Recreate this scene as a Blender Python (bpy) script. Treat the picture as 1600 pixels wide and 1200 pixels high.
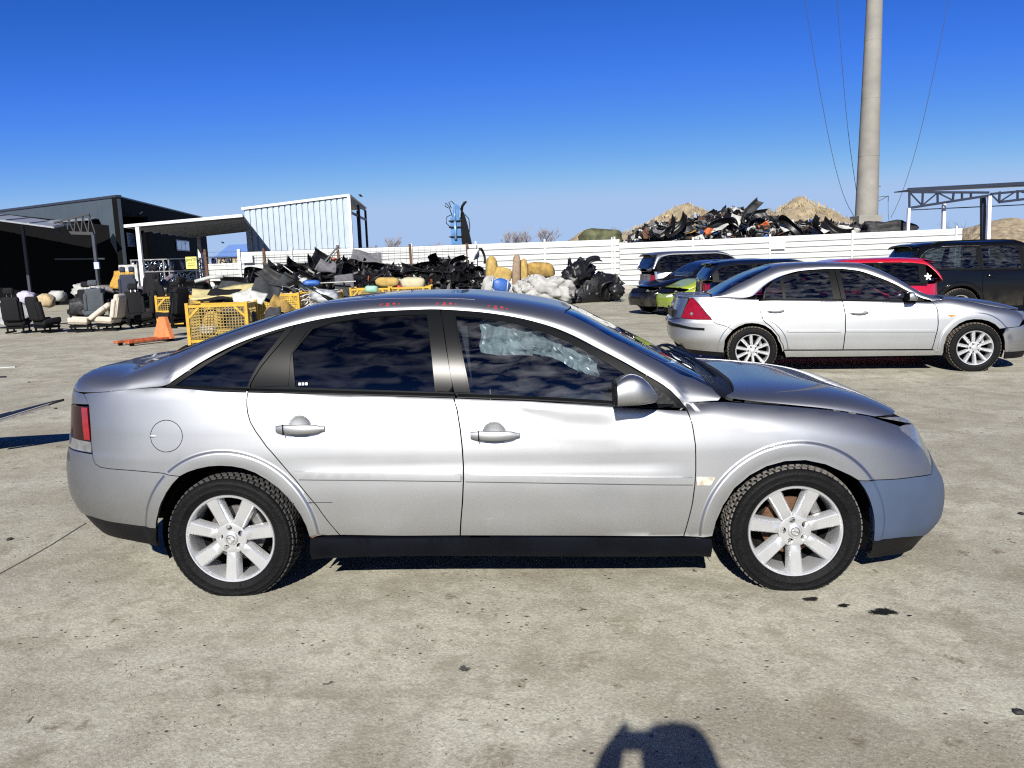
import bpy, bmesh, math, random
import numpy as np
from mathutils import Vector, Matrix, Euler
from mathutils.geometry import delaunay_2d_cdt

for _o in list(bpy.data.objects):
    bpy.data.objects.remove(_o, do_unlink=True)
SC = bpy.context.scene
COL = SC.collection
R = math.radians
random.seed(11)
RNG = np.random.default_rng(7)

# ----------------------------------------------------------------- camera, sky, sun, exposure
CAM_H, CAM_PITCH, CAM_ROLL, CAM_F = 1.57766, .15392, -.03028, 1235.238   # metres, radians, radians, px for a 1600 px wide frame
def _camera():
    cam = bpy.data.cameras.new('camera'); cam.sensor_width = 36; cam.lens = CAM_F/1600*36
    cam.clip_start = .05; cam.clip_end = 6000
    o = bpy.data.objects.new('camera', cam); COL.objects.link(o)
    c, s, p = math.cos(CAM_ROLL), math.sin(CAM_ROLL), CAM_PITCH
    rows = Matrix(((c, -s, 0), (s, c, 0), (0, 0, 1))) @ Matrix(((1, 0, 0), (0, -math.sin(p), -math.cos(p)), (0, math.cos(p), -math.sin(p))))
    right, down, fwd = rows[0], rows[1], rows[2]
    m = Matrix((right, -down, -fwd)).transposed().to_4x4()
    m.translation = (0, 0, CAM_H)
    o.matrix_world = m
    SC.camera = o
_camera()

SUN_EL, SUN_AZ = R(32), R(9)          # the sun stands behind the camera; AZ turns its light towards +x
def _light():
    w = bpy.data.worlds.new('World'); SC.world = w; w.use_nodes = True
    nt = w.node_tree; nt.nodes.clear()
    N = nt.nodes.new; L = nt.links.new
    out = N('ShaderNodeOutputWorld'); bg = N('ShaderNodeBackground'); sky = N('ShaderNodeTexSky')
    sky.sky_type = 'NISHITA'; sky.sun_disc = False; sky.sun_elevation = SUN_EL
    sky.sun_rotation = math.pi + SUN_AZ
    sky.altitude = 60; sky.air_density = .6; sky.dust_density = 0; sky.ozone_density = 8.0
    # one response curve per channel for the whole sky, as the phone that took the picture renders it
    se = N('ShaderNodeSeparateColor'); co = N('ShaderNodeCombineColor'); L(sky.outputs['Color'], se.inputs['Color'])
    for ch, pw, k in zip(('Red', 'Green', 'Blue'), SKY_POW, SKY_MUL):
        p_ = N('ShaderNodeMath'); p_.operation = 'POWER'; p_.inputs[1].default_value = pw
        q_ = N('ShaderNodeMath'); q_.operation = 'MULTIPLY'; q_.inputs[1].default_value = k
        r_ = N('ShaderNodeMath'); r_.operation = 'SMOOTH_MIN'; r_.inputs[1].default_value = SKY_CAP[ch]; r_.inputs[2].default_value = 1.6
        L(se.outputs[ch], p_.inputs[0]); L(p_.outputs[0], q_.inputs[0]); L(q_.outputs[0], r_.inputs[0]); L(r_.outputs[0], co.inputs[ch])
    # thin cirrus all over the sky on the sun's half of it (the car windows mirror it)
    tc = N('ShaderNodeTexCoord'); mp = N('ShaderNodeMapping'); mp.inputs['Scale'].default_value = (4.6, 4.6, 40.0)
    nz = N('ShaderNodeTexNoise'); nz.inputs['Scale'].default_value = 4.6; nz.inputs['Detail'].default_value = 12; nz.inputs['Distortion'].default_value = 2.4; nz.inputs['Roughness'].default_value = .62
    rp = N('ShaderNodeValToRGB'); rp.color_ramp.elements[0].position = .50; rp.color_ramp.elements[1].position = .80
    sp = N('ShaderNodeSeparateXYZ'); ra = N('ShaderNodeMapRange'); ra.inputs['From Min'].default_value = -.45; ra.inputs['From Max'].default_value = -.80
    ml = N('ShaderNodeMath'); ml.operation = 'MULTIPLY'; m6 = N('ShaderNodeMath'); m6.operation = 'MULTIPLY'; m6.inputs[1].default_value = .38
    mx = N('ShaderNodeMix'); mx.data_type = 'RGBA'; mx.inputs['B'].default_value = CIRRUS
    L(tc.outputs['Generated'], mp.inputs['Vector']); L(mp.outputs['Vector'], nz.inputs['Vector']); L(nz.outputs['Fac'], rp.inputs['Fac'])
    L(tc.outputs['Generated'], sp.inputs['Vector']); L(sp.outputs['Y'], ra.inputs['Value'])
    L(rp.outputs['Color'], ml.inputs[0]); L(ra.outputs['Result'], ml.inputs[1])
    L(ml.outputs[0], m6.inputs[0]); L(m6.outputs[0], mx.inputs['Factor']); L(co.outputs['Color'], mx.inputs['A'])
    L(mx.outputs['Result'], bg.inputs['Color']); bg.inputs['Strength'].default_value = SKY_STR
    L(bg.outputs['Background'], out.inputs['Surface'])
    sl = bpy.data.lights.new('sun', 'SUN'); sl.energy = SUN_STR; sl.angle = R(.53); sl.color = (1, .955, .88)
    so = bpy.data.objects.new('sun', sl); COL.objects.link(so)
    d = Vector((math.sin(SUN_AZ)*math.cos(SUN_EL), math.cos(SUN_AZ)*math.cos(SUN_EL), -math.sin(SUN_EL)))
    so.rotation_euler = d.to_track_quat('-Z', 'Y').to_euler(); so.location = (-2, -20, 18)
SKY_STR, SUN_STR, SKY_POW, SKY_MUL, CIRRUS = .056, 5.0, (2.2, 1.4, 1.25), (.43, .54, .86), (2.6, 3.0, 3.8, 1)
SKY_CAP = {'Red': 3.6, 'Green': 5.1, 'Blue': 7.8}      # the picture's shoulder
_light()
SC.view_settings.view_transform = 'Standard'; SC.view_settings.look = 'None'
SC.view_settings.exposure = .95; SC.view_settings.gamma = 1; SC.view_settings.use_curve_mapping = False
SC.cycles.filter_width = 1.2; SC.cycles.use_denoising = False
SC.cycles.max_bounces = 8; SC.cycles.transparent_max_bounces = 12

# ----------------------------------------------------------------- materials
MATS = {}
def mat(name, color, rough=.6, metal=0, coat=0, noise=0, nscale=8, bump=0, bscale=40, spec=None, rough_noise=0, dirt=None, sheen=0, flop=0):
    """a principled material with procedural tone, roughness and relief variation"""
    if name in MATS: return MATS[name]
    m = bpy.data.materials.new(name); m.use_nodes = True
    nt = m.node_tree; b = nt.nodes['Principled BSDF']; N = nt.nodes.new; L = nt.links.new
    b.inputs['Roughness'].default_value = rough; b.inputs['Metallic'].default_value = metal
    b.inputs['Coat Weight'].default_value = coat; b.inputs['Coat Roughness'].default_value = .04
    if sheen: b.inputs['Sheen Weight'].default_value = sheen
    if spec is not None: b.inputs['Specular IOR Level'].default_value = spec
    c = (*color, 1)
    tc = N('ShaderNodeTexCoord')
    n = N('ShaderNodeTexNoise'); n.inputs['Scale'].default_value = nscale; n.inputs['Detail'].default_value = 6
    L(tc.outputs['Object'], n.inputs['Vector'])
    k = noise or .05
    mx = N('ShaderNodeMix'); mx.data_type = 'RGBA'
    mx.inputs['A'].default_value = tuple(min(1, v*(1-k)) for v in color) + (1,)
    mx.inputs['B'].default_value = tuple(min(1, v*(1+k)) for v in color) + (1,)
    mr = N('ShaderNodeMapRange'); mr.inputs['From Min'].default_value = .3; mr.inputs['From Max'].default_value = .7
    L(n.outputs['Fac'], mr.inputs['Value']); L(mr.outputs['Result'], mx.inputs['Factor'])
    col = mx.outputs['Result']
    if dirt:
        dc, dz, amt = dirt                       # road dirt that thins out upwards from the object's own base
        sp = N('ShaderNodeSeparateXYZ'); L(tc.outputs['Object'], sp.inputs['Vector'])
        r2 = N('ShaderNodeMapRange'); r2.inputs['From Min'].default_value = dz; r2.inputs['From Max'].default_value = 0
        r2.inputs['To Min'].default_value = 0; r2.inputs['To Max'].default_value = amt
        n2 = N('ShaderNodeTexNoise'); n2.inputs['Scale'].default_value = 5; n2.inputs['Detail'].default_value = 8
        L(tc.outputs['Object'], n2.inputs['Vector'])
        ml = N('ShaderNodeMath'); ml.operation = 'MULTIPLY'
        L(sp.outputs['Z'], r2.inputs['Value']); L(r2.outputs['Result'], ml.inputs[0])
        m3 = N('ShaderNodeMapRange'); m3.inputs['From Min'].default_value = .35; m3.inputs['From Max'].default_value = .6
        L(n2.outputs['Fac'], m3.inputs['Value']); L(m3.outputs['Result'], ml.inputs[1])
        m4 = N('ShaderNodeMix'); m4.data_type = 'RGBA'; m4.inputs['B'].default_value = (*dc, 1)
        L(ml.outputs[0], m4.inputs['Factor']); L(col, m4.inputs['A']); col = m4.outputs['Result']
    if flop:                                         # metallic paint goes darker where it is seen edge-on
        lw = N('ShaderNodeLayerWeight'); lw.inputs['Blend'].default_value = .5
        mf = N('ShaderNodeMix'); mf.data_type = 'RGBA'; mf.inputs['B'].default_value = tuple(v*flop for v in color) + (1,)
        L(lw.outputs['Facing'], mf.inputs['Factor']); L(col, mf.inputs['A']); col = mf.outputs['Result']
    L(col, b.inputs['Base Color'])
    if rough_noise:
        r3 = N('ShaderNodeMapRange'); r3.inputs['To Min'].default_value = max(0, rough-rough_noise); r3.inputs['To Max'].default_value = min(1, rough+rough_noise)
        L(n.outputs['Fac'], r3.inputs['Value']); L(r3.outputs['Result'], b.inputs['Roughness'])
    if bump:
        nb = N('ShaderNodeTexNoise'); nb.inputs['Scale'].default_value = bscale; nb.inputs['Detail'].default_value = 5
        L(tc.outputs['Object'], nb.inputs['Vector'])
        bp = N('ShaderNodeBump'); bp.inputs['Strength'].default_value = bump; bp.inputs['Distance'].default_value = .02
        L(nb.outputs['Fac'], bp.inputs['Height']); L(bp.outputs['Normal'], b.inputs['Normal'])
    MATS[name] = m
    return m

def glass(name, tint, refl=1.0, dusty=0.0, rough=.0):
    """car glass: tinted see-through with a Fresnel mirror on top and a film of dust"""
    if name in MATS: return MATS[name]
    m = bpy.data.materials.new(name); m.use_nodes = True
    nt = m.node_tree; nt.nodes.clear(); N = nt.nodes.new; L = nt.links.new
    out = N('ShaderNodeOutputMaterial'); tr = N('ShaderNodeBsdfTransparent'); tr.inputs['Color'].default_value = (*tint, 1)
    gl = N('ShaderNodeBsdfGlossy'); gl.inputs['Roughness'].default_value = rough; gl.inputs['Color'].default_value = (refl, refl, refl, 1)
    fr = N('ShaderNodeFresnel'); fr.inputs['IOR'].default_value = 1.55
    mx = N('ShaderNodeMixShader'); L(fr.outputs['Fac'], mx.inputs['Fac']); L(tr.outputs['BSDF'], mx.inputs[1]); L(gl.outputs['BSDF'], mx.inputs[2])
    last = mx.outputs['Shader']
    if dusty:
        tc = N('ShaderNodeTexCoord'); mp = N('ShaderNodeMapping'); mp.inputs['Scale'].default_value = (2.2, 1, 9)
        n = N('ShaderNodeTexNoise'); n.inputs['Scale'].default_value = 3.0; n.inputs['Detail'].default_value = 9; n.inputs['Distortion'].default_value = .6
        L(tc.outputs['Object'], mp.inputs['Vector']); L(mp.outputs['Vector'], n.inputs['Vector'])
        mr = N('ShaderNodeMapRange'); mr.inputs['From Min'].default_value = .42; mr.inputs['From Max'].default_value = .72; mr.inputs['To Max'].default_value = dusty
        L(n.outputs['Fac'], mr.inputs['Value'])
        df = N('ShaderNodeBsdfDiffuse'); df.inputs['Color'].default_value = (.55, .56, .58, 1)
        m2 = N('ShaderNodeMixShader'); L(mr.outputs['Result'], m2.inputs['Fac']); L(last, m2.inputs[1]); L(df.outputs['BSDF'], m2.inputs[2])
        last = m2.outputs['Shader']
    L(last, out.inputs['Surface'])
    MATS[name] = m
    return m

M = {}
def mats():
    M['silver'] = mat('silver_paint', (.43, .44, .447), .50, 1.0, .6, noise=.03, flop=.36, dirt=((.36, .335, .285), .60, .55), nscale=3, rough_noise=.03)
    M['silver2'] = mat('pale_silver_paint', (.50, .51, .51), .45, 1.0, .6, noise=.03, flop=.5, nscale=3, dirt=((.30, .26, .2), .42, .35))
    M['primer'] = mat('blue_grey_primer', (.042, .060, .100), .45, .0, 0, noise=.08, nscale=6, spec=.4)
    M['black_paint'] = mat('black_paint', (.003, .0033, .004), .12, 0, 0, noise=.1, spec=.32, dirt=((.10, .09, .07), .70, .45))
    M['navy_paint'] = mat('navy_paint', (.003, .005, .014), .14, 0, 0, noise=.1, spec=.6)
    M['lime_paint'] = mat('lime_paint', (.26, .33, .035), .3, .2, .8, noise=.05)
    M['red_paint'] = mat('red_paint', (.36, .006, .016), .3, .1, 1, noise=.05)
    M['black_trim'] = mat('black_trim', (.004, .0045, .005), .4, 0, 0, noise=.15, nscale=14, spec=.08)
    M['satin_trim'] = mat('satin_black_trim', (.005, .0055, .006), .27, 0, 0, noise=.08, spec=.10)
    M['plastic'] = mat('black_plastic', (.006, .006, .007), .5, 0, 0, noise=.3, bump=.15, bscale=60, spec=.12)
    M['sill'] = mat('sill_plastic', (.0025, .0032, .0055), .36, 0, 0, noise=.3, nscale=7, spec=.12)
    M['tyre'] = mat('tyre_rubber', (.0045, .0045, .005), .62, 0, 0, noise=.35, nscale=12, bump=.3, bscale=70, spec=.10)
    M['tread'] = mat('dusty_tread', (.085, .080, .072), .95, 0, 0, noise=.35, nscale=30, bump=.4, bscale=120)
    M['muddy'] = mat('muddy_tyre', (.085, .072, .055), .95, 0, 0, noise=.55, nscale=9, bump=.4, bscale=90)
    M['rim'] = mat('rim_silver', (.56, .57, .575), .33, .72, .3, noise=.05, nscale=9)
    M['rim_in'] = mat('rim_barrel', (.42, .42, .42), .42, .6, 0, noise=.2, nscale=9)
    M['steel'] = mat('worn_steel', (.30, .29, .28), .38, .9, 0, noise=.25, nscale=20)
    M['rust'] = mat('rusty_iron', (.085, .040, .020), .85, .1, 0, noise=.5, nscale=14, bump=.4)
    M['cavity'] = mat('unlit_cavity_black', (.006, .006, .006), .9, 0, 0, noise=.2, spec=.1)
    M['interior'] = mat('dark_upholstery', (.022, .023, .026), .85, 0, 0, noise=.2, nscale=20, bump=.2)
    M['red_lens'] = mat('red_lens', (.17, .003, .006), .14, 0, .5, noise=.25, nscale=30)
    M['dark_lens'] = mat('dark_red_lens', (.012, .0006, .001), .15, 0, 0, noise=.3, nscale=30, spec=.3)
    M['clear_lens'] = mat('clear_lens', (.10, .105, .11), .12, 0, .6, noise=.25, nscale=40)
    M['orange_lens'] = mat('orange_lens', (.6, .16, .02), .15, 0, 1)
    M['yellowed'] = mat('weathered_lens', (.42, .38, .31), .35, 0, .3, noise=.45, nscale=40)
    M['chrome'] = mat('chrome', (.75, .76, .78), .12, 1, 0)
    M['glass'] = glass('side_glass', (.56, .63, .68), .95, .07)
    M['glass_dark'] = glass('black_tinted_glass', (.012, .014, .018), .75, .02)
    M['glass_mid'] = glass('tinted_glass', (.22, .26, .28), 1.0, .05)
    M['screen'] = glass('windscreen_glass', (.16, .20, .25), 1.0, .02)
    M['red_ink'] = mat('red_marker', (.50, .02, .03), .6)
    M['white_paint'] = mat('white_painted_metal', (.66, .67, .66), .45, 0, 0, noise=.05, nscale=4)
mats()

# ----------------------------------------------------------------- mesh helpers
def link(name, me, parent=None, mats_=None, loc=None, rot=None):
    o = bpy.data.objects.new(name, me); COL.objects.link(o)
    if mats_ is not None and me is not None and not me.materials:
        for m in (mats_ if isinstance(mats_, (list, tuple)) else [mats_]): me.materials.append(m)
    if parent is not None: o.parent = parent
    if loc is not None: o.location = loc
    if rot is not None: o.rotation_euler = rot
    return o

def tag(o, label=None, cat=None, group=None, kind=None):
    if label: o['label'] = label
    if cat: o['category'] = cat
    if group: o['group'] = group
    if kind: o['kind'] = kind
    return o

def empty(name, loc=(0, 0, 0), rz=0, parent=None):
    o = bpy.data.objects.new(name, None); COL.objects.link(o)
    o.location = loc; o.rotation_euler = (0, 0, rz); o.empty_display_size = .2
    if parent: o.parent = parent
    return o

def copy_tree(o, parent=None):
    c = o.copy(); COL.objects.link(c)
    if parent is not None: c.parent = parent
    for ch in o.children: copy_tree(ch, c)
    return c

def mesh(name, V, F, smooth=False, fm=None):
    me = bpy.data.meshes.new(name)
    me.from_pydata([tuple(map(float, v)) for v in V], [], [tuple(int(i) for i in f) for f in F])
    if smooth: me.polygons.foreach_set('use_smooth', [True]*len(me.polygons))
    if fm is not None: me.polygons.foreach_set('material_index', fm)
    me.update()
    return me

class MB:
    """collects boxes, tubes, lathes and sheets into one mesh"""
    def __init__(s): s.V = []; s.F = []; s.m = []; s.mi = 0
    def add(s, V, F):
        b = len(s.V); s.V += [tuple(v) for v in V]
        for f in F: s.F.append(tuple(b+i for i in f)); s.m.append(s.mi)
    def box(s, c, d, rot=None, bev=0):
        hx, hy, hz = d[0]/2, d[1]/2, d[2]/2
        V = [Vector((x, y, z)) for x in (-hx, hx) for y in (-hy, hy) for z in (-hz, hz)]
        if rot is not None:
            e = rot if isinstance(rot, Matrix) else Euler(rot).to_matrix()
            V = [e @ v for v in V]
        V = [v + Vector(c) for v in V]
        s.add(V, [(0, 1, 3, 2), (4, 6, 7, 5), (0, 4, 5, 1), (2, 3, 7, 6), (0, 2, 6, 4), (1, 5, 7, 3)])
    def bar(s, a, b, w, h=None, up=(0, 0, 1)):
        a, b = Vector(a), Vector(b); h = h or w
        d = (b-a).normalized(); u = Vector(up)
        if abs(d.dot(u)) > .98: u = Vector((0, 1, 0))
        x = d.cross(u).normalized(); y = x.cross(d)
        V = [p + x*sx*w/2 + y*sy*h/2 for p in (a, b) for sx, sy in ((-1, -1), (1, -1), (1, 1), (-1, 1))]
        s.add(V, [(3, 2, 1, 0), (4, 5, 6, 7), (0, 1, 5, 4), (1, 2, 6, 5), (2, 3, 7, 6), (3, 0, 4, 7)])
    def tube(s, pts, r, n=8, cap=True):
        pts = [Vector(p) for p in pts]
        rs = r if isinstance(r, (list, tuple)) else [r]*len(pts)
        ref = None; V = []
        for i, p in enumerate(pts):
            d = (pts[min(i+1, len(pts)-1)] - pts[max(i-1, 0)])
            if d.length < 1e-9: d = Vector((0, 0, 1))
            d.normalize()
            if ref is None: ref = Vector((0, 0, 1)) if abs(d.z) < .9 else Vector((1, 0, 0))
            x = d.cross(ref)
            if x.length < 1e-6: x = d.orthogonal()
            x.normalize(); y = d.cross(x); ref = y.cross(d) if False else ref
            for k in range(n):
                a = 2*math.pi*k/n
                V.append(p + (x*math.cos(a) + y*math.sin(a))*rs[i])
        F = [(i*n+k, i*n+(k+1) % n, (i+1)*n+(k+1) % n, (i+1)*n+k) for i in range(len(pts)-1) for k in range(n)]
        if cap: F += [tuple(range(n))[::-1], tuple(range((len(pts)-1)*n, len(pts)*n))]
        s.add(V, F)
    def lathe(s, prof, n=32, axis='z', c=(0, 0, 0), cap=False):
        V = []
        for r, d in prof:
            for k in range(n):
                a = 2*math.pi*k/n
                u, v = r*math.cos(a), r*math.sin(a)
                V.append((c[0]+u, c[1]+d, c[2]+v) if axis == 'y' else (c[0]+u, c[1]+v, c[2]+d))
        m = len(prof)
        F = [(i*n+k, i*n+(k+1) % n, (i+1)*n+(k+1) % n, (i+1)*n+k) for i in range(m-1) for k in range(n)]
        if axis == 'y': F = [f[::-1] for f in F]
        if cap: F += [tuple(range(n)), tuple(range((m-1)*n, m*n))]
        s.add(V, F)
    def prism(s, poly, z0, z1, M_=None):
        n = len(poly)
        V = [Vector((x, y, z)) for z in (z0, z1) for x, y in poly]
        if M_ is not None: V = [M_ @ v for v in V]
        s.add(V, [tuple(range(n))[::-1], tuple(range(n, 2*n))] + [(k, (k+1) % n, n+(k+1) % n, n+k) for k in range(n)])
    def build(s, name, m, parent=None, smooth=False, loc=None, rot=None):
        me = mesh(name, s.V, s.F, smooth, s.m if isinstance(m, (list, tuple)) else None)
        return link(name, me, parent, m, loc, rot)

def smooth_by_angle(o, deg=35):
    me = o.data
    me.polygons.foreach_set('use_smooth', [True]*len(me.polygons))
    bm = bmesh.new(); bm.from_mesh(me)
    for e in bm.edges:
        if len(e.link_faces) == 2 and e.calc_face_angle(0) > R(deg): e.smooth = False
    bm.to_mesh(me); bm.free()

def bevel(o, w, seg=2, deg=30):
    b = o.modifiers.new('bevel', 'BEVEL'); b.width = w; b.segments = seg; b.limit_method = 'ANGLE'; b.angle_limit = R(deg)
    return o
# ----------------------------------------------------------------- curves
def pchip(pts):
    """monotone cubic through (x, y) control points, clamped at both ends"""
    xs = np.array([p[0] for p in pts], float); ys = np.array([p[1] for p in pts], float)
    h = np.diff(xs); d = np.diff(ys) / h
    m = np.zeros(len(xs))
    for i in range(1, len(xs) - 1):
        if d[i-1] * d[i] > 0:
            w1 = 2*h[i] + h[i-1]; w2 = h[i] + 2*h[i-1]
            m[i] = (w1 + w2) / (w1/d[i-1] + w2/d[i])
    m[0] = d[0]; m[-1] = d[-1]
    def f(x):
        x = np.clip(np.asarray(x, float), xs[0], xs[-1])
        i = np.clip(np.searchsorted(xs, x) - 1, 0, len(xs) - 2)
        t = (x - xs[i]) / h[i]
        return (ys[i]*(1+2*t)*(1-t)**2 + h[i]*m[i]*t*(1-t)**2
                + ys[i+1]*t*t*(3-2*t) + h[i]*m[i+1]*t*t*(t-1))
    return f

def smoothstep(a, b, x):
    t = np.clip((np.asarray(x, float) - a) / (b - a), 0, 1)
    return t*t*(3-2*t)

class CarSurf:
    """one car body as two surfaces in the car's own metres: side(s, z) wraps round from the tail to the nose,
    top(x, w) spans boot, roof and bonnet.  x forward from the rear axle, near side y < 0, z up"""
    def __init__(self, S):
        self.S = S
        for k in ('W', 'zb', 'ye', 'zd', 'zc', 'roll', 'xr', 'xf'):
            setattr(self, k, pchip(S[k]))
        self.xm = S['xm']; self.n = S.get('n', 4.5); self.gh = S['gh']; self.ghx = S['ghx']
        a = np.linspace(0, np.pi/2, 4001)
        tx = np.sin(a)**(2/self.n); gy = np.cos(a)**(2/self.n)
        L = S.get('L', 2.3); ds = np.hypot(np.diff(tx)*L, np.diff(gy)*.88)
        s = np.concatenate([[0], np.cumsum(ds)]); self.slen = s[-1]
        self.s_t = s; self.tx = tx; self.gyv = gy
    def t_of_s(self, s):
        return np.sign(s)*np.interp(np.abs(s), self.s_t, self.tx), np.interp(np.abs(s), self.s_t, self.gyv)
    def s_of_x(self, x, z):
        L = np.where(x > self.xm, self.xf(z) - self.xm, self.xm - self.xr(z))
        t = (x - self.xm)/L
        return np.sign(t)*np.interp(np.minimum(np.abs(t), 1), self.tx, self.s_t)
    def ygh(self, x, z):
        a, b, c = self.gh
        h = z - self.zb(x)
        return a - b*h - c*h*h
    def side(self, s, z):
        s = np.asarray(s, float); z = np.asarray(z, float)
        t, g = self.t_of_s(s)
        x = self.xm + np.where(t > 0, self.xf(z) - self.xm, self.xm - self.xr(z))*t
        zb = self.zb(x); r = self.roll(x)
        w = g*self.W(z)
        q = np.clip((z - (zb - r))/r, 0, 1)
        y = w - np.maximum(w - self.ye(x), 0)*(1 - np.sqrt(np.maximum(1 - q*q, 0)))
        for (cx, cz, ra, wd, am) in self.S.get('flare', ()):
            d = np.hypot(x - cx, z - cz)
            y = y + am*(1 - smoothstep(ra + wd*.80, ra + wd, d))*(.75 + .25*smoothstep(ra, ra + wd*.6, d))*np.clip(g*1.3, 0, 1)*(z < zb - .02)
        for fn in self.S.get('bumps', ()):
            y = y + fn(x, z)
        inside = (x > self.ghx[0]) & (x < self.ghx[1]) & (z > zb + .004)
        y = np.where(inside, np.minimum(self.ygh(x, z), y), y)
        return np.stack([x, -y, z], -1)
    def side_gh(self, s, z):
        """the window plane above the belt, whatever z"""
        s = np.asarray(s, float); z = np.asarray(z, float)
        t, g = self.t_of_s(s)
        x = self.xm + np.where(t > 0, self.xf(z) - self.xm, self.xm - self.xr(z))*t
        return np.stack([x, -self.ygh(x, z), z + 0*x], -1)
    def edge_y(self, x):
        x = np.asarray(x, float)
        zd = self.zd(x); zb = self.zb(x)
        base = np.minimum(self.ye(x), self.t_of_s(self.s_of_x(x, zb))[1]*self.W(zb) - .006)
        k = smoothstep(0, .05, zd - zb)
        return base*(1-k) + self.ygh(x, zd)*k
    def top(self, x, w):
        """w = -1 near edge, 0 centre line, 1 far edge"""
        x = np.asarray(x, float); w = np.asarray(w, float)
        p, q = self.S.get('pq', (5.0, 1.8))
        a = np.abs(w)*np.pi/2
        zd = self.zd(x); f = np.sin(a)**(2/2.3)
        y = np.sign(w)*self.edge_y(x)*f
        z = zd + (self.zc(x) - zd)*np.maximum(0, 1 - f**p)**(1/q)
        for fn in self.S.get('topbumps', ()):
            z = z + fn(x, y)
        return np.stack([x, y, z], -1)
# ----------------------------------------------------------------- car builder
def inpoly(P, poly):
    x, y = P[:, 0], P[:, 1]; c = np.zeros(len(P), bool)
    px, py = poly[:, 0], poly[:, 1]; j = len(poly)-1
    for i in range(len(poly)):
        hit = ((py[i] > y) != (py[j] > y))
        with np.errstate(divide='ignore', invalid='ignore'):
            xs = (px[j]-px[i])*(y-py[i])/(py[j]-py[i]) + px[i]
        c ^= hit & (x < xs); j = i
    return c
def seg_dist(P, poly):
    d = np.full(len(P), 1e9); n = len(poly)
    for i in range(n):
        a, b = poly[i], poly[(i+1) % n]; ab = b-a; L2 = max(1e-12, ab@ab)
        t = np.clip(((P-a)@ab)/L2, 0, 1)
        d = np.minimum(d, np.hypot(*(P-(a+t[:, None]*ab)).T))
    return d
def area(p): return .5*np.sum(p[:, 0]*np.roll(p[:, 1], -1) - np.roll(p[:, 0], -1)*p[:, 1])
def inset(poly, d):
    p = np.array(poly, float)
    if area(p) < 0: p = p[::-1]
    n = len(p); out = []
    for i in range(n):
        a, b, c = p[i-1], p[i], p[(i+1) % n]
        e1 = (b-a)/max(1e-9, np.hypot(*(b-a))); e2 = (c-b)/max(1e-9, np.hypot(*(c-b)))
        n1 = np.array([-e1[1], e1[0]]); n2 = np.array([-e2[1], e2[0]])
        m = n1+n2; l = m@m
        m = m*2/l if l > .3 else n1
        out.append(b + m*d)
    return np.array(out)
def densify(p, h):
    out = []
    for i in range(len(p)):
        a, b = p[i], p[(i+1) % len(p)]; k = max(1, int(np.ceil(np.hypot(*(b-a))/h)))
        for t in range(k): out.append(a + (b-a)*t/k)
    return np.array(out)

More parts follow.
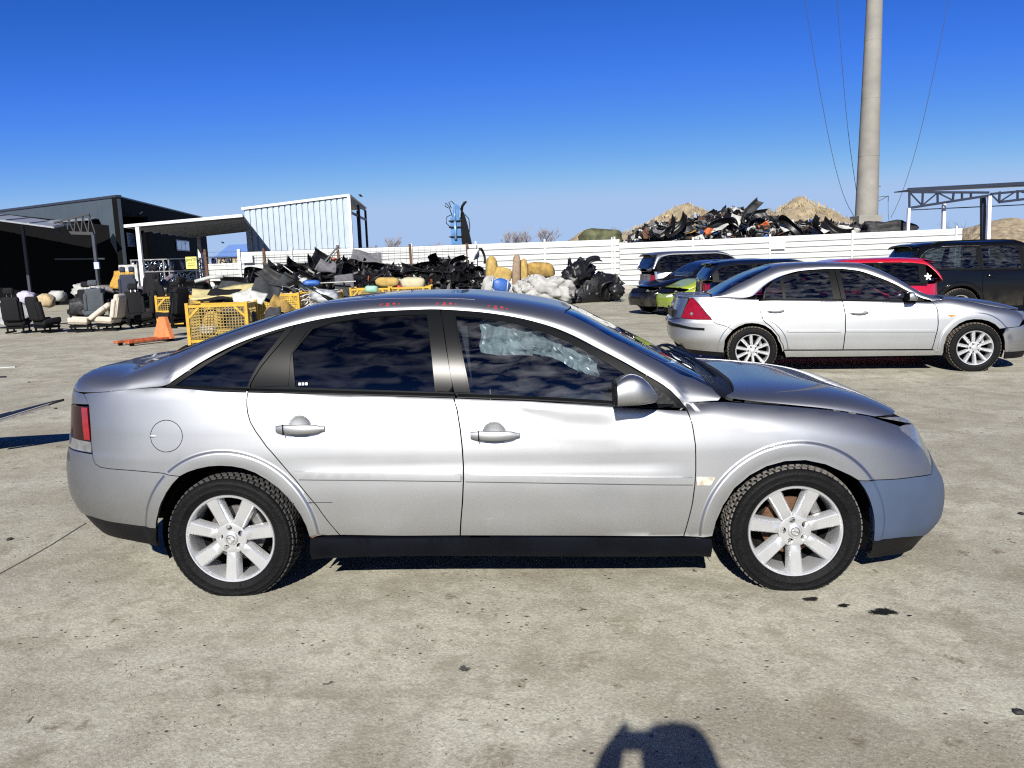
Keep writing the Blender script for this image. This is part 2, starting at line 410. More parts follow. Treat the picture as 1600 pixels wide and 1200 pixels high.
def patch(name, poly, fn, material, parent, h=.05, gap=.0025, thick=.02, holes=(), off=0.0, sx=1.0, mirror=False, refine=(), label=None, arcs=(), ctr=(1.3, 0, .55), hole_gap=None):
    """a thin panel lying on the surface fn(a, b) inside polygon poly; sx scales a or b to metres for the triangulation"""
    A = np.array(poly, float)
    sxy = np.array(sx if isinstance(sx, (tuple, list)) else (1.0, sx)); A = A*sxy
    A = densify(inset(A, gap), h)
    loops = [A]
    for hp in holes:
        q = np.array(hp, float)*sxy
        q = inset(q, -(gap if hole_gap is None else hole_gap)); loops.append(densify(q, h)[::-1])
    lo, hi = A.min(0), A.max(0)
    gx, gy = np.meshgrid(np.arange(lo[0]+h*.5, hi[0], h), np.arange(lo[1]+h*.5, hi[1], h*.9))
    G = np.stack([gx.ravel(), gy.ravel()], 1)
    G[:, 0] += (np.round((G[:, 1]-lo[1])/(h*.9)).astype(int) % 2)*h*.5
    for (cx, cy, rr, hh) in refine:
        cx, cy = cx*sxy[0], cy*sxy[1]
        G = G[np.hypot(G[:, 0]-cx, G[:, 1]-cy) > rr]
        ax, ay = np.meshgrid(np.arange(-rr, rr, hh), np.arange(-rr, rr, hh))
        q = np.stack([cx+ax.ravel(), cy+ay.ravel()], 1)
        G = np.concatenate([G, q[np.hypot(ax.ravel(), ay.ravel()) < rr-hh*.4]])
    if len(arcs):                       # rows of points along the wheel-arch flares
        Q = np.concatenate([np.stack([np.array(a_[0])*sxy[0], np.array(a_[1])*sxy[1]], 1) for a_ in arcs])
        lo_, hi_ = Q.min(0)-h, Q.max(0)+h
        box = ((G > lo_) & (G < hi_)).all(1); gi = np.where(box)[0]
        if len(gi):
            dm = np.array([np.min(np.hypot(Q[:, 0]-g[0], Q[:, 1]-g[1])) for g in G[gi]])
            G = np.delete(G, gi[dm < h*.5], 0)
        G = np.concatenate([G, Q])
    keep = inpoly(G, A) & (seg_dist(G, A) > min(h*.35, .008))
    for q in loops[1:]: keep &= ~inpoly(G, q) & (seg_dist(G, q) > h*.35)
    G = G[keep]
    pts = np.concatenate(loops+[G]); edges = []; b = 0
    for q in loops:
        n = len(q); edges += [(b+i, b+(i+1) % n) for i in range(n)]; b += n
    nb = b
    vs, es, fs, ov, oe, of = delaunay_2d_cdt([Vector(p) for p in pts], edges, [], 0, 1e-6)
    P2 = np.array([tuple(v) for v in vs]); T = np.array([f for f in fs if len(f) == 3])
    C = P2[T].mean(1); ok = inpoly(C, A)
    for q in loops[1:]: ok &= ~inpoly(C, q)
    T = T[ok]
    a, bb = P2[:, 0]/sxy[0], P2[:, 1]/sxy[1]
    e = 2e-3
    X = fn(a, bb)
    da = fn(a+e/sxy[0], bb) - fn(a-e/sxy[0], bb); db = fn(a, bb+e/sxy[1]) - fn(a, bb-e/sxy[1])
    Nn = np.cross(da, db); Nn /= np.maximum(1e-12, np.linalg.norm(Nn, axis=1))[:, None]
    flip = np.sum(Nn*(X-np.array(ctr)), 1).mean() < 0
    if flip: Nn = -Nn
    tn = np.cross(X[T[:, 1]]-X[T[:, 0]], X[T[:, 2]]-X[T[:, 0]])
    bad = np.sum(tn*Nn[T[:, 0]], 1) < 0
    T[bad] = T[bad][:, ::-1]
    X = X + Nn*off
    F = [tuple(t) for t in T]
    V = X; VN = Nn
    if thick:
        # boundary edges of the triangulation become the folded-in edge of the panel
        cnt = {}
        for t in F:
            for i in range(3):
                u, v = t[i], t[(i+1) % 3]; cnt[(u, v)] = cnt.get((u, v), 0)+1
        be = [(u, v) for (u, v) in cnt if (v, u) not in cnt]
        bv = sorted({u for e_ in be for u in e_}); idx = {u: i for i, u in enumerate(bv)}
        n0 = len(V); nbv = len(bv)
        out = np.zeros((nbv, 3))
        for u, v in be:
            d = X[v]-X[u]; o_ = np.cross(d, Nn[u]); l = np.linalg.norm(o_)
            if l > 1e-9:
                out[idx[u]] += o_/l; out[idx[v]] += o_/l
        out /= np.maximum(1e-9, np.linalg.norm(out, axis=1))[:, None]
        r_ = .0012
        top = X[bv]; low = X[bv] - Nn[bv]*thick
        V = np.concatenate([X, top, low]); VN = np.concatenate([Nn, out, out])
        F += [(n0+idx[u], n0+nbv+idx[u], n0+nbv+idx[v], n0+idx[v]) for u, v in be]
    if mirror:
        V = V*np.array([1, -1, 1]); VN = VN*np.array([1, -1, 1]); F = [f[::-1] for f in F]
    me = mesh(name, V, F, True)
    me.normals_split_custom_set_from_vertices([tuple(n) for n in VN])
    o = link(name, me, parent, material)
    if label: o['label'] = label
    return o

def flare_arcs(surf, i, n=130):
    cx, cz, ra, wd, am = surf.S['flare'][i]; out = []
    for f in (.25, .55, .70, .76, .82, .88, .94, 1.0, 1.05):
        a = np.linspace(-.15, math.pi+.15, n); x = cx+(ra+wd*f)*np.cos(a); z = cz+(ra+wd*f)*np.sin(a)
        out.append((surf.s_of_x(x, z), z))
    return out

def make_wheel(parent, loc, side, Rt=.315, Rr=.2195, hub=.288, width=.20, spokes=7, w0=.046, w1=.064, nuts=5, tread_m='tread', tyre_m='tyre', detail=2, disc='rust', emblem=None, spin=0, cap='rim'):
    """wheel about its own y axis, outer face at y=0 towards -y; side=-1 near side, +1 far side (turned round)"""
    W = empty('wheel', loc, 0 if side < 0 else math.pi, parent)
    n = {2: 84, 1: 40, 0: 24}[detail]
    t = MB(); t.lathe([(Rr-.006, .012), (Rr+.004, .0), (Rr+.012, -.004), (Rr+(Rt-Rr)*.28, -.009), (Rr+(Rt-Rr)*.32, -.0125), (Rr+(Rt-Rr)*.36, -.0105), (Rr+(Rt-Rr)*.55, -.013), (Rr+(Rt-Rr)*.62, -.0145), (Rr+(Rt-Rr)*.66, -.0115), (Rr+(Rt-Rr)*.76, -.009), (Rr+(Rt-Rr)*.80, -.0095), (Rr+(Rt-Rr)*.84, -.0055), (Rt-.014, .002), (Rt-.008, .010), (Rt-.009, width-.014), (Rt-.016, width-.004), (Rr+.03, width+.008), (Rr-.006, width-.01)], n, 'y')
    V = np.array(t.V)
    def squash(V):
        low = V[:, 2] < -hub
        V[:, 1] = np.where(low, V[:, 1] - .35*(-hub - V[:, 2])*np.where(V[:, 1] < width/2, 1, -1), V[:, 1])
        V[:, 2] = np.maximum(V[:, 2], -hub + .0015)
        return V
    t.V = [tuple(v) for v in squash(V)]
    tyre = t.build('tyre', M[tyre_m], W, True); smooth_by_angle(tyre, 50)
    # tread blocks
    tr = MB(); ribs = {2: 6, 1: 4, 0: 0}[detail]; pitch = {2: 62, 1: 44, 0: 0}[detail]
    for i in range(pitch):
        for j in range(ribs):
            y0 = .004 + (width-.010)*j/ribs; y1 = .004 + (width-.010)*(j+1)/ribs - .004
            a0 = 2*math.pi*(i + (.5 if j % 2 else 0) + j*.13)/pitch; a1 = a0 + 2*math.pi/pitch*.72
            top = Rt - (.006 if j in (0, ribs-1) else 0); sk = .018
            vs = []
            for r_, in_ in ((Rt-.012, 0), (top, .0012)):
                for a, y in ((a0+in_*3, y0+in_), (a1-in_*3, y0+in_), (a1+sk-in_*3, y1-in_), (a0+sk+in_*3, y1-in_)):
                    vs.append((r_*math.cos(a), y, r_*math.sin(a)))
            tr.add(vs, [(4, 5, 6, 7), (0, 1, 5, 4), (1, 2, 6, 5), (2, 3, 7, 6), (3, 0, 4, 7)])
    if ribs:
        V = np.array(tr.V); low = V[:, 2] < -hub; V[:, 2] = np.maximum(V[:, 2], -hub + .001); tr.V = [tuple(v) for v in V]
        tr.build('tread', M[tread_m], W)
    # rim
    rm = MB()
    rm.lathe([(Rr-.001, .010), (Rr+.001, .003), (Rr-.002, -.002), (Rr-.008, -.001), (Rr-.012, .004), (Rr-.016, .016), (Rr-.022, .05), (Rr-.026, .12)], n, 'y')
    rm.mi = 1
    rm.lathe([(Rr-.026, .12), (Rr-.05, .16), (.03, .165)], n, 'y'); rm.mi = 0
    q = Rr/.2195
    st = [.050*q, .080*q, .110*q, .145*q, .180*q, .2085*q]
    for k in range(spokes):
        a = 2*math.pi*k/spokes - math.pi/2 + spin
        rows = []
        for i, r_ in enumerate(st):
            f = i/(len(st)-1); w = (w0*(1-f)+w1*f)*q; d = .016 - .012*f + (.004 if i == 0 else 0)
            rows.append([(-w/2-.009, d+.045), (-w/2-.001, d+.006), (-w/2+.006, d), (w/2-.006, d), (w/2+.001, d+.006), (w/2+.009, d+.045)])
        V = []
        for r_, row in zip(st, rows):
            for (u, d) in row:
                V.append((r_*math.cos(a)-u*math.sin(a), d, r_*math.sin(a)+u*math.cos(a)))
        m_ = 6
        F = [(i*m_+j, i*m_+j+1, (i+1)*m_+j+1, (i+1)*m_+j) for i in range(len(st)-1) for j in range(m_-1)]
        rm.add(V, F)
    hubr = .076*q
    rim = rm.build('rim', [M['rim'], M['cavity']], W, True); smooth_by_angle(rim, 40)
    nut_r = .055*q
    na = [2*math.pi*k/nuts + math.pi/2 + spin*1.3 + .2 for k in range(nuts)]
    if detail >= 1:
        circ = [(hubr*math.cos(a), hubr*math.sin(a)) for a in np.linspace(0, 2*math.pi, 40, endpoint=False)]
        hl = [[(nut_r*math.cos(b)+.0150*q*math.cos(a), nut_r*math.sin(b)+.0150*q*math.sin(a)) for a in np.linspace(0, 2*math.pi, 14, endpoint=False)] for b in na]
        fnh = lambda u, v: np.stack([u, .0135 + .55*np.maximum(0, np.hypot(u, v)-.062*q)**1.3, v], -1)
        hb = patch('hub_face', circ, fnh, M['rim'], W, h=.018, gap=0, thick=.022, holes=hl, ctr=(0, 1, 0))
        for b in na:
            nb = MB(); c = (nut_r*math.cos(b), 0, nut_r*math.sin(b))
            nb.lathe([(.0, .019), (.006, .019), (.0085, .022), (.0085, .036)], 6, 'y', c)
            nb.build('wheel_bolt', M['steel'], W)
        dk = MB(); dk.lathe([(hubr*.95, .035), (.002, .035)], 24, 'y'); dk.build('hub_backing', M['cavity'], W)
    cp = MB(); cr = .034*q
    cp.lathe([(.0005, .0035), (cr*.6, .0045), (cr*.9, .006), (cr, .010), (cr, .02)], 32, 'y')
    cp.build('centre_cap', M[cap], W, True)
    if emblem: emblem(W, q)
    if detail >= 1:
        bd = MB(); bd.lathe([(.06, .100), (.138*q, .100), (.138*q, .122), (.06, .122)], 40, 'y')
        bd.build('brake_disc', M[disc], W, False)
        ca = MB(); ca.box((.115*q*math.cos(.45), .095, .125*q*math.sin(.6)+.02), (.05, .07, .11), (0, -.45, 0))
        c_ = ca.build('brake_caliper', M['steel'], W); bevel(c_, .012)
    return W

def car_handle(parent, surf, x0, x1, z0, z1, material, mirror=False, k=1.0):
    """pull handle: cap piece and grip bridging a scooped bowl"""
    sg = 1 if mirror else -1
    def yat(x, z): return abs(float(surf.side(surf.s_of_x(x, z), z)[1]))
    g = MB(); n = 15; V = []
    L = x1-x0
    for i in range(n):
        f = i/(n-1); x = x0+L*f; z = z0+(z1-z0)*f
        hh = (.019 + .010*math.sin(math.pi*min(1, f*1.05))**.7)*k
        o = (.006 + .030*math.sin(math.pi*(.08+.84*f))**.8)*k
        if f > .9: hh *= .75
        y = .5*(yat(x0, z0)+yat(x1, z1)) + o
        for a in range(10):
            t = 2*math.pi*a/10
            V.append((x, sg*(y - .010*k + .011*k*math.copysign(abs(math.cos(t))**.6, math.cos(t))), z + hh*.85*math.copysign(abs(math.sin(t))**.6, math.sin(t))))
    F = [(i*10+a, i*10+(a+1) % 10, (i+1)*10+(a+1) % 10, (i+1)*10+a) for i in range(n-1) for a in range(10)] + [tuple(range(10)), tuple(range((n-1)*10, n*10))]
    if mirror: pass
    g.add(V, F)
    h = g.build('door_handle', material, parent, True); smooth_by_angle(h, 60)
    s_ = MB(); xs = x0+L*.17; zs = z0+(z1-z0)*.17
    ys = .5*(yat(x0, z0)+yat(x1, z1)) + .026*k
    s_.box((xs, sg*(ys+.0005), zs), (.004, .014*k, .050*k)); s_.build('handle_joint', M['black_trim'], h)
    return h

def seat_mesh():
    m = MB()
    m.box((0, 0, .30), (.50, .48, .16)); m.box((-.26, 0, .62), (.16, .48, .62), (0, -.28, 0)); m.box((-.37, 0, 1.0), (.10, .26, .17), (0, -.25, 0))
    return m

def car_interior(root, x_front, x_rear, floor, dash_x, belt, half):
    b = MB(); b.box(((x_front+x_rear)/2+.2, 0, floor), (x_front-x_rear-.35, half*2*.86, .05))
    b.box((dash_x, 0, (floor+belt)/2-.06), (.45, half*1.7, belt-floor-.12))
    b.build('cabin_floor', M['cavity'], root)
    d = MB(); d.box((dash_x-.18, 0, belt-.08), (.42, half*1.62, .14), (0, .15, 0)); ds = d.build('dashboard', M['interior'], root); bevel(ds, .04)
    for (sx_, sy) in ((dash_x-1.0, -.36), (dash_x-1.0, .36)):
        s_ = seat_mesh().build('seat', M['interior'], root, loc=(sx_, sy, floor-.02)); bevel(s_, .045, 3)
    rs = MB(); rs.box((dash_x-1.85, 0, floor+.26), (.5, half*1.5, .18)); rs.box((dash_x-2.12, 0, floor+.60), (.16, half*1.5, .62), (0, -.35, 0))
    o = rs.build('rear_bench', M['interior'], root); bevel(o, .04, 3)
    p = MB()
    for sg in (-1, 1):
        p.bar((dash_x-.92, sg*(half-.12), belt-.15), (dash_x-.96, sg*(half-.27), belt+.36), .05, .20, (1, 0, 0))
    p.build('inner_pillars', M['interior'], root)  # added to block light leaking through the door seams
    w = MB()
    ring = [(0, .185*math.cos(a), .185*math.sin(a)) for a in np.linspace(0, 2*math.pi, 25)]
    w.tube(ring, .014, 8, False); w.bar((0, -.18, 0), (0, .18, 0), .03, .05); w.bar((0, 0, 0), (0, 0, -.18), .03, .05)
    w.box((.01, 0, 0), (.05, .15, .13))
    w.build('steering_wheel', M['interior'], root, True, loc=(dash_x-.48, half*.42, belt-.03), rot=(0, R(-22), 0))

def underbody(root, x0, x1, half, z, wheels, Rw, top=.62):
    m = MB()
    xs = sorted([x0, x1] + [w + s_ for w in wheels for s_ in (-Rw-.06, Rw+.06)])
    for a, b in ((xs[0], xs[1]), (xs[2], xs[3]), (xs[4], xs[5])):
        m.box(((a+b)/2, 0, z+.02+(.12 if a == xs[0] or b == xs[-1] else 0)), (b-a, half*(1.86 if a == xs[2] else 1.3), .04))
    for w in wheels:
        for sg in (-1, 1):
            prof = [(w+math.cos(t)*(Rw+.055), z + .12 + math.sin(t)*(Rw+.055)) for t in np.linspace(-.35, math.pi+.35, 22)]
            V = [(x, sg*(half*.965), zz) for x, zz in prof] + [(x, sg*.46, zz) for x, zz in prof]
            n = len(prof)
            m.add(V, [(i, i+1, n+i+1, n+i) for i in range(n-1)] + [tuple(range(n, 2*n))])
        m.box((w, 0, z+.16), (.5, .9, .3))
    return m.build('underbody', M['cavity'], root)
# ----------------------------------------------------------------- the silver hatchback in front
def bump_main(x, z):
    c = .005*(1 - smoothstep(.590, .655, z + .020*(x-1.1)))*smoothstep(.2, .5, x)*(1-smoothstep(2.0, 2.25, x))
    # long dent in the front door, hard lower ridge
    zl = np.interp(x, [1.36, 1.42, 1.50, 1.64, 1.82, 1.95], [.868, .850, .812, .778, .765, .770])
    wdt = np.interp(x, [1.36, 1.5, 1.8, 1.95], [.05, .10, .11, .08])
    e = smoothstep(1.36, 1.46, x)*(1-smoothstep(1.78, 1.95, x))
    c = c - .009*e*smoothstep(zl-.008, zl+.038, z)*(1-smoothstep(zl+.035, zl+wdt+.02, z)) + .0015*e*smoothstep(zl-.06, zl, z)*(1-smoothstep(zl, zl+.03, z))
    c = c + .010*np.sin(np.pi*np.clip((z-.155)/.125, 0, 1))*(z < .285)*(x > .3)*(x < 2.4)
    # scoops behind the door handles
    for cx, cz in ((.383, .830), (1.302, .783)):
        q = ((x-cx)/.056)**2 + ((z-cz)/.058)**2
        c = c - .011*np.clip(1-q, 0, 1)**.9
    return c
MAIN = dict(
    xm=1.35, n=4.6, L=2.3, gh=(.80, .19, .74), ghx=(-.40, 2.165), pq=(5.0, 1.8),
    W=[(.10, .80), (.2, .85), (.28, .872), (.40, .885), (.55, .893), (.68, .893), (.80, .883), (.90, .868), (1.05, .84)],
    zb=[(-.95, .985), (-.73, .995), (-.29, 1.028), (.128, 1.004), (.62, .98), (1.12, .955), (1.478, .935), (1.86, .905), (2.07, .888), (2.2, .889),
        (2.34, .90), (2.53, .882), (2.7, .862), (2.88, .838), (3.03, .808), (3.15, .778), (3.4, .71), (3.62, .62)],
    ye=[(-.95, .60), (-.73, .72), (-.29, .79), (.0, .835), (2.05, .84), (2.13, .805), (2.2, .788), (2.34, .77), (2.7, .735), (3.0, .69), (3.2, .63), (3.45, .50), (3.63, .3)],
    roll=[(-.95, .06), (-.3, .06), (0, .04), (2.05, .04), (2.25, .08), (2.5, .11), (3.2, .12), (3.6, .1)],
    zd=[(-.95, .985), (-.73, .995), (-.40, 1.024), (-.29, 1.035), (-.221, 1.074), (-.115, 1.141), (.032, 1.214), (.164, 1.261), (.325, 1.303), (.512, 1.335), (.738, 1.355),
        (.964, 1.358), (1.201, 1.341), (1.389, 1.312), (1.575, 1.262), (1.666, 1.225), (1.8, 1.155), (1.931, 1.084), (2.017, 1.032),
        (2.101, .98), (2.142, .947), (2.176, .91), (2.20, .895), (2.34, .90), (2.53, .882), (2.7, .862), (2.88, .838), (3.03, .808), (3.15, .778), (3.4, .71), (3.62, .62)],
    zc=[(-.97, 1.0), (-.93, 1.04), (-.85, 1.052), (-.6, 1.085), (-.45, 1.13), (-.2, 1.235), (.05, 1.325), (.2, 1.37), (.45, 1.412), (.8, 1.436), (1.1, 1.437),
        (1.3, 1.425), (1.5, 1.395), (1.7, 1.345), (1.9, 1.255), (2.1, 1.15), (2.3, 1.04), (2.42, .985), (2.5, .965), (2.7, .955), (2.95, .925),
        (3.15, .885), (3.35, .82), (3.5, .75), (3.62, .66)],
    xr=[(.12, -.80), (.30, -.88), (.40, -.93), (.47, -.955), (.56, -.965), (.68, -.962), (.72, -.95), (.86, -.92), (.96, -.925), (1.03, -.94)],
    xf=[(.10, 3.52), (.16, 3.55), (.25, 3.58), (.33, 3.615), (.42, 3.63), (.5, 3.628), (.56, 3.615), (.62, 3.585), (.70, 3.52), (.77, 3.44), (.82, 3.40), (.9, 3.3), (1.05, 3.2)],
    flare=[(0, .285, .36, .088, .015), (2.695, .275, .36, .088, .015)],
    bumps=[bump_main])

MAIN['xr']= [(0.12, -0.7945), (0.3, -0.9633), (0.4, -1.0252), (0.47, -1.0423), (0.56, -1.0417), (0.68, -1.0204), (0.72, -1.0033), (0.86, -0.9885), (0.96, -0.9772), (1.03, -0.9531)]
MAIN['xf']= [(0.1, 3.505), (0.16, 3.54), (0.25, 3.5873), (0.33, 3.5919), (0.42, 3.5788), (0.5, 3.535), (0.56, 3.5056), (0.62, 3.4748), (0.7, 3.4298), (0.77, 3.3644), (0.82, 3.3244), (0.9, 3.2244), (1.05, 3.1244)]
MAIN['zc']= [(-0.97, 1.0), (-0.93, 1.045), (-0.85, 1.086), (-0.6, 1.096), (-0.45, 1.14), (-0.2, 1.232), (0.05, 1.3105), (0.2, 1.3511), (0.45, 1.4087), (0.8, 1.4257), (1.1, 1.4207), (1.3, 1.4002), (1.5, 1.3686), (1.7, 1.318), (1.9, 1.2181), (2.1, 1.1129), (2.3, 1.0094), (2.42, 0.957), (2.5, 0.943), (2.7, 0.9288), (2.95, 0.9017), (3.15, 0.8569), (3.35, 0.760), (3.5, 0.6312), (3.62, 0.5412)]

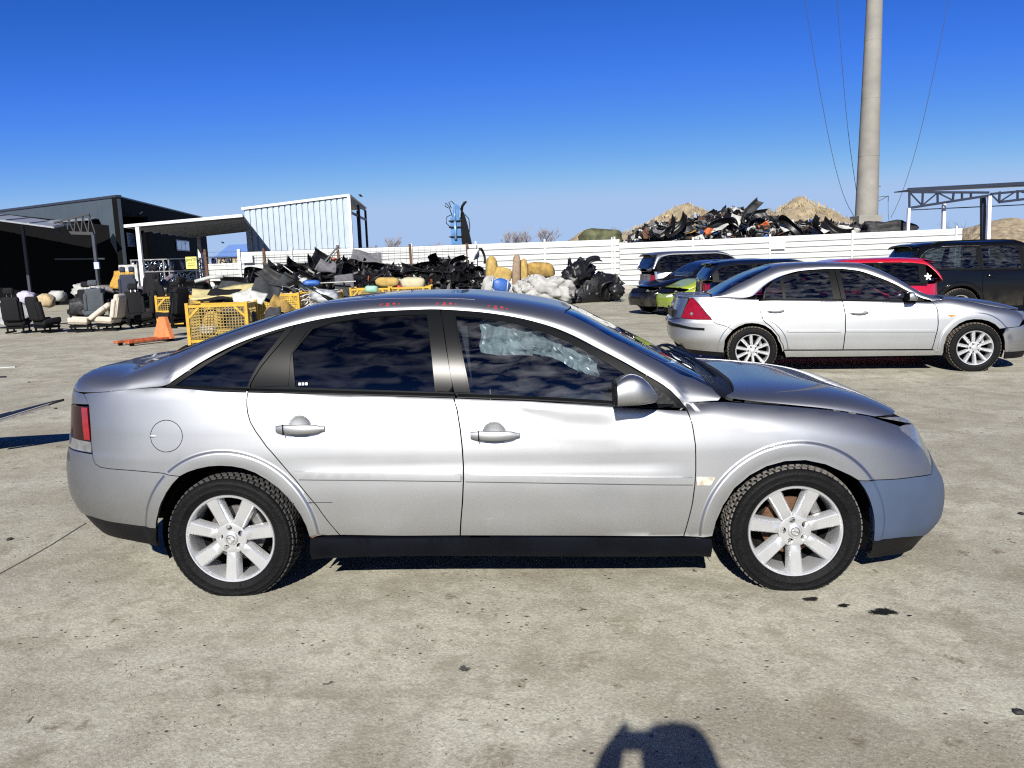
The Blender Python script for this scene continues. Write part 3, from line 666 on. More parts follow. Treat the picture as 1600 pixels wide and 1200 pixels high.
MAIN_SIDE = {
 'rear_quarter': [(-1.643, 1.026), (-1.425, 1.017), (-1.210, 1.007), (-1.208, 0.968), (-1.206, 0.939), (-1.200, 0.903), (-1.186, 0.861), (-1.158, 0.815), (-1.105, 0.742), (-1.048, 0.683), (-0.967, 0.589), (-0.872, 0.453), (-0.803, 0.302), (-0.948, 0.300), (-0.943, 0.356), (-0.952, 0.408), (-0.973, 0.457), (-1.002, 0.501), (-1.044, 0.549), (-1.096, 0.589), (-1.150, 0.622), (-1.205, 0.643), (-1.260, 0.654), (-1.316, 0.657), (-1.371, 0.654), (-1.427, 0.642), (-1.473, 0.626), (-1.510, 0.606), (-1.623, 0.619), (-1.769, 0.627), (-1.897, 0.630), (-1.949, 0.634), (-1.984, 0.648), (-2.003, 0.672), (-2.015, 0.696), (-2.036, 0.748), (-2.046, 0.835), (-2.064, 0.930), (-2.090, 0.962), (-2.125, 0.985), (-2.105, 0.990), (-2.048, 0.997), (-1.993, 1.001), (-1.940, 1.006), (-1.887, 1.012), (-1.835, 1.017), (-1.783, 1.021), (-1.731, 1.025), (-1.679, 1.027)],
 'rear_door': [(-1.210, 1.007), (-0.986, 0.996), (-0.723, 0.981), (-0.438, 0.965), (-0.232, 0.954), (-0.216, 0.902), (-0.203, 0.813), (-0.194, 0.716), (-0.190, 0.632), (-0.192, 0.564), (-0.200, 0.462), (-0.215, 0.365), (-0.227, 0.291), (-0.515, 0.293), (-0.803, 0.302), (-0.872, 0.453), (-0.967, 0.589), (-1.048, 0.683), (-1.105, 0.742), (-1.158, 0.815), (-1.186, 0.861), (-1.200, 0.903), (-1.206, 0.939), (-1.208, 0.968)],
 'front_door': [(-0.232, 0.954), (-0.051, 0.943), (0.159, 0.933), (0.415, 0.915), (0.625, 0.899), (0.876, 0.881), (1.021, 0.871), (1.010, 0.834), (0.998, 0.773), (0.969, 0.684), (0.949, 0.596), (0.928, 0.519), (0.894, 0.425), (0.871, 0.346), (0.853, 0.271), (0.301, 0.282), (-0.227, 0.291), (-0.215, 0.365), (-0.200, 0.462), (-0.192, 0.564), (-0.190, 0.632), (-0.194, 0.716), (-0.203, 0.813), (-0.216, 0.902)],
 'front_fender': [(0.853, 0.271), (0.871, 0.346), (0.894, 0.425), (0.928, 0.519), (0.949, 0.596), (0.969, 0.684), (0.998, 0.773), (1.010, 0.834), (1.027, 0.878), (1.013, 0.915), (1.071, 0.895), (1.139, 0.898), (1.208, 0.900), (1.274, 0.898), (1.337, 0.892), (1.398, 0.886), (1.459, 0.879), (1.519, 0.873), (1.578, 0.867), (1.636, 0.860), (1.694, 0.853), (1.750, 0.846), (1.806, 0.838), (1.861, 0.828), (1.916, 0.817), (1.972, 0.804), (2.029, 0.791), (2.166, 0.736), (2.147, 0.715), (2.190, 0.668), (2.240, 0.612), (2.253, 0.564), (2.240, 0.515), (2.210, 0.492), (2.071, 0.503), (1.947, 0.507), (1.839, 0.513), (1.739, 0.521), (1.708, 0.545), (1.670, 0.567), (1.598, 0.606), (1.504, 0.630), (1.401, 0.629), (1.301, 0.608), (1.207, 0.568), (1.118, 0.509), (1.042, 0.426), (1.004, 0.347), (0.989, 0.273), (0.921, 0.266)],
 'front_bumper': [(1.739, 0.521), (1.839, 0.513), (1.947, 0.507), (2.071, 0.503), (2.210, 0.492), (2.485, 0.600), (2.889, 0.600), (2.889, 0.240), (2.485, 0.235), (2.220, 0.164), (2.074, 0.191), (1.977, 0.202), (1.891, 0.204), (1.806, 0.208), (1.785, 0.264), (1.777, 0.315), (1.765, 0.380), (1.755, 0.432), (1.752, 0.480)],
 'front_lip': [(1.806, 0.208), (1.891, 0.204), (1.977, 0.202), (2.074, 0.191), (2.195, 0.169), (2.485, 0.235), (2.889, 0.240), (2.889, 0.150), (2.485, 0.150), (2.183, 0.085), (2.103, 0.083), (1.985, 0.090), (1.890, 0.088)],
 'headlight': [(2.166, 0.736), (2.147, 0.715), (2.190, 0.668), (2.240, 0.612), (2.253, 0.564), (2.240, 0.515), (2.485, 0.625), (2.485, 0.700), (2.355, 0.722), (2.239, 0.735)],
 'rear_bumper': [(-1.510, 0.606), (-1.623, 0.619), (-1.769, 0.627), (-1.897, 0.630), (-1.949, 0.634), (-1.984, 0.648), (-2.003, 0.672), (-2.015, 0.696), (-2.514, 0.700), (-2.889, 0.700), (-2.889, 0.360), (-2.514, 0.370), (-2.249, 0.355), (-2.090, 0.358), (-1.981, 0.347), (-1.883, 0.343), (-1.795, 0.338), (-1.705, 0.334), (-1.699, 0.341), (-1.649, 0.413), (-1.616, 0.470), (-1.583, 0.523), (-1.550, 0.565)],
 'rear_valance': [(-1.705, 0.334), (-1.795, 0.338), (-1.883, 0.343), (-1.981, 0.347), (-2.090, 0.358), (-2.249, 0.355), (-2.514, 0.370), (-2.889, 0.360), (-2.889, 0.240), (-2.514, 0.240), (-2.237, 0.276), (-2.212, 0.240), (-1.977, 0.237), (-1.802, 0.222)],
 'tail_lamp': [(-2.015, 0.696), (-2.034, 0.744), (-2.046, 0.835), (-2.064, 0.930), (-2.557, 0.900), (-2.514, 0.700)],
 'sill': [(-0.944, 0.296), (-0.593, 0.289), (-0.225, 0.286), (0.332, 0.278), (0.853, 0.267), (0.983, 0.264), (1.010, 0.161), (0.338, 0.173), (-0.370, 0.189), (-0.706, 0.188), (-1.002, 0.178)],
 'fuel_flap': [(-1.518, 0.798), (-1.520, 0.781), (-1.526, 0.765), (-1.535, 0.750), (-1.547, 0.738), (-1.562, 0.729), (-1.579, 0.723), (-1.597, 0.721), (-1.616, 0.722), (-1.634, 0.728), (-1.650, 0.737), (-1.664, 0.749), (-1.675, 0.763), (-1.681, 0.779), (-1.684, 0.797), (-1.682, 0.814), (-1.676, 0.830), (-1.666, 0.845), (-1.654, 0.857), (-1.638, 0.866), (-1.621, 0.872), (-1.603, 0.874), (-1.584, 0.872), (-1.566, 0.866), (-1.550, 0.857), (-1.537, 0.845), (-1.527, 0.831), (-1.521, 0.815)],
 'quarter_frame': [(-1.643, 1.026), (-1.565, 1.074), (-1.450, 1.143), (-1.368, 1.183), (-1.301, 1.216), (-1.171, 1.266), (-1.092, 1.286), (-1.013, 1.306), (-1.042, 1.264), (-1.076, 1.223), (-1.118, 1.174), (-1.167, 1.113), (-1.199, 1.063), (-1.217, 1.031), (-1.210, 1.007), (-1.425, 1.017)],
 'quarter_glass': [(-1.586, 1.035), (-1.502, 1.089), (-1.411, 1.143), (-1.322, 1.191), (-1.218, 1.237), (-1.143, 1.262), (-1.064, 1.282), (-1.090, 1.244), (-1.135, 1.186), (-1.177, 1.131), (-1.212, 1.070), (-1.231, 1.022), (-1.406, 1.025)],
 'rear_frame': [(-1.013, 1.306), (-0.931, 1.321), (-0.830, 1.336), (-0.720, 1.348), (-0.608, 1.356), (-0.495, 1.358), (-0.385, 1.358), (-0.312, 1.356), (-0.292, 1.261), (-0.274, 1.164), (-0.254, 1.040), (-0.232, 0.954), (-0.438, 0.965), (-0.723, 0.981), (-0.986, 0.996), (-1.210, 1.007), (-1.217, 1.031), (-1.199, 1.063), (-1.167, 1.113), (-1.118, 1.174), (-1.076, 1.223), (-1.042, 1.264)],
 'rear_glass': [(-1.018, 1.171), (-0.982, 1.218), (-0.929, 1.281), (-0.829, 1.308), (-0.717, 1.323), (-0.605, 1.330), (-0.493, 1.333), (-0.377, 1.333), (-0.359, 1.233), (-0.344, 1.130), (-0.327, 0.976), (-0.538, 0.988), (-0.783, 1.001), (-0.998, 1.014)],
 'front_frame': [(-0.312, 1.356), (-0.237, 1.350), (-0.149, 1.341), (-0.054, 1.329), (0.051, 1.314), (0.172, 1.290), (0.291, 1.260), (0.410, 1.220), (0.585, 1.150), (0.681, 1.112), (0.757, 1.078), (0.864, 1.025), (0.912, 1.000), (0.958, 0.971), (1.000, 0.935), (1.022, 0.889), (1.021, 0.871), (0.876, 0.881), (0.625, 0.899), (0.415, 0.915), (0.159, 0.933), (-0.051, 0.943), (-0.232, 0.954), (-0.254, 1.040), (-0.274, 1.164), (-0.292, 1.261)],
 'front_glass': [(-0.235, 1.321), (-0.148, 1.313), (-0.054, 1.301), (0.051, 1.284), (0.171, 1.258), (0.290, 1.226), (0.408, 1.186), (0.525, 1.137), (0.640, 1.085), (0.775, 1.016), (0.773, 0.972), (0.757, 0.903), (0.529, 0.918), (0.159, 0.944), (-0.159, 0.966), (-0.181, 1.068), (-0.206, 1.185)],
 'mirror_sail': [(0.795, 1.030), (0.886, 0.981), (0.946, 0.939), (0.982, 0.897), (0.985, 0.881), (0.879, 0.888), (0.763, 0.898)],
 'rub_rear': [(-0.973, 0.625), (-0.670, 0.619), (-0.202, 0.598), (-0.202, 0.569), (-0.670, 0.583), (-0.946, 0.589)],
 'rub_front': [(-0.183, 0.598), (0.352, 0.582), (0.926, 0.564), (0.921, 0.532), (0.349, 0.550), (-0.184, 0.567)],
 'repeater': [(0.946, 0.564), (1.039, 0.562), (1.005, 0.524), (0.938, 0.525)]}

def emblem_bolt(W, q):
    m = MB()
    m.lathe([(.0172*q, .0042), (.0172*q, .0020), (.0212*q, .0024), (.0212*q, .0048)], 36, 'y')
    pts = [(-.024, .004), (-.006, .0055), (-.004, .0005), (.024, -.004), (.006, -.0055), (.004, -.0005)]
    V = [(x*q, .0012, z*q) for x, z in pts] + [(x*q, .0042, z*q) for x, z in pts]
    m.add(V, [(0, 1, 2, 5), (2, 3, 4, 5)] + [(k, (k+1) % 6, 6+(k+1) % 6, 6+k) for k in range(6)])
    m.build('emblem', M['steel'], W)

def mirror_housing(parent, x0, x1, ztop, zbot, yo, yi, material, rear_black, mirror=False):
    sg = 1 if mirror else -1
    V = []; n = 18; st = np.linspace(0, 1, 9)
    zt, zbm, yof = pchip(ztop), pchip(zbot), pchip(yo)
    for f in st:
        x = x0+(x1-x0)*f; a, b, o = float(zt(f)), float(zbm(f)), float(yof(f))
        cy, cz, ry, rz = (o+yi)/2, (a+b)/2, (o-yi)/2, (a-b)/2
        for k in range(n):
            t = 2*math.pi*k/n; c, s_ = math.cos(t), math.sin(t)
            V.append((x, sg*(cy+ry*math.copysign(abs(c)**.55, c)), cz+rz*math.copysign(abs(s_)**.55, s_)))
    F = [(i*n+k, i*n+(k+1) % n, (i+1)*n+(k+1) % n, (i+1)*n+k) for i in range(len(st)-1) for k in range(n)]
    F += [tuple(range((len(st)-1)*n, len(st)*n))]
    m = MB(); m.add(V, F); o = m.build('door_mirror', material, parent, True); smooth_by_angle(o, 50)
    bm = bmesh.new(); bm.from_mesh(o.data); bmesh.ops.recalc_face_normals(bm, faces=bm.faces); bm.to_mesh(o.data); bm.free()
    r = MB(); V2 = [(x0-.012+.012*(i == 1), v[1], v[2]) for i in (0, 1) for v in V[:n]]
    r.add(V2, [(k, (k+1) % n, n+(k+1) % n, n+k) for k in range(n)] + [tuple(range(n))])
    r.build('mirror_rim', M['black_trim'], o)
    s_ = MB(); a, b = float(zbm(.55)), float(zt(.4))
    s_.box(((x0+x1)/2+.03, sg*(yi-.03), a+.025), (.10, .10, .05)); k = s_.build('mirror_stalk', M['plastic'], o); bevel(k, .01)
    return o

def strokes(surf, polys, x0, w0, sx_, sw, r, name, parent, mt):
    m = MB()
    for pl in polys:
        P = surf.top(np.array([x0+sx_*p[0] for p in pl]), np.array([w0+sw*p[1] for p in pl]))
        P[:, 2] += .0015
        m.tube(P, r, 4)
    return m.build(name, mt, parent)

def belt_strip(surf, x0, x1, root, mirror, mt):
    xs = np.linspace(x0, x1, 40); zb = surf.zb(xs); sg = 1 if mirror else -1
    A = [(x, sg*(float(surf.ye(x))+.004), z-.004) for x, z in zip(xs, zb)]
    A2 = [(x, sg*(float(surf.ye(x))+.006), z+.004) for x, z in zip(xs, zb)]
    B_ = [(x, sg*(float(surf.ygh(x, z))-.004), z+.010) for x, z in zip(xs, zb)]
    n = len(xs); m = MB()
    F = [(i, i+1, n+i+1, n+i) for i in range(2*n-1) if i % n != n-1]
    m.add(A+A2+B_, F if not mirror else [f[::-1] for f in F])
    return m.build('belt_moulding', mt, root, True)

def build_main():
    S = CarSurf(MAIN); P = MAIN_SIDE
    root = tag(empty('hatchback_car', (-1.346, 4.552, 0), -.05003), 'large silver five-door hatchback with a grey primer front bumper filling the foreground', 'car')
    fs, fg = S.side, S.side_gh
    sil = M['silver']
    for mir in (False, True):
        k = dict(mirror=mir)
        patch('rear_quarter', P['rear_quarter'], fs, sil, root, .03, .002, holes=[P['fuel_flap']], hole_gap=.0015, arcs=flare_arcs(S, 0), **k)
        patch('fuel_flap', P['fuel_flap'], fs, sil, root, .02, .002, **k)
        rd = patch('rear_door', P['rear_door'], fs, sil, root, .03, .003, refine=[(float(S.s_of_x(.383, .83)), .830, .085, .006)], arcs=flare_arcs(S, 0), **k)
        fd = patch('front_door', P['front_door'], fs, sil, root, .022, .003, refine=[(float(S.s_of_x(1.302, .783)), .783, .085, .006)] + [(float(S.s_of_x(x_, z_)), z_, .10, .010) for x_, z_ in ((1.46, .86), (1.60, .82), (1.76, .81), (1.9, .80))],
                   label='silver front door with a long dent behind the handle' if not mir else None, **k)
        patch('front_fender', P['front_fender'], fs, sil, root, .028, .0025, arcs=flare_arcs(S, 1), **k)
        patch('sill_panel', P['sill'], fs, M['sill'], root, .05, .001, .03, off=.006, **k)
        patch('rub_strip', P['rub_rear'], fs, sil, rd, .07, .0005, .014, off=.014, **k)
        patch('rub_strip', P['rub_front'], fs, sil, fd, .07, .0005, .014, off=.014, **k)
        patch('side_repeater', P['repeater'], fs, M['yellowed'], root, .02, .0005, .01, off=.007, **k)
        patch('headlight', P['headlight'], fs, M['clear_lens'], root, .03, .003, .02, off=-.004, **k)
        tl = patch('tail_lamp', P['tail_lamp'], fs, M['dark_lens'], root, .03, .003, .02, **k)
        q = P['tail_lamp']
        patch('reversing_lens', [(q[0][0]-.004, .702), (q[1][0]-.004, .755), (-2.50, .765), (-2.45, .706)], fs, M['clear_lens'], tl, .03, .001, .004, off=.004, **k)
        patch('red_lens', [(q[1][0]-.006, .762), (q[3][0]-.008, .922), (q[3][0]-.060, .920), (q[1][0]-.055, .762)], fs, M['red_lens'], tl, .03, .001, .004, off=.004, **k)
        patch('tailgate_corner', [(-2.064, .936), (-2.09, .964), (-2.128, .988), (-2.5, 1.0), (-2.889, 1.0), (-2.889, .905), (-2.557, .906)], fs, sil, root, .03, .003, **k)
        # windows
        for nm, fr_, gls, gm in (('quarter', 'quarter_frame', ('quarter_glass',), M['glass_dark']), ('rear', 'rear_frame', ('rear_glass',), M['glass_dark']), ('front', 'front_frame', ('front_glass',), M['glass'])):
            par = {'quarter': root, 'rear': rd, 'front': fd}[nm]
            fo = patch('window_frame', P[fr_], fg, M['satin_trim'] if nm != 'quarter' else M['black_trim'], par, .03, .0022, .018, holes=[P[g] for g in gls], hole_gap=0, **k)
            for g in gls:
                patch('window_glass', P[g], fg, gm, fo, .04, -.006, 0, off=-.007, **k)
        # chromeless highlight rail along the top of the door frames, rubber triangle by the mirror
        patch('mirror_base_panel', P['mirror_sail'], fg, M['plastic'], fd, .02, .0, .012, off=.006, **k)
        patch('frame_rear_panel', [(-1.195, 1.02), (-1.030, 1.022), (-1.026, 1.165), (-.955, 1.272), (-1.02, 1.29), (-1.10, 1.185), (-1.155, 1.11)], fg, M['satin_trim'], rd, .03, .0, .006, off=.004, **k)
        patch('pillar_panel', [(-.368, 1.330), (-.305, 1.333), (-.238, .972), (-.318, .978)], fg, M['satin_trim'], rd, .03, .0015, .006, off=.005, **k)
        patch('pillar_panel', [(-.298, 1.333), (-.244, 1.328), (-.166, .966), (-.231, .972)], fg, M['satin_trim'], fd, .03, .0015, .006, off=.005, **k)
        belt_strip(S, -.28, .125, root, mir, M['black_trim']); belt_strip(S, .135, 1.12, rd, mir, M['black_trim']); belt_strip(S, 1.13, 2.18, fd, mir, M['black_trim'])
        car_handle(rd, S, .272, .503, .829, .827, sil, mir); car_handle(fd, S, 1.192, 1.420, .783, .780, sil, mir)
        sg = 1 if mir else -1
        mirror_housing(fd, 1.862, 2.055, [(0, 1.035), (.1, 1.050), (.35, 1.062), (.6, 1.047), (.82, 1.005), (1, .955)], [(0, .925), (1, .930)], [(0, 1.05), (.5, 1.045), (.85, .99), (1, .94)], .872, sil, True, mir)
    # wrap-round bumpers are one piece each: both halves joined across the middle
    def whole(name, poly, mt, h, **kw):
        p = [(a, b) for a, b in poly]
        a = patch(name, p, fs, mt, None, h, **kw); b = patch(name, p, fs, mt, None, h, mirror=True, **kw)
        bm = bmesh.new(); na = []
        for o in (a, b):
            na += [tuple(c.vector) for c in o.data.corner_normals]
            bm.from_mesh(o.data)
        me = bpy.data.meshes.new(name); bm.to_mesh(me); bm.free(); me.materials.append(mt)
        me.polygons.foreach_set('use_smooth', [True]*len(me.polygons))
        try: me.normals_split_custom_set(na)
        except Exception: pass
        for o in (a, b): bpy.data.objects.remove(o, do_unlink=True)
        return link(name, me, root)
    whole('front_bumper', P['front_bumper'], M['primer'], .035, gap=.002, arcs=flare_arcs(S, 1))['label'] = 'grey-blue primered front bumper'
    whole('front_lip', P['front_lip'], M['plastic'], .04, gap=.001, off=-.006)
    whole('rear_bumper', P['rear_bumper'], M['silver'], .035, gap=.002, arcs=flare_arcs(S, 0))
    whole('rear_valance', P['rear_valance'], M['plastic'], .04, gap=.001, off=-.008)
    whole('grille', [(2.50, .615), (2.889, .612), (2.889, .70), (2.50, .69)], M['black_trim'], .04, gap=.001)
    whole('tailgate_face', [(-2.52, .705), (-2.889, .705), (-2.889, .90), (-2.56, .90)], M['silver'], .05, gap=.001)
    # top surfaces
    ft = S.top; sx = (1.0, .75)
    we = [(1.690, 0), (1.682, -.18), (1.668, -.33), (1.650, -.470), (1.648, -.54), (1.681, -.568), (1.726, -.600), (1.854, -.640), (1.990, -.645), (2.126, -.625), (2.263, -.625), (2.339, -.714)]
    hatch = [(.265, 0), (.255, -.45), (.235, -.66), (.16, -.70), (-.1, -.66), (-.40, -.61), (-.52, -.655), (-.70, -.672), (-.85, -.71), (-.94, -.78)]
    ed = [(x, -1) for x in np.linspace(-.94, 2.355, 60)]
    near = ed + [(2.372, -.90), (2.352, -.80)] + we[::-1]
    roof = near + [(x, -w) for x, w in near[::-1][1:]] + [(x, -w) for x, w in hatch[::-1]][:-1] + hatch[:-1]
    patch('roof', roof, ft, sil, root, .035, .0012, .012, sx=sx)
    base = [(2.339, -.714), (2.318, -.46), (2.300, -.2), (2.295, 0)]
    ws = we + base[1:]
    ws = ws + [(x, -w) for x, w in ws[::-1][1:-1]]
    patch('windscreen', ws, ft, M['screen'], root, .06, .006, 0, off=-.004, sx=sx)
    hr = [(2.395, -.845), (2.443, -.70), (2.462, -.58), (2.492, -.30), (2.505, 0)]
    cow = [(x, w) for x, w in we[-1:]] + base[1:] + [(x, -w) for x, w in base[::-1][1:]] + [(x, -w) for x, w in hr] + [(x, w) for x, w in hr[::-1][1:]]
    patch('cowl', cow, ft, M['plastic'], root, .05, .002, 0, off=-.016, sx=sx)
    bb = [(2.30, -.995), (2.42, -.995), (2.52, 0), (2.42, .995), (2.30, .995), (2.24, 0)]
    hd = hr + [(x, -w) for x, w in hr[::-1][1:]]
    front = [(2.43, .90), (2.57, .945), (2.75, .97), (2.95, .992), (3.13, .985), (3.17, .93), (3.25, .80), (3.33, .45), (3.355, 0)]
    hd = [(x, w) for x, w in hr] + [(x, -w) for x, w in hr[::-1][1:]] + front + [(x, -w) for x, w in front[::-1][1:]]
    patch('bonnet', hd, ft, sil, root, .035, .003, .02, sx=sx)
    nb = [(2.36, -1), (2.40, -.86)] + [(x, -w-.012) for x, w in front[:5]] + [(3.14, -1)] + [(x, -1) for x in np.linspace(3.1, 2.4, 8)]
    hh = hatch[:] + [(x, -w) for x, w in hatch[::-1][1:-1]]
    for sg in (-1, 1):
        patch('headlight_top', [(3.15, sg*.998), (3.19, sg*.95), (3.265, sg*.82), (3.33, sg*.74), (3.40, sg*.78), (3.36, sg*.998)], ft, M['clear_lens'], root, .04, .001, .0, off=-.006, sx=sx)
    tg = patch('tailgate', hh, ft, sil, root, .04, .002, .015, sx=sx)
    rg = [(.215, 0), (.20, -.42), (.15, -.60), (-.08, -.57), (-.36, -.50), (-.43, -.30), (-.45, 0)]
    patch('rear_window', rg + [(x, -w) for x, w in rg[::-1][1:-1]], ft, M['glass_dark'], tg, .05, 0, 0, off=.0025, sx=sx)
    wp = MB(); c = S.top(-.57, 0.02); wp.box(tuple(c + [0, 0, .02]), (.06, .04, .04), (0, -.5, 0)); wp.bar(tuple(c+[0, 0, .03]), tuple(S.top(-.30, .35)+[0, 0, .02]), .018)
    k = wp.build('rear_wiper', M['black_trim'], tg); bevel(k, .006)
    # wipers, aerial, roof strip, numbers on the roof edge
    w_ = MB()
    for (xa, wa, xb, wb) in ((2.395, -.42, 2.30, .20), (2.40, .12, 2.27, .66)):
        a = S.top(xa, wa); pts = [S.top(xa+(xb-xa)*t, wa+(wb-wa)*t) + [0, 0, .018+.02*math.sin(math.pi*t)] for t in np.linspace(0, 1, 7)]
        w_.tube(pts, .009, 6); w_.tube([p + [-.03, 0, -.006] for p in pts[2:]], .006, 5)
    w_.build('wipers', M['black_trim'], root)
    an = MB(); a = Vector((.335, 0, 1.388)); b = Vector((.035, 0, 1.565))
    an.tube([a - (b-a)*.03, a+(b-a)*.16, a+(b-a)*.2, b], [.014, .009, .0035, .0025], 8)
    an.build('roof_aerial', M['black_trim'], root, True)
    for sg in (-1, 1):
        xs = np.linspace(.40, 1.2, 40); V = []
        w0 = np.interp(xs, [.32, .66, 1.1, 1.55], [.50, .56, .62, .60])
        for d, u in ((-.005, -.002), (-.003, .0012), (.003, .0012), (.005, -.002)):
            Pp = S.top(xs, sg*(w0+d)); Pp[:, 2] += u; V += [tuple(p) for p in Pp]
        n = len(xs); m = MB(); F = [(j*n+i, j*n+i+1, (j+1)*n+i+1, (j+1)*n+i) for j in range(3) for i in range(n-1)]
        m.add(V, F if sg < 0 else [f[::-1] for f in F]); m.build('roof_strip', sil, root, True)
    one = [[(0, .1), (.35, 1), (.05, -.9)]]; two = [[(0, .55), (.25, 1), (.45, .6), (.1, -.6), (.0, -.9), (.6, -.75)]]
    nine = [[(.45, .3), (.15, .1), (.05, .6), (.3, 1), (.45, .5), (.3, -.9)]]
    small = [[(0, .1), (.2, .45), (.1, -.6)]]
    def digits(ch, x0, w0):
        pl = []
        for i, d in enumerate(ch):
            pl += [[(p[0]+i*.85, p[1]) for p in st] for st in d]
        strokes(S, pl, x0, w0, .036, .040, .0011, 'handwritten_number', root, M['red_ink'])
    digits((one, two, nine, small), .735, -.80); digits((one, two, nine, small), 1.015, -.82); digits((one, two, nine, small), 1.268, -.80)
    m = MB(); V = []
    for i, t in enumerate(np.linspace(0, math.pi*2, 14, endpoint=False)): V.append((-.352+.019*math.cos(t), float(S.side(S.s_of_x(-.352, .797), .797)[1])-.003, .797+.006*math.sin(t)))
    V.append((-.352, V[0][1]-.005, .797)); m.add(V, [(i, (i+1) % 14, 14) for i in range(14)]); m.build('flap_tab', sil, root, True)
    m = MB(); yv = lambda x, z: -float(S.ygh(x, z))+.001
    for i in range(3): x = .365+i*.016; m.add([(x, yv(x, 1.022), 1.022), (x+.011, yv(x, 1.022), 1.022), (x+.011, yv(x, 1.034), 1.034), (x, yv(x, 1.034), 1.034)], [(0, 1, 2, 3)])
    m.build('glass_marking', M['white_paint'], root)
    # scratch and rust by the rear arch
    m = MB()
    for a, b, z, w in ((.333, .42, .470, .004), (.42, .52, .4705, .0022)):
        m.add([(x, float(S.side(S.s_of_x(x, z), z)[1])-.0012, z+d) for x in (a, b) for d in (-w/2, w/2)], [(0, 2, 3, 1)])
    m.build('scratch', M['black_trim'], root)
    m = MB()
    for i in range(9):
        x, z = .408+random.random()*.035, .298+random.random()*.014; y = float(S.side(S.s_of_x(x, z), z)[1])-.0014; r = .003+.004*random.random()
        m.add([(x+r*math.cos(a)*(.7+.6*random.random()), y, z+r*.7*math.sin(a)) for a in np.linspace(0, 2*math.pi, 7, endpoint=False)], [tuple(range(7))])
    m.build('rust_spots', M['rust'], root)
    # wheels
    for x, nm in ((0, 'rear'), (2.7, 'front')):
        for sg in (-1, 1):
            make_wheel(root, (x, sg*.872, .287), sg, emblem=emblem_bolt, spin=(-.06 if nm == 'rear' else .05), disc='rust' if nm == 'front' else 'steel', tyre_m='tyre', tread_m='tread' if nm == 'front' else 'tread_dark')
    underbody(root, -.86, 3.38, .83, .17, (0, 2.7), .315)
    car_interior(root, 2.3, -.2, .28, 2.02, .90, .80)
    # deployed curtain airbag hanging in crumpled folds on the far side, and a card on the windscreen pillar
    nx, nz = 46, 16; V = []
    for j in range(nz):
        for i in range(nx):
            f, g = i/(nx-1), j/(nz-1)
            x = 1.23 + .57*f; zt = float(S.zd(x))+.01; z = zt - (.205-.055*f+.012*math.sin(f*9))*g
            fold = abs(math.sin(f*26+1.5*math.sin(g*4)))*.020 + abs(math.sin(f*47+g*5))*.010 + .008*math.sin(g*17+f*9)
            V.append((x+.006*math.sin(g*13+f*21), -float(S.ygh(x, z))+.045+.03*g + fold, z))
    m = MB(); m.add(V, [(j*nx+i, j*nx+i+1, (j+1)*nx+i+1, (j+1)*nx+i) for j in range(nz-1) for i in range(nx-1)])
    m.build('curtain_airbag', mat('crumpled_film', (.24, .265, .255), .28, .0, .4, noise=.4, nscale=12), root, False)
    m = MB(); m.box((1.80, -float(S.ygh(1.8, 1.12))+.05, 1.125), (.085, .006, .065), (0, .5, 0)); m.build('paper_card', mat('cream_card', (.50, .46, .36), .8), root)
    return root
M['tread_dark'] = mat('tread_rubber', (.028, .027, .026), .9, 0, 0, noise=.35, nscale=30, bump=.3, bscale=100)
hatchback = build_main()
# ----------------------------------------------------------------- the silver saloon behind it
SEDAN = dict(
    xm=1.3, n=5.0, L=2.35, gh=(.825, .34, .42), ghx=(-.02, 2.2), pq=(5.0, 1.8),
    W=[(.10, .82), (.2, .865), (.3, .885), (.42, .897), (.55, .905), (.68, .904), (.80, .893), (.90, .878), (1.08, .84)],
    zb=[(-1.1, .99), (-.8, 1.03), (-.4, 1.025), (0, .99), (.129, .984), (.4, .973), (1.0, .952), (1.16, .949), (1.94, .913), (2.15, .905), (2.41, .93), (2.67, .895), (3.02, .815), (3.32, .758), (3.5, .70), (3.62, .64)],
    ye=[(-1.1, .62), (-.8, .74), (-.3, .79), (.05, .83), (2.1, .845), (2.3, .80), (2.7, .75), (3.1, .70), (3.4, .60), (3.62, .4)],
    roll=[(-1.1, .07), (-.3, .06), (0, .045), (2.05, .04), (2.25, .08), (2.5, .10), (3.6, .10)],
    zd=[(-1.1, .99), (-.8, 1.03), (-.4, 1.025), (-.12, 1.01), (.0, 1.03), (.06, 1.075), (.16, 1.16), (.28, 1.235), (.42, 1.29), (.67, 1.343), (1.014, 1.356), (1.111, 1.354), (1.347, 1.325), (1.574, 1.244), (1.797, 1.14), (1.994, 1.02), (2.14, .945), (2.25, .925), (2.41, .93), (2.67, .895), (3.02, .815), (3.32, .758), (3.5, .70), (3.62, .64)],
    zc=[(-1.12, 1.03), (-1.06, 1.055), (-.914, 1.065), (-.536, 1.083), (-.243, 1.236), (.02, 1.351), (.195, 1.404), (.412, 1.435), (.845, 1.447), (1.187, 1.438), (1.443, 1.42), (1.698, 1.36), (1.954, 1.25), (2.212, 1.10), (2.469, .98), (2.668, .94), (2.965, .90), (3.337, .83), (3.5, .77), (3.62, .68)],
    xr=[(.10, -.85), (.25, -.98), (.37, -1.06), (.46, -1.10), (.55, -1.125), (.70, -1.13), (.74, -1.10), (.86, -1.09), (.98, -1.08), (1.08, -1.06)],
    xf=[(.10, 3.52), (.25, 3.58), (.42, 3.62), (.5, 3.62), (.62, 3.58), (.70, 3.52), (.77, 3.45), (.9, 3.3), (1.05, 3.2)],
    flare=[(0, .30, .37, .09, .011), (2.754, .30, .37, .09, .011)], bumps=[])
SEDAN['xr'] = [(0.1, -0.709), (0.25, -0.839), (0.37, -0.966), (0.46, -1.06), (0.55, -1.065), (0.7, -1.073), (0.74, -1.036), (0.86, -1.001), (0.98, -0.968), (1.08, -0.948)]
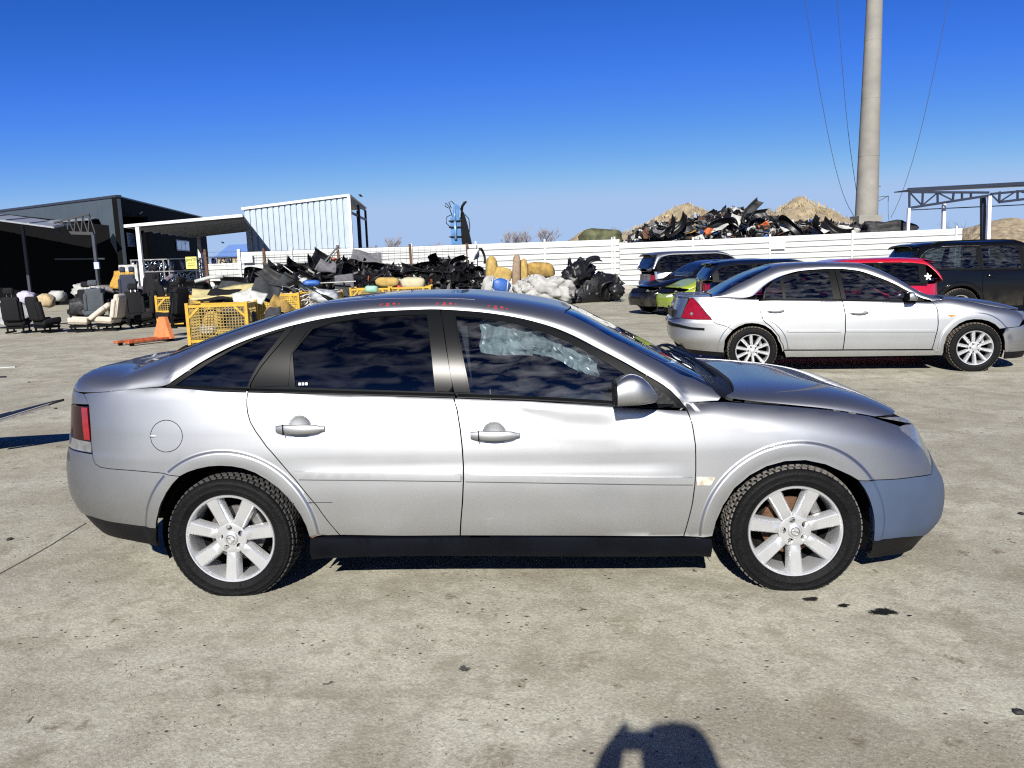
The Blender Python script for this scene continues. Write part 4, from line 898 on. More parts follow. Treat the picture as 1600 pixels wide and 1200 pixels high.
SEDAN['zc'] = [(-1.12, 1.0), (-1.06, 1.025), (-0.914, 1.035), (-0.536, 1.046), (-0.243, 1.196), (0.02, 1.322), (0.195, 1.381), (0.412, 1.436), (0.845, 1.449), (1.187, 1.437), (1.443, 1.419), (1.698, 1.325), (1.954, 1.168), (2.212, 0.982), (2.469, 0.93), (2.668, 0.906), (2.965, 0.898), (3.337, 0.801), (3.5, 0.743), (3.62, 0.653)]

SEDAN['zc'] = [(x, z) for x, z in SEDAN['zc'] if x < 1.95] + [(1.954, 1.175), (2.18, 1.03), (2.4, .958), (2.55, .943), (2.72, .930), (2.965, .90), (3.337, .81), (3.5, .755), (3.62, .67)]
SEDAN_SIDE = {
 'rear_quarter': [(-1.266, 0.965), (-1.246, 0.882), (-1.216, 0.777), (-1.165, 0.707), (-1.063, 0.621), (-0.962, 0.492), (-0.944, 0.389), (-0.960, 0.311), (-0.992, 0.277), (-0.972, 0.398), (-0.991, 0.492), (-1.063, 0.583), (-1.143, 0.639), (-1.223, 0.665), (-1.304, 0.675), (-1.385, 0.668), (-1.466, 0.635), (-1.549, 0.585), (-1.627, 0.636), (-1.749, 0.671), (-1.825, 0.723), (-1.918, 0.799), (-2.005, 0.884), (-2.084, 0.951), (-2.163, 1.010), (-2.254, 1.029), (-2.140, 1.030), (-2.038, 1.029), (-1.940, 1.028), (-1.844, 1.026), (-1.749, 1.024), (-1.654, 1.018), (-1.559, 1.009), (-1.464, 0.999), (-1.369, 0.991), (-1.265, 0.986)],
 'rear_door': [(-1.266, 0.965), (-0.935, 0.974), (-0.643, 0.962), (-0.313, 0.951), (-0.183, 0.945), (-0.144, 0.757), (-0.137, 0.549), (-0.149, 0.402), (-0.167, 0.304), (-0.960, 0.311), (-0.944, 0.389), (-0.962, 0.492), (-1.063, 0.621), (-1.165, 0.707), (-1.216, 0.777), (-1.246, 0.882)],
 'front_door': [(-0.183, 0.945), (0.296, 0.929), (0.756, 0.912), (1.082, 0.900), (1.103, 0.860), (1.083, 0.787), (1.042, 0.698), (0.982, 0.468), (0.961, 0.293), (-0.167, 0.304), (-0.149, 0.402), (-0.137, 0.549), (-0.144, 0.757)],
 'front_fender': [(0.961, 0.293), (0.982, 0.468), (1.042, 0.698), (1.083, 0.787), (1.103, 0.860), (1.082, 0.900), (1.059, 0.932), (1.176, 0.926), (1.298, 0.930), (1.415, 0.925), (1.526, 0.909), (1.633, 0.891), (1.732, 0.869), (1.823, 0.844), (1.912, 0.820), (2.005, 0.800), (2.103, 0.783), (2.205, 0.763), (2.234, 0.700), (2.047, 0.560), (1.864, 0.550), (1.770, 0.542), (1.728, 0.600), (1.661, 0.643), (1.582, 0.666), (1.486, 0.672), (1.382, 0.658), (1.281, 0.619), (1.190, 0.555), (1.120, 0.466), (1.097, 0.342), (1.113, 0.249), (1.117, 0.232)],
 'front_bumper': [(1.864, 0.550), (2.047, 0.560), (2.202, 0.600), (2.958, 0.620), (2.958, 0.250), (2.134, 0.235), (1.915, 0.235), (1.877, 0.300), (1.849, 0.380), (1.816, 0.470)],
 'front_lip': [(1.915, 0.235), (2.134, 0.235), (2.958, 0.250), (2.958, 0.150), (2.116, 0.140), (1.960, 0.140)],
 'headlight': [(2.208, 0.765), (2.234, 0.700), (2.202, 0.600), (2.662, 0.620), (2.662, 0.720), (2.275, 0.752)],
 'rear_bumper': [(-1.549, 0.585), (-1.627, 0.636), (-1.749, 0.671), (-1.825, 0.723), (-2.019, 0.727), (-2.279, 0.743), (-2.543, 0.700), (-2.958, 0.700), (-2.958, 0.360), (-2.543, 0.370), (-2.598, 0.296), (-2.164, 0.303), (-1.806, 0.281), (-1.761, 0.334), (-1.672, 0.422), (-1.616, 0.509)],
 'bumper_strip': [(-2.607, 0.687), (-2.278, 0.661), (-2.086, 0.627), (-1.908, 0.616), (-1.909, 0.586), (-2.088, 0.594), (-2.280, 0.621), (-2.622, 0.640)],
 'rear_valance': [(-1.806, 0.281), (-2.164, 0.303), (-2.598, 0.296), (-2.543, 0.370), (-2.958, 0.360), (-2.958, 0.240), (-2.543, 0.250), (-2.427, 0.259), (-2.134, 0.236), (-1.846, 0.218)],
 'tail_lamp': [(-1.825, 0.723), (-1.918, 0.799), (-2.005, 0.884), (-2.084, 0.951), (-2.163, 1.010), (-2.213, 1.010), (-2.252, 0.890), (-2.279, 0.743), (-2.019, 0.727)],
 'sill': [(-0.964, 0.303), (-0.185, 0.296), (0.963, 0.284), (1.105, 0.275), (1.106, 0.215), (-0.050, 0.212), (-0.970, 0.215)],
 'fuel_flap': [(-1.592, 0.779), (-1.590, 0.750), (-1.592, 0.725), (-1.600, 0.707), (-1.625, 0.697), (-1.653, 0.697), (-1.682, 0.708), (-1.719, 0.727), (-1.746, 0.752), (-1.759, 0.781), (-1.759, 0.810), (-1.749, 0.835), (-1.730, 0.854), (-1.704, 0.863), (-1.675, 0.863), (-1.645, 0.852), (-1.620, 0.833), (-1.602, 0.808)],
 'rear_frame': [(-1.215, 0.980), (-1.206, 1.087), (-1.100, 1.188), (-0.921, 1.279), (-0.658, 1.337), (-0.298, 1.349), (-0.247, 1.349), (-0.213, 1.145), (-0.183, 0.945), (-0.313, 0.951), (-0.643, 0.962), (-0.935, 0.974)],
 'quarter_glass': [(-1.188, 0.995), (-1.184, 1.078), (-1.093, 1.171), (-0.986, 1.226), (-0.968, 1.122), (-0.951, 0.986)],
 'rear_glass': [(-0.937, 1.247), (-0.660, 1.315), (-0.326, 1.328), (-0.313, 1.148), (-0.290, 0.967), (-0.640, 0.981), (-0.909, 0.989), (-0.925, 1.121)],
 'front_frame': [(-0.247, 1.349), (-0.196, 1.351), (0.062, 1.319), (0.346, 1.239), (0.625, 1.135), (0.859, 1.009), (1.015, 0.912), (0.756, 0.912), (0.296, 0.929), (-0.183, 0.945), (-0.213, 1.145)],
 'front_glass': [(-0.174, 1.325), (0.048, 1.296), (0.323, 1.219), (0.593, 1.119), (0.784, 1.014), (0.773, 0.931), (0.309, 0.948), (-0.126, 0.962), (-0.154, 1.144)],
 'rub_rear': [(-0.861, 0.578), (-0.192, 0.567), (-0.192, 0.537), (-0.853, 0.549)],
 'rub_front': [(-0.126, 0.570), (0.980, 0.550), (0.975, 0.521), (-0.125, 0.540)],
 'indicator': [(1.180, 0.740), (1.288, 0.733), (1.220, 0.706)]}


def wrap_both(name, poly, fs, mt, root, h, **kw):
    """a piece that wraps round the nose or tail: near and far halves joined across the middle"""
    a = patch(name, poly, fs, mt, None, h, **kw); b = patch(name, poly, fs, mt, None, h, mirror=True, **kw)
    bm = bmesh.new(); na = []
    for o in (a, b):
        na += [tuple(c.vector) for c in o.data.corner_normals]; bm.from_mesh(o.data)
    bmesh.ops.remove_doubles(bm, verts=[v for v in bm.verts if abs(v.co.y) < .004], dist=.009)
    me = bpy.data.meshes.new(name); bm.to_mesh(me); bm.free(); me.materials.append(mt)
    me.polygons.foreach_set('use_smooth', [True]*len(me.polygons))
    for o in (a, b): bpy.data.objects.remove(o, do_unlink=True)
    return link(name, me, root)

def top_panels(S, root, paint, ws, rg, hood, hl_x, cowl_off=-.014, boot=True, sx=(1.0, .75), h=.06, roof_paint=None, screen=None):
    """ws / rg: near-edge (x, w) points of windscreen and rear window from the centre line outwards and down; hood: rear edge"""
    ft = S.top; x0, x1 = S.S['zd'][0][0]+.015, S.S['zd'][-1][0]
    mirr = lambda p: p + [(x, -w) for x, w in p[::-1] if abs(w) > 1e-6]
    rgc = rg                                             # centre-top ... centre-bottom
    ed = [(x, -1) for x in np.linspace(rgc[-1][0]+.0, hood[0][0]-.01, 40)]
    near = [(rgc[-1][0], rgc[-2][1])] + ed + [(hood[0][0]-.015, hood[0][1]-.02)] + ws[::-1]
    loop = near + [(x, -w) for x, w in near[::-1] if abs(w) > 1e-6] + [(x, -w) for x, w in rgc[:-1][::-1]] + rgc[1:-1]
    patch('roof', loop, ft, roof_paint or paint, root, h, .002, .012, sx=sx)
    base = [(ws[-1][0]-.04, 0)]
    patch('windscreen', mirr(ws + [(ws[-1][0]-.02, ws[-1][1]*.5), (ws[-1][0]-.03, 0)]), ft, screen or M['screen'], root, h, .004, 0, off=-.004, sx=sx)
    patch('rear_window', mirr(rgc), ft, M['glass_dark'], root, h, .004, 0, off=-.003, sx=sx)
    cw = [(ws[-1][0], ws[-1][1]), (ws[-1][0]-.02, ws[-1][1]*.5), (ws[-1][0]-.03, 0)]
    loop = cw + [(x, -w) for x, w in cw[::-1][1:]] + [(x, -w) for x, w in hood] + [(x, w) for x, w in hood[::-1][1:]]
    patch('cowl', loop, ft, M['plastic'], root, h, .001, 0, off=cowl_off, sx=sx)
    fr = [(hood[0][0]+.03, .92)] + [(x, .975) for x in np.linspace(hood[0][0]+.12, hl_x-.05, 6)] + [(hl_x, .93), (hl_x+.10, .72), (hl_x+.18, .4), (hl_x+.20, 0)]
    loop = hood + [(x, -w) for x, w in hood[::-1][1:]] + fr + [(x, -w) for x, w in fr[::-1][1:]]
    patch('bonnet', loop, ft, paint, root, h, .004, .02, sx=sx)
    if boot:
        xb = rgc[-1][0]-.012
        lp = [(xb, 0), (xb, -.55), (xb, -.93), ((xb+x0)/2, -.95), (x0, -.9), (x0, 0)]
        patch('boot_lid', lp[:-1] + [(x, -w) for x, w in lp[::-1][1:-1]][0:], ft, paint, root, h, .003, .012, sx=sx)

def build_sedan():
    S = CarSurf(SEDAN); P = SEDAN_SIDE; fs, fg = S.side, S.side_gh
    root = tag(empty('saloon_car', (3.34149, 11.3186, 0), -.14712), 'silver four-door saloon with dents along its side, parked behind the hatchback', 'car')
    sil = M['silver2']
    for mir in (False, True):
        k = dict(mirror=mir)
        patch('rear_quarter', P['rear_quarter'], fs, sil, root, .045, .004, holes=[P['fuel_flap']], hole_gap=.0025, arcs=flare_arcs(S, 0, 70), **k)
        patch('fuel_flap', P['fuel_flap'], fs, sil, root, .04, .004, **k)
        rd = patch('rear_door', P['rear_door'], fs, sil, root, .045, .006, arcs=flare_arcs(S, 0, 70), **k)
        fd = patch('front_door', P['front_door'], fs, sil, root, .05, .006, **k)
        ff = patch('front_fender', P['front_fender'], fs, sil, root, .045, .005, arcs=flare_arcs(S, 1, 70), **k)
        patch('sill_panel', P['sill'], fs, sil, root, .08, .002, .03, off=.004, **k)
        patch('rub_strip', P['rub_rear'], fs, sil, rd, .05, .001, .014, off=.012, **k); patch('rub_strip', P['rub_front'], fs, sil, fd, .05, .001, .014, off=.012, **k)
        patch('indicator', P['indicator'], fs, M['orange_lens'], ff, .03, .001, .01, off=.006, **k)
        patch('headlight', P['headlight'], fs, M['clear_lens'], root, .05, .004, .02, **k)
        tl = patch('tail_lamp', P['tail_lamp'], fs, M['red_lens'], root, .035, .004, .02, off=.002, **k)
        sp_ = P['tail_lamp'][6]
        m = MB(); c = S.side(-2.13, .80); c = c*np.array([1, -1 if mir else 1, 1]); m.lathe([(.0, -.012), (.020, -.010), (.026, .006)], 12, 'y', tuple(c)); m.build('clear_lens', M['clear_lens'], tl, True)
        patch('bumper_strip', P['bumper_strip'], fs, M['black_trim'], root, .03, .001, .012, off=.012, **k)
        for par, fr_, gls in ((rd, 'rear_frame', ('quarter_glass', 'rear_glass')), (fd, 'front_frame', ('front_glass',))):
            fo = patch('window_frame', P[fr_], fg, M['black_trim'], par, .045, .004, .018, holes=[P[g] for g in gls], hole_gap=0, **k)
            for g in gls: patch('window_glass', P[g], fg, M['glass_mid'], fo, .06, -.006, 0, off=-.007, **k)
        belt_strip(S, .11, .98, rd, mir, M['black_trim']); belt_strip(S, 1.0, 2.2, fd, mir, M['black_trim'])
        car_handle(rd, S, .177, .396, .835, .831, sil, mir); car_handle(fd, S, 1.215, 1.439, .790, .785, sil, mir)
        mirror_housing(fd, 1.885, 2.02, [(0, 1.03), (.3, 1.045), (.7, 1.0), (1, .95)], [(0, .93), (1, .93)], [(0, 1.06), (.5, 1.05), (1, .95)], .875, sil, True, mir)
    rb = P['rear_bumper'][:6] + [(-2.543, .70), (-2.958, .70), (-2.958, .36), (-2.543, .37), (-2.40, .312)] + P['rear_bumper'][11:]
    wrap_both('rear_bumper', rb, fs, sil, root, .05, gap=.003, arcs=flare_arcs(S, 0, 70))
    wrap_both('rear_valance', [(-1.806, .282), (-2.164, .303), (-2.4, .31), (-2.543, .365), (-2.958, .355), (-2.958, .24), (-2.543, .25), (-2.134, .236), (-1.847, .219)], fs, M['plastic'], root, .06, gap=.002, off=-.006)
    wrap_both('front_bumper', P['front_bumper'], fs, sil, root, .06, gap=.003); wrap_both('front_lip', P['front_lip'], fs, M['plastic'], root, .06, gap=.002, off=-.006)
    wrap_both('grille', [(2.665, .625), (2.958, .625), (2.958, .74), (2.665, .73)], fs, M['black_trim'], root, .06, gap=.002)
    bf = wrap_both('boot_face', [(-2.29, .745), (-2.54, .71), (-2.958, .71), (-2.958, 1.01), (-2.4, 1.015), (-2.235, 1.012), (-2.26, .90)], fs, sil, root, .05, gap=.004)
    for z, w_, h_, mt in ((.90, .22, .035, M['chrome']), (.80, .52, .11, M['black_trim'])):
        b = MB(); x = float(S.xr(z)); b.box((x-.012, 0, z), (.02, w_*2, h_)); o = b.build('boot_trim', mt, bf); bevel(o, .006)
    m = MB()
    for i, y in enumerate((-.52, -.46, -.41, -.36, -.30)):
        m.box((float(S.xr(.93))-.008+.10*abs(y), y, .925), (.012, .035, .045))
    m.build('model_lettering', M['chrome'], bf)
    top_panels(S, root, sil, [(1.47, 0), (1.455, -.3), (1.448, -.46), (1.47, -.53), (1.53, -.58), (1.76, -.655), (1.99, -.64), (2.20, -.63), (2.31, -.70)],
               [(.30, 0), (.29, -.35), (.27, -.49), (.20, -.53), (.067, -.54), (-.19, -.58), (-.40, -.72), (-.50, -.55), (-.515, 0)],
               [(2.36, -.86), (2.42, -.65), (2.47, -.3), (2.48, 0)], 3.28, h=.055)
    for x in (0, 2.754):
        for sg in (-1, 1):
            make_wheel(root, (x, sg*.885, .305), sg, Rt=.322, Rr=.222, hub=.305, spokes=10, w0=.018, w1=.036, detail=1, tyre_m='tyre', tread_m='muddy', disc='cavity', spin=.1)
    underbody(root, -.95, 3.4, .84, .18, (0, 2.754), .322); car_interior(root, 2.25, -.2, .30, 2.02, .92, .80)
    return root
sedan_car = build_sedan()

# ----------------------------------------------------------------- the other cars: one outline per kind
def spec_hatch(L0=-.78, L1=3.25, wb=2.5, H=1.46, W=.86, belt=.93, tail=.05, dash=1.95, hood=.93):
    """small hatchback: L0 / L1 tail and nose from the rear axle"""
    b = belt
    return dict(xm=(L0+L1)/2, n=4.4, L=(L1-L0)/2, gh=(.80*W/.88, .28, .40), ghx=(L0+.12, dash+.25), pq=(5.0, 1.8), wb=wb, x0=L0, x1=L1, dash=dash,
        W=[(.12, W-.07), (.3, W-.02), (.5, W), (.68, W-.002), (.8, W-.012), (.95, W-.04), (1.1, W-.07)],
        zb=[(L0, b+.05), (L0+.4, b+.05), (1.0, b), (dash+.1, b-.04), (dash+.3, hood-.03), (L1-.6, hood-.16), (L1, .60)],
        ye=[(L0, W*.78), (L0+.3, W*.9), (.2, W-.05), (dash+.1, W-.05), (dash+.35, W-.11), (L1-.5, W-.2), (L1, W*.4)],
        roll=[(L0, .05), (dash, .045), (dash+.3, .10), (L1, .10)],
        zd=[(L0, b+.05), (L0+.10, b+.09), (L0+.22, b+.26), (L0+.36, H-.14), (L0+.8, H-.09), (1.05, H-.08), (1.4, H-.13), (dash-.12, b+.17), (dash+.12, b-.01), (dash+.3, hood-.03), (L1-.6, hood-.16), (L1, .60)],
        zc=[(L0, .98), (L0+.05, 1.10), (L0+.22, H-.14), (L0+.38, H-.03), (L0+.9, H), (1.0, H-.005), (1.35, H-.06), (dash-.1, 1.17), (dash+.25, hood+.06), (dash+.45, hood+.03), (L1-.5, hood-.09), (L1-.15, .76), (L1, .66)],
        xr=[(.1, L0+.14), (.3, L0+.04), (.5, L0), (.72, L0-.01), (.8, L0+.02), (1.0, L0+.03), (1.1, L0+.06)],
        xf=[(.1, L1-.10), (.25, L1-.03), (.45, L1), (.6, L1-.04), (.72, L1-.14), (.85, L1-.3), (1.1, L1-.5)],
        flare=[(0, .30, .355, .08, .014), (wb, .30, .355, .08, .014)], bumps=[], zsill=.24)

def spec_suv(L0=-1.0, L1=3.75, wb=2.86, H=1.74, W=.95, belt=1.10, dash=2.05, hood=1.08):
    b = belt
    return dict(xm=(L0+L1)/2, n=5.0, L=(L1-L0)/2, gh=(.86*W/.95, .26, .25), ghx=(L0+.10, dash+.2), pq=(5.0, 1.8), wb=wb, x0=L0, x1=L1, dash=dash,
        W=[(.2, W-.06), (.4, W-.01), (.6, W), (.8, W), (.95, W-.012), (1.08, W-.03), (1.3, W-.07)],
        zb=[(L0, b+.04), (L0+.4, b+.03), (1.0, b), (dash+.1, b-.02), (dash+.3, hood-.02), (L1-.6, hood-.10), (L1, .80)],
        ye=[(L0, W*.82), (L0+.3, W*.91), (.2, W-.05), (dash+.1, W-.05), (dash+.35, W-.10), (L1-.5, W-.16), (L1, W*.5)],
        roll=[(L0, .05), (dash, .045), (dash+.3, .09), (L1, .10)],
        zd=[(L0, b+.04), (L0+.08, b+.10), (L0+.26, b+.36), (L0+.42, H-.16), (L0+.8, H-.10), (1.1, H-.10), (1.5, H-.16), (dash-.12, b+.20), (dash+.12, b+.0), (dash+.3, hood-.02), (L1-.6, hood-.10), (L1, .80)],
        zc=[(L0, 1.12), (L0+.06, 1.30), (L0+.18, H-.16), (L0+.28, H-.03), (L0+.9, H), (1.1, H-.005), (1.45, H-.06), (dash-.1, 1.35), (dash+.25, hood+.06), (dash+.45, hood+.03), (L1-.5, hood-.05), (L1-.15, .98), (L1, .86)],
        xr=[(.2, L0+.14), (.4, L0+.03), (.6, L0), (.8, L0), (.86, L0+.05), (1.1, L0+.06), (1.3, L0+.08)],
        xf=[(.2, L1-.12), (.35, L1-.04), (.6, L1), (.78, L1-.04), (.9, L1-.10), (1.0, L1-.2), (1.3, L1-.4)],
        flare=[(0, .37, .42, .09, .016), (wb, .37, .42, .09, .016)], bumps=[], zsill=.34, zmax=1.8)

def build_plain(name, label, cat, loc, yaw, SP, paint, doors, Rt=.31, Rr=.21, hubz=.30, spokes=5, lamp='front', h=.07, quarter=None, roof_paint=None, group=None, side_glass=None, lower=None, rails=False, qx=.18):
    """doors: x of rear-door rear edge (or None for three doors), B pillar, front edge"""
    S = CarSurf(SP); fs, fg = S.side, S.side_gh; x0, x1, wb, dash = SP['x0'], SP['x1'], SP['wb'], SP['dash']
    root = tag(empty(name, loc, yaw), label, cat, group)
    s_ = lambda x, z: (float(S.s_of_x(x, z)), float(z))
    ra = SP['flare'][0][2]; zc_ = SP['flare'][0][1]; zs = SP['zsill']
    def arc(cx, a0, a1, n=12): return [s_(cx+ra*math.cos(a), max(zs-.02, zc_+ra*math.sin(a))) for a in np.linspace(a0, a1, n)]
    xd0, xb, xd1 = doors
    bz = lambda x: float(S.zb(x)); sg_ = .85
    rearx = xd0 if xd0 is not None else xb
    # rear edge of the first door runs along the arch
    lowx = max(rearx, ra+.03)
    gl = side_glass or M['glass_dark']
    for mir in (False, True):
        k = dict(mirror=mir)
        q = [s_(x, bz(x)) for x in np.linspace(x0+.16, rearx, 6)] + [s_(rearx+.0, .75), s_(lowx, .55), s_(lowx, zs)] + arc(0, .05, math.pi-.25)
        q += [s_(-ra-.06, .58), s_(x0+.16, .60)]
        patch('rear_quarter', q, fs, paint, root, h, .004, arcs=flare_arcs(S, 0, 50), **k)
        ds = []
        if xd0 is not None:
            p = [s_(x, bz(x)) for x in np.linspace(xd0, xb, 5)] + [s_(xb, zs), s_(lowx, zs), s_(lowx, .55), s_(xd0, .75)]
            ds.append((patch('rear_door', p, fs, paint, root, h, .006, **k), xd0, xb))
        p = [s_(x, bz(x)) for x in np.linspace(xb, xd1, 5)] + [s_(xd1+.02, .7), s_(xd1-.05, zs), s_(xb, zs)]
        ds.append((patch('front_door', p, fs, paint, root, h, .006, **k), xb, xd1))
        p = [s_(xd1-.05, zs), s_(xd1+.02, .7), s_(xd1, bz(xd1))] + [s_(x, float(S.zd(x))) for x in np.linspace(dash+.12, x1-.42, 8)] + [s_(x1-.30, .66), s_(wb+ra+.06, .60)] + arc(wb, .25, math.pi-.05)
        ff = patch('front_fender', p, fs, paint, root, h, .005, arcs=flare_arcs(S, 1, 50), **k)
        patch('sill_panel', [s_(ra+.05, zs-.004), s_(wb-ra-.04, zs-.004), s_(wb-ra-.03, zs-.09), s_(ra+.04, zs-.09)], fs, lower or M['sill'], root, .1, .002, .03, off=.006, **k)
        L_ = S.slen
        patch('headlight', [s_(x1-.41, float(S.zd(x1-.42))-.01), s_(x1-.30, .665), (L_*.80, .64), (L_*.82, .72), s_(x1-.24, min(float(S.zd(x1-.3))-.03, .80))], fs, M['clear_lens'], root, .05, .005, .02, off=.003, **k)
        zt = 1.02 if SP['zc'][3][1] < 1.6 else 1.06
        patch('tail_lamp', [s_(x0+.155, .76), s_(x0+.155, zt-.03), (-L_*.84, zt-.02), (-L_*.83, .76)], fs, M['red_lens'], root, .05, .004, .02, off=.003, **k)
        # windows
        xq = x0+qx+.14
        def win(xa, xb_, ia, ib, par, nm):
            zt_ = lambda x: float(S.zd(x))-.028
            fr = [s_(xa, bz(xa))] + [s_(x, float(S.zd(x))-.002) for x in np.linspace(xa, xb_, 12) if float(S.zd(x)) > bz(x)+.02] + [s_(xb_, bz(xb_)+.002)] + [s_(x, bz(x)) for x in np.linspace(xb_, xa, 4)[1:-1]]
            ga = [s_(xa+ia, bz(xa)+.035)] + [s_(x, zt_(x)) for x in np.linspace(xa+ia, xb_-ib, 10) if zt_(x) > bz(x)+.07] + [s_(xb_-ib, bz(xb_-ib)+.035)]
            fo = patch('window_frame', fr, fg, M['black_trim'], par, h, .003, .015, holes=[ga], hole_gap=0, **k)
            patch('window_glass', ga, fg, gl, fo, h, -.006, 0, off=-.006, **k)
        win(xq-.14, rearx, .13, .05, root, 'quarter')
        for (d, a, b) in ds: win(a, b if b < dash else dash+.02, .06, .05 if b < dash-.1 else .22, d, 'door')
        for (d, a, b) in ds: belt_strip(S, a+.01, b-.02, d, mir, M['black_trim'])
        belt_strip(S, xq-.14, rearx-.01, root, mir, M['black_trim'])
        for (d, a, b) in ds: car_handle(d, S, a+.10, a+.30, bz(a)-.13, bz(a)-.13, paint, mir)
        zmir = bz(dash-.1)
        mirror_housing(ds[-1][0], dash-.20, dash-.05, [(0, zmir+.13), (.3, zmir+.15), (.7, zmir+.11), (1, zmir+.05)], [(0, zmir+.02), (1, zmir+.02)], [(0, SP['W'][2][1]+.16), (.5, SP['W'][2][1]+.15), (1, SP['W'][2][1]+.05)], SP['W'][2][1]-.02, paint, True, mir)
    L_ = S.slen
    wrap_both('rear_bumper', [s_(-ra-.06, .575), s_(x0+.16, .595), (-L_*.83, .70), (-L_, .70), (-L_, zs+.04), (-L_*.83, zs+.04), s_(-ra-.08, zs+.02)] + arc(0, math.pi-.05, math.pi-.55, 5), fs, lower or paint, root, h, gap=.004)
    wrap_both('front_bumper', [s_(wb+ra+.06, .595), s_(x1-.29, .655), (L_*.80, .63), (L_, .60), (L_, zs+.02), (L_*.8, zs), s_(wb+ra+.06, zs)] + arc(wb, .02, .5, 5), fs, paint, root, h, gap=.004)
    wrap_both('grille', [(L_*.83, .64), (L_, .61), (L_, .74), (L_*.84, .72)], fs, M['black_trim'], root, h, gap=.003)
    zt = 1.02 if SP['zc'][3][1] < 1.6 else 1.06
    wrap_both('tailgate', [(-L_*.84, .71), (-L_, .71), (-L_, zt), (-L_*.84, zt)], fs, paint, root, h, gap=.004)
    H = max(z for x, z in SP['zc']); xt = [x for x, z in SP['zc'] if z > H-.04][0]
    ws0 = [x for x, z in SP['zc'] if z > H-.07][-1]
    ws = [(ws0+.02, 0), (ws0, -.4), (ws0-.02, -.62), (ws0+.06, -.68), ((ws0+dash)/2, -.72), (dash+.02, -.72), (dash+.14, -.76)]
    rg = [(xt-.05, 0), (xt-.055, -.45), (xt-.06, -.62), ((xt+x0)/2, -.66), (x0+.05, -.72), (x0+.03, -.5), (x0+.03, 0)]
    top_panels(S, root, paint, ws, rg, [(dash+.22, -.88), (dash+.27, -.6), (dash+.31, -.3), (dash+.32, 0)], x1-.42, boot=False, h=h, roof_paint=roof_paint)
    sp = MB(); c = S.top(np.array([xt-.02]*9), np.linspace(-.62, .62, 9))
    V = [tuple(p+[0, 0, .012]) for p in c] + [tuple(p+[-.17, 0, -.02]) for p in c] + [tuple(p+[-.17, 0, -.045]) for p in c] + [tuple(p+[0, 0, -.03]) for p in c]
    sp.add(V, [(j*9+i, j*9+i+1, ((j+1) % 4)*9+i+1, ((j+1) % 4)*9+i) for j in range(4) for i in range(8)])
    sp.build('roof_spoiler', roof_paint or paint, root, True)
    if rails:
        m = MB()
        for sg in (-1, 1):
            xs = np.linspace(xt+.15, ws0-.1, 12); P_ = S.top(xs, np.full(12, sg*.70)); m.tube([tuple(p+[0, 0, .045*math.sin(math.pi*min(1, max(0, i/11)))**.35]) for i, p in enumerate(P_)], .018, 6)
        m.build('roof_rails', M['black_trim'], root, True)
    for x in (0, wb):
        for sg in (-1, 1):
            make_wheel(root, (x, sg*(SP['W'][2][1]-.005), hubz), sg, Rt=Rt, Rr=Rr, hub=hubz, spokes=spokes, w0=.05, w1=.06, detail=1, tread_m='muddy', disc='cavity')
    underbody(root, x0+.12, x1-.2, SP['W'][2][1]-.05, zs-.06, (0, wb), Rt); car_interior(root, dash+.25, .0, zs+.05, dash+.05, bz(1.0)-.03, SP['W'][2][1]-.08)
    return root, S

suv_black, _ = build_plain('suv_car', 'black off-road estate with roof rails and a mud-splashed flank, at the right edge', 'suv', (9.55, 17.6, 0), R(-4), spec_suv(H=1.72), M['black_paint'], (.42, 1.28, 2.16), .37, .235, .36, rails=True, side_glass=M['glass_mid'])
suv_silver, _ = build_plain('suv_car', 'silver off-road estate with dark side windows, parked nearest the white fence', 'suv', (5.2, 25.2, 0), R(8), spec_suv(), M['silver2'], (.46, 1.30, 2.16), .37, .24, .36)
black_hatch, _ = build_plain('hatchback_car', 'black car facing left with a small white plate on its front bumper', 'car', (6.75, 23.2, 0), R(180+17), spec_hatch(L0=-.95, L1=3.40, wb=2.58, belt=.95), M['black_paint'], (.30, 1.05, 1.95), side_glass=M['glass_mid'])
green_hatch, S_green = build_plain('hatchback_car', 'lime green hatchback facing left with its bonnet not shut', 'car', (7.2, 21.9, 0), R(180+15), spec_hatch(H=1.44), M['lime_paint'], (.30, 1.02, 1.93), side_glass=M['glass_mid'])
navy_hatch, _ = build_plain('hatchback_car', 'dark blue hatchback with a roof spoiler, tail behind the silver saloon', 'car', (4.95, 17.6, 0), R(-3), spec_hatch(H=1.47, belt=.96), M['navy_paint'], (.30, 1.02, 1.93))
red_hatch, S_red = build_plain('hatchback_car', 'red hatchback with a white flower sticker on its rear pillar, behind the silver saloon', 'car', (6.95, 14.4, 0), R(180-2), spec_hatch(H=1.45, L0=-.62, L1=3.2), M['red_paint'], (None, .55, 1.93), side_glass=M['glass_dark'], qx=.36)
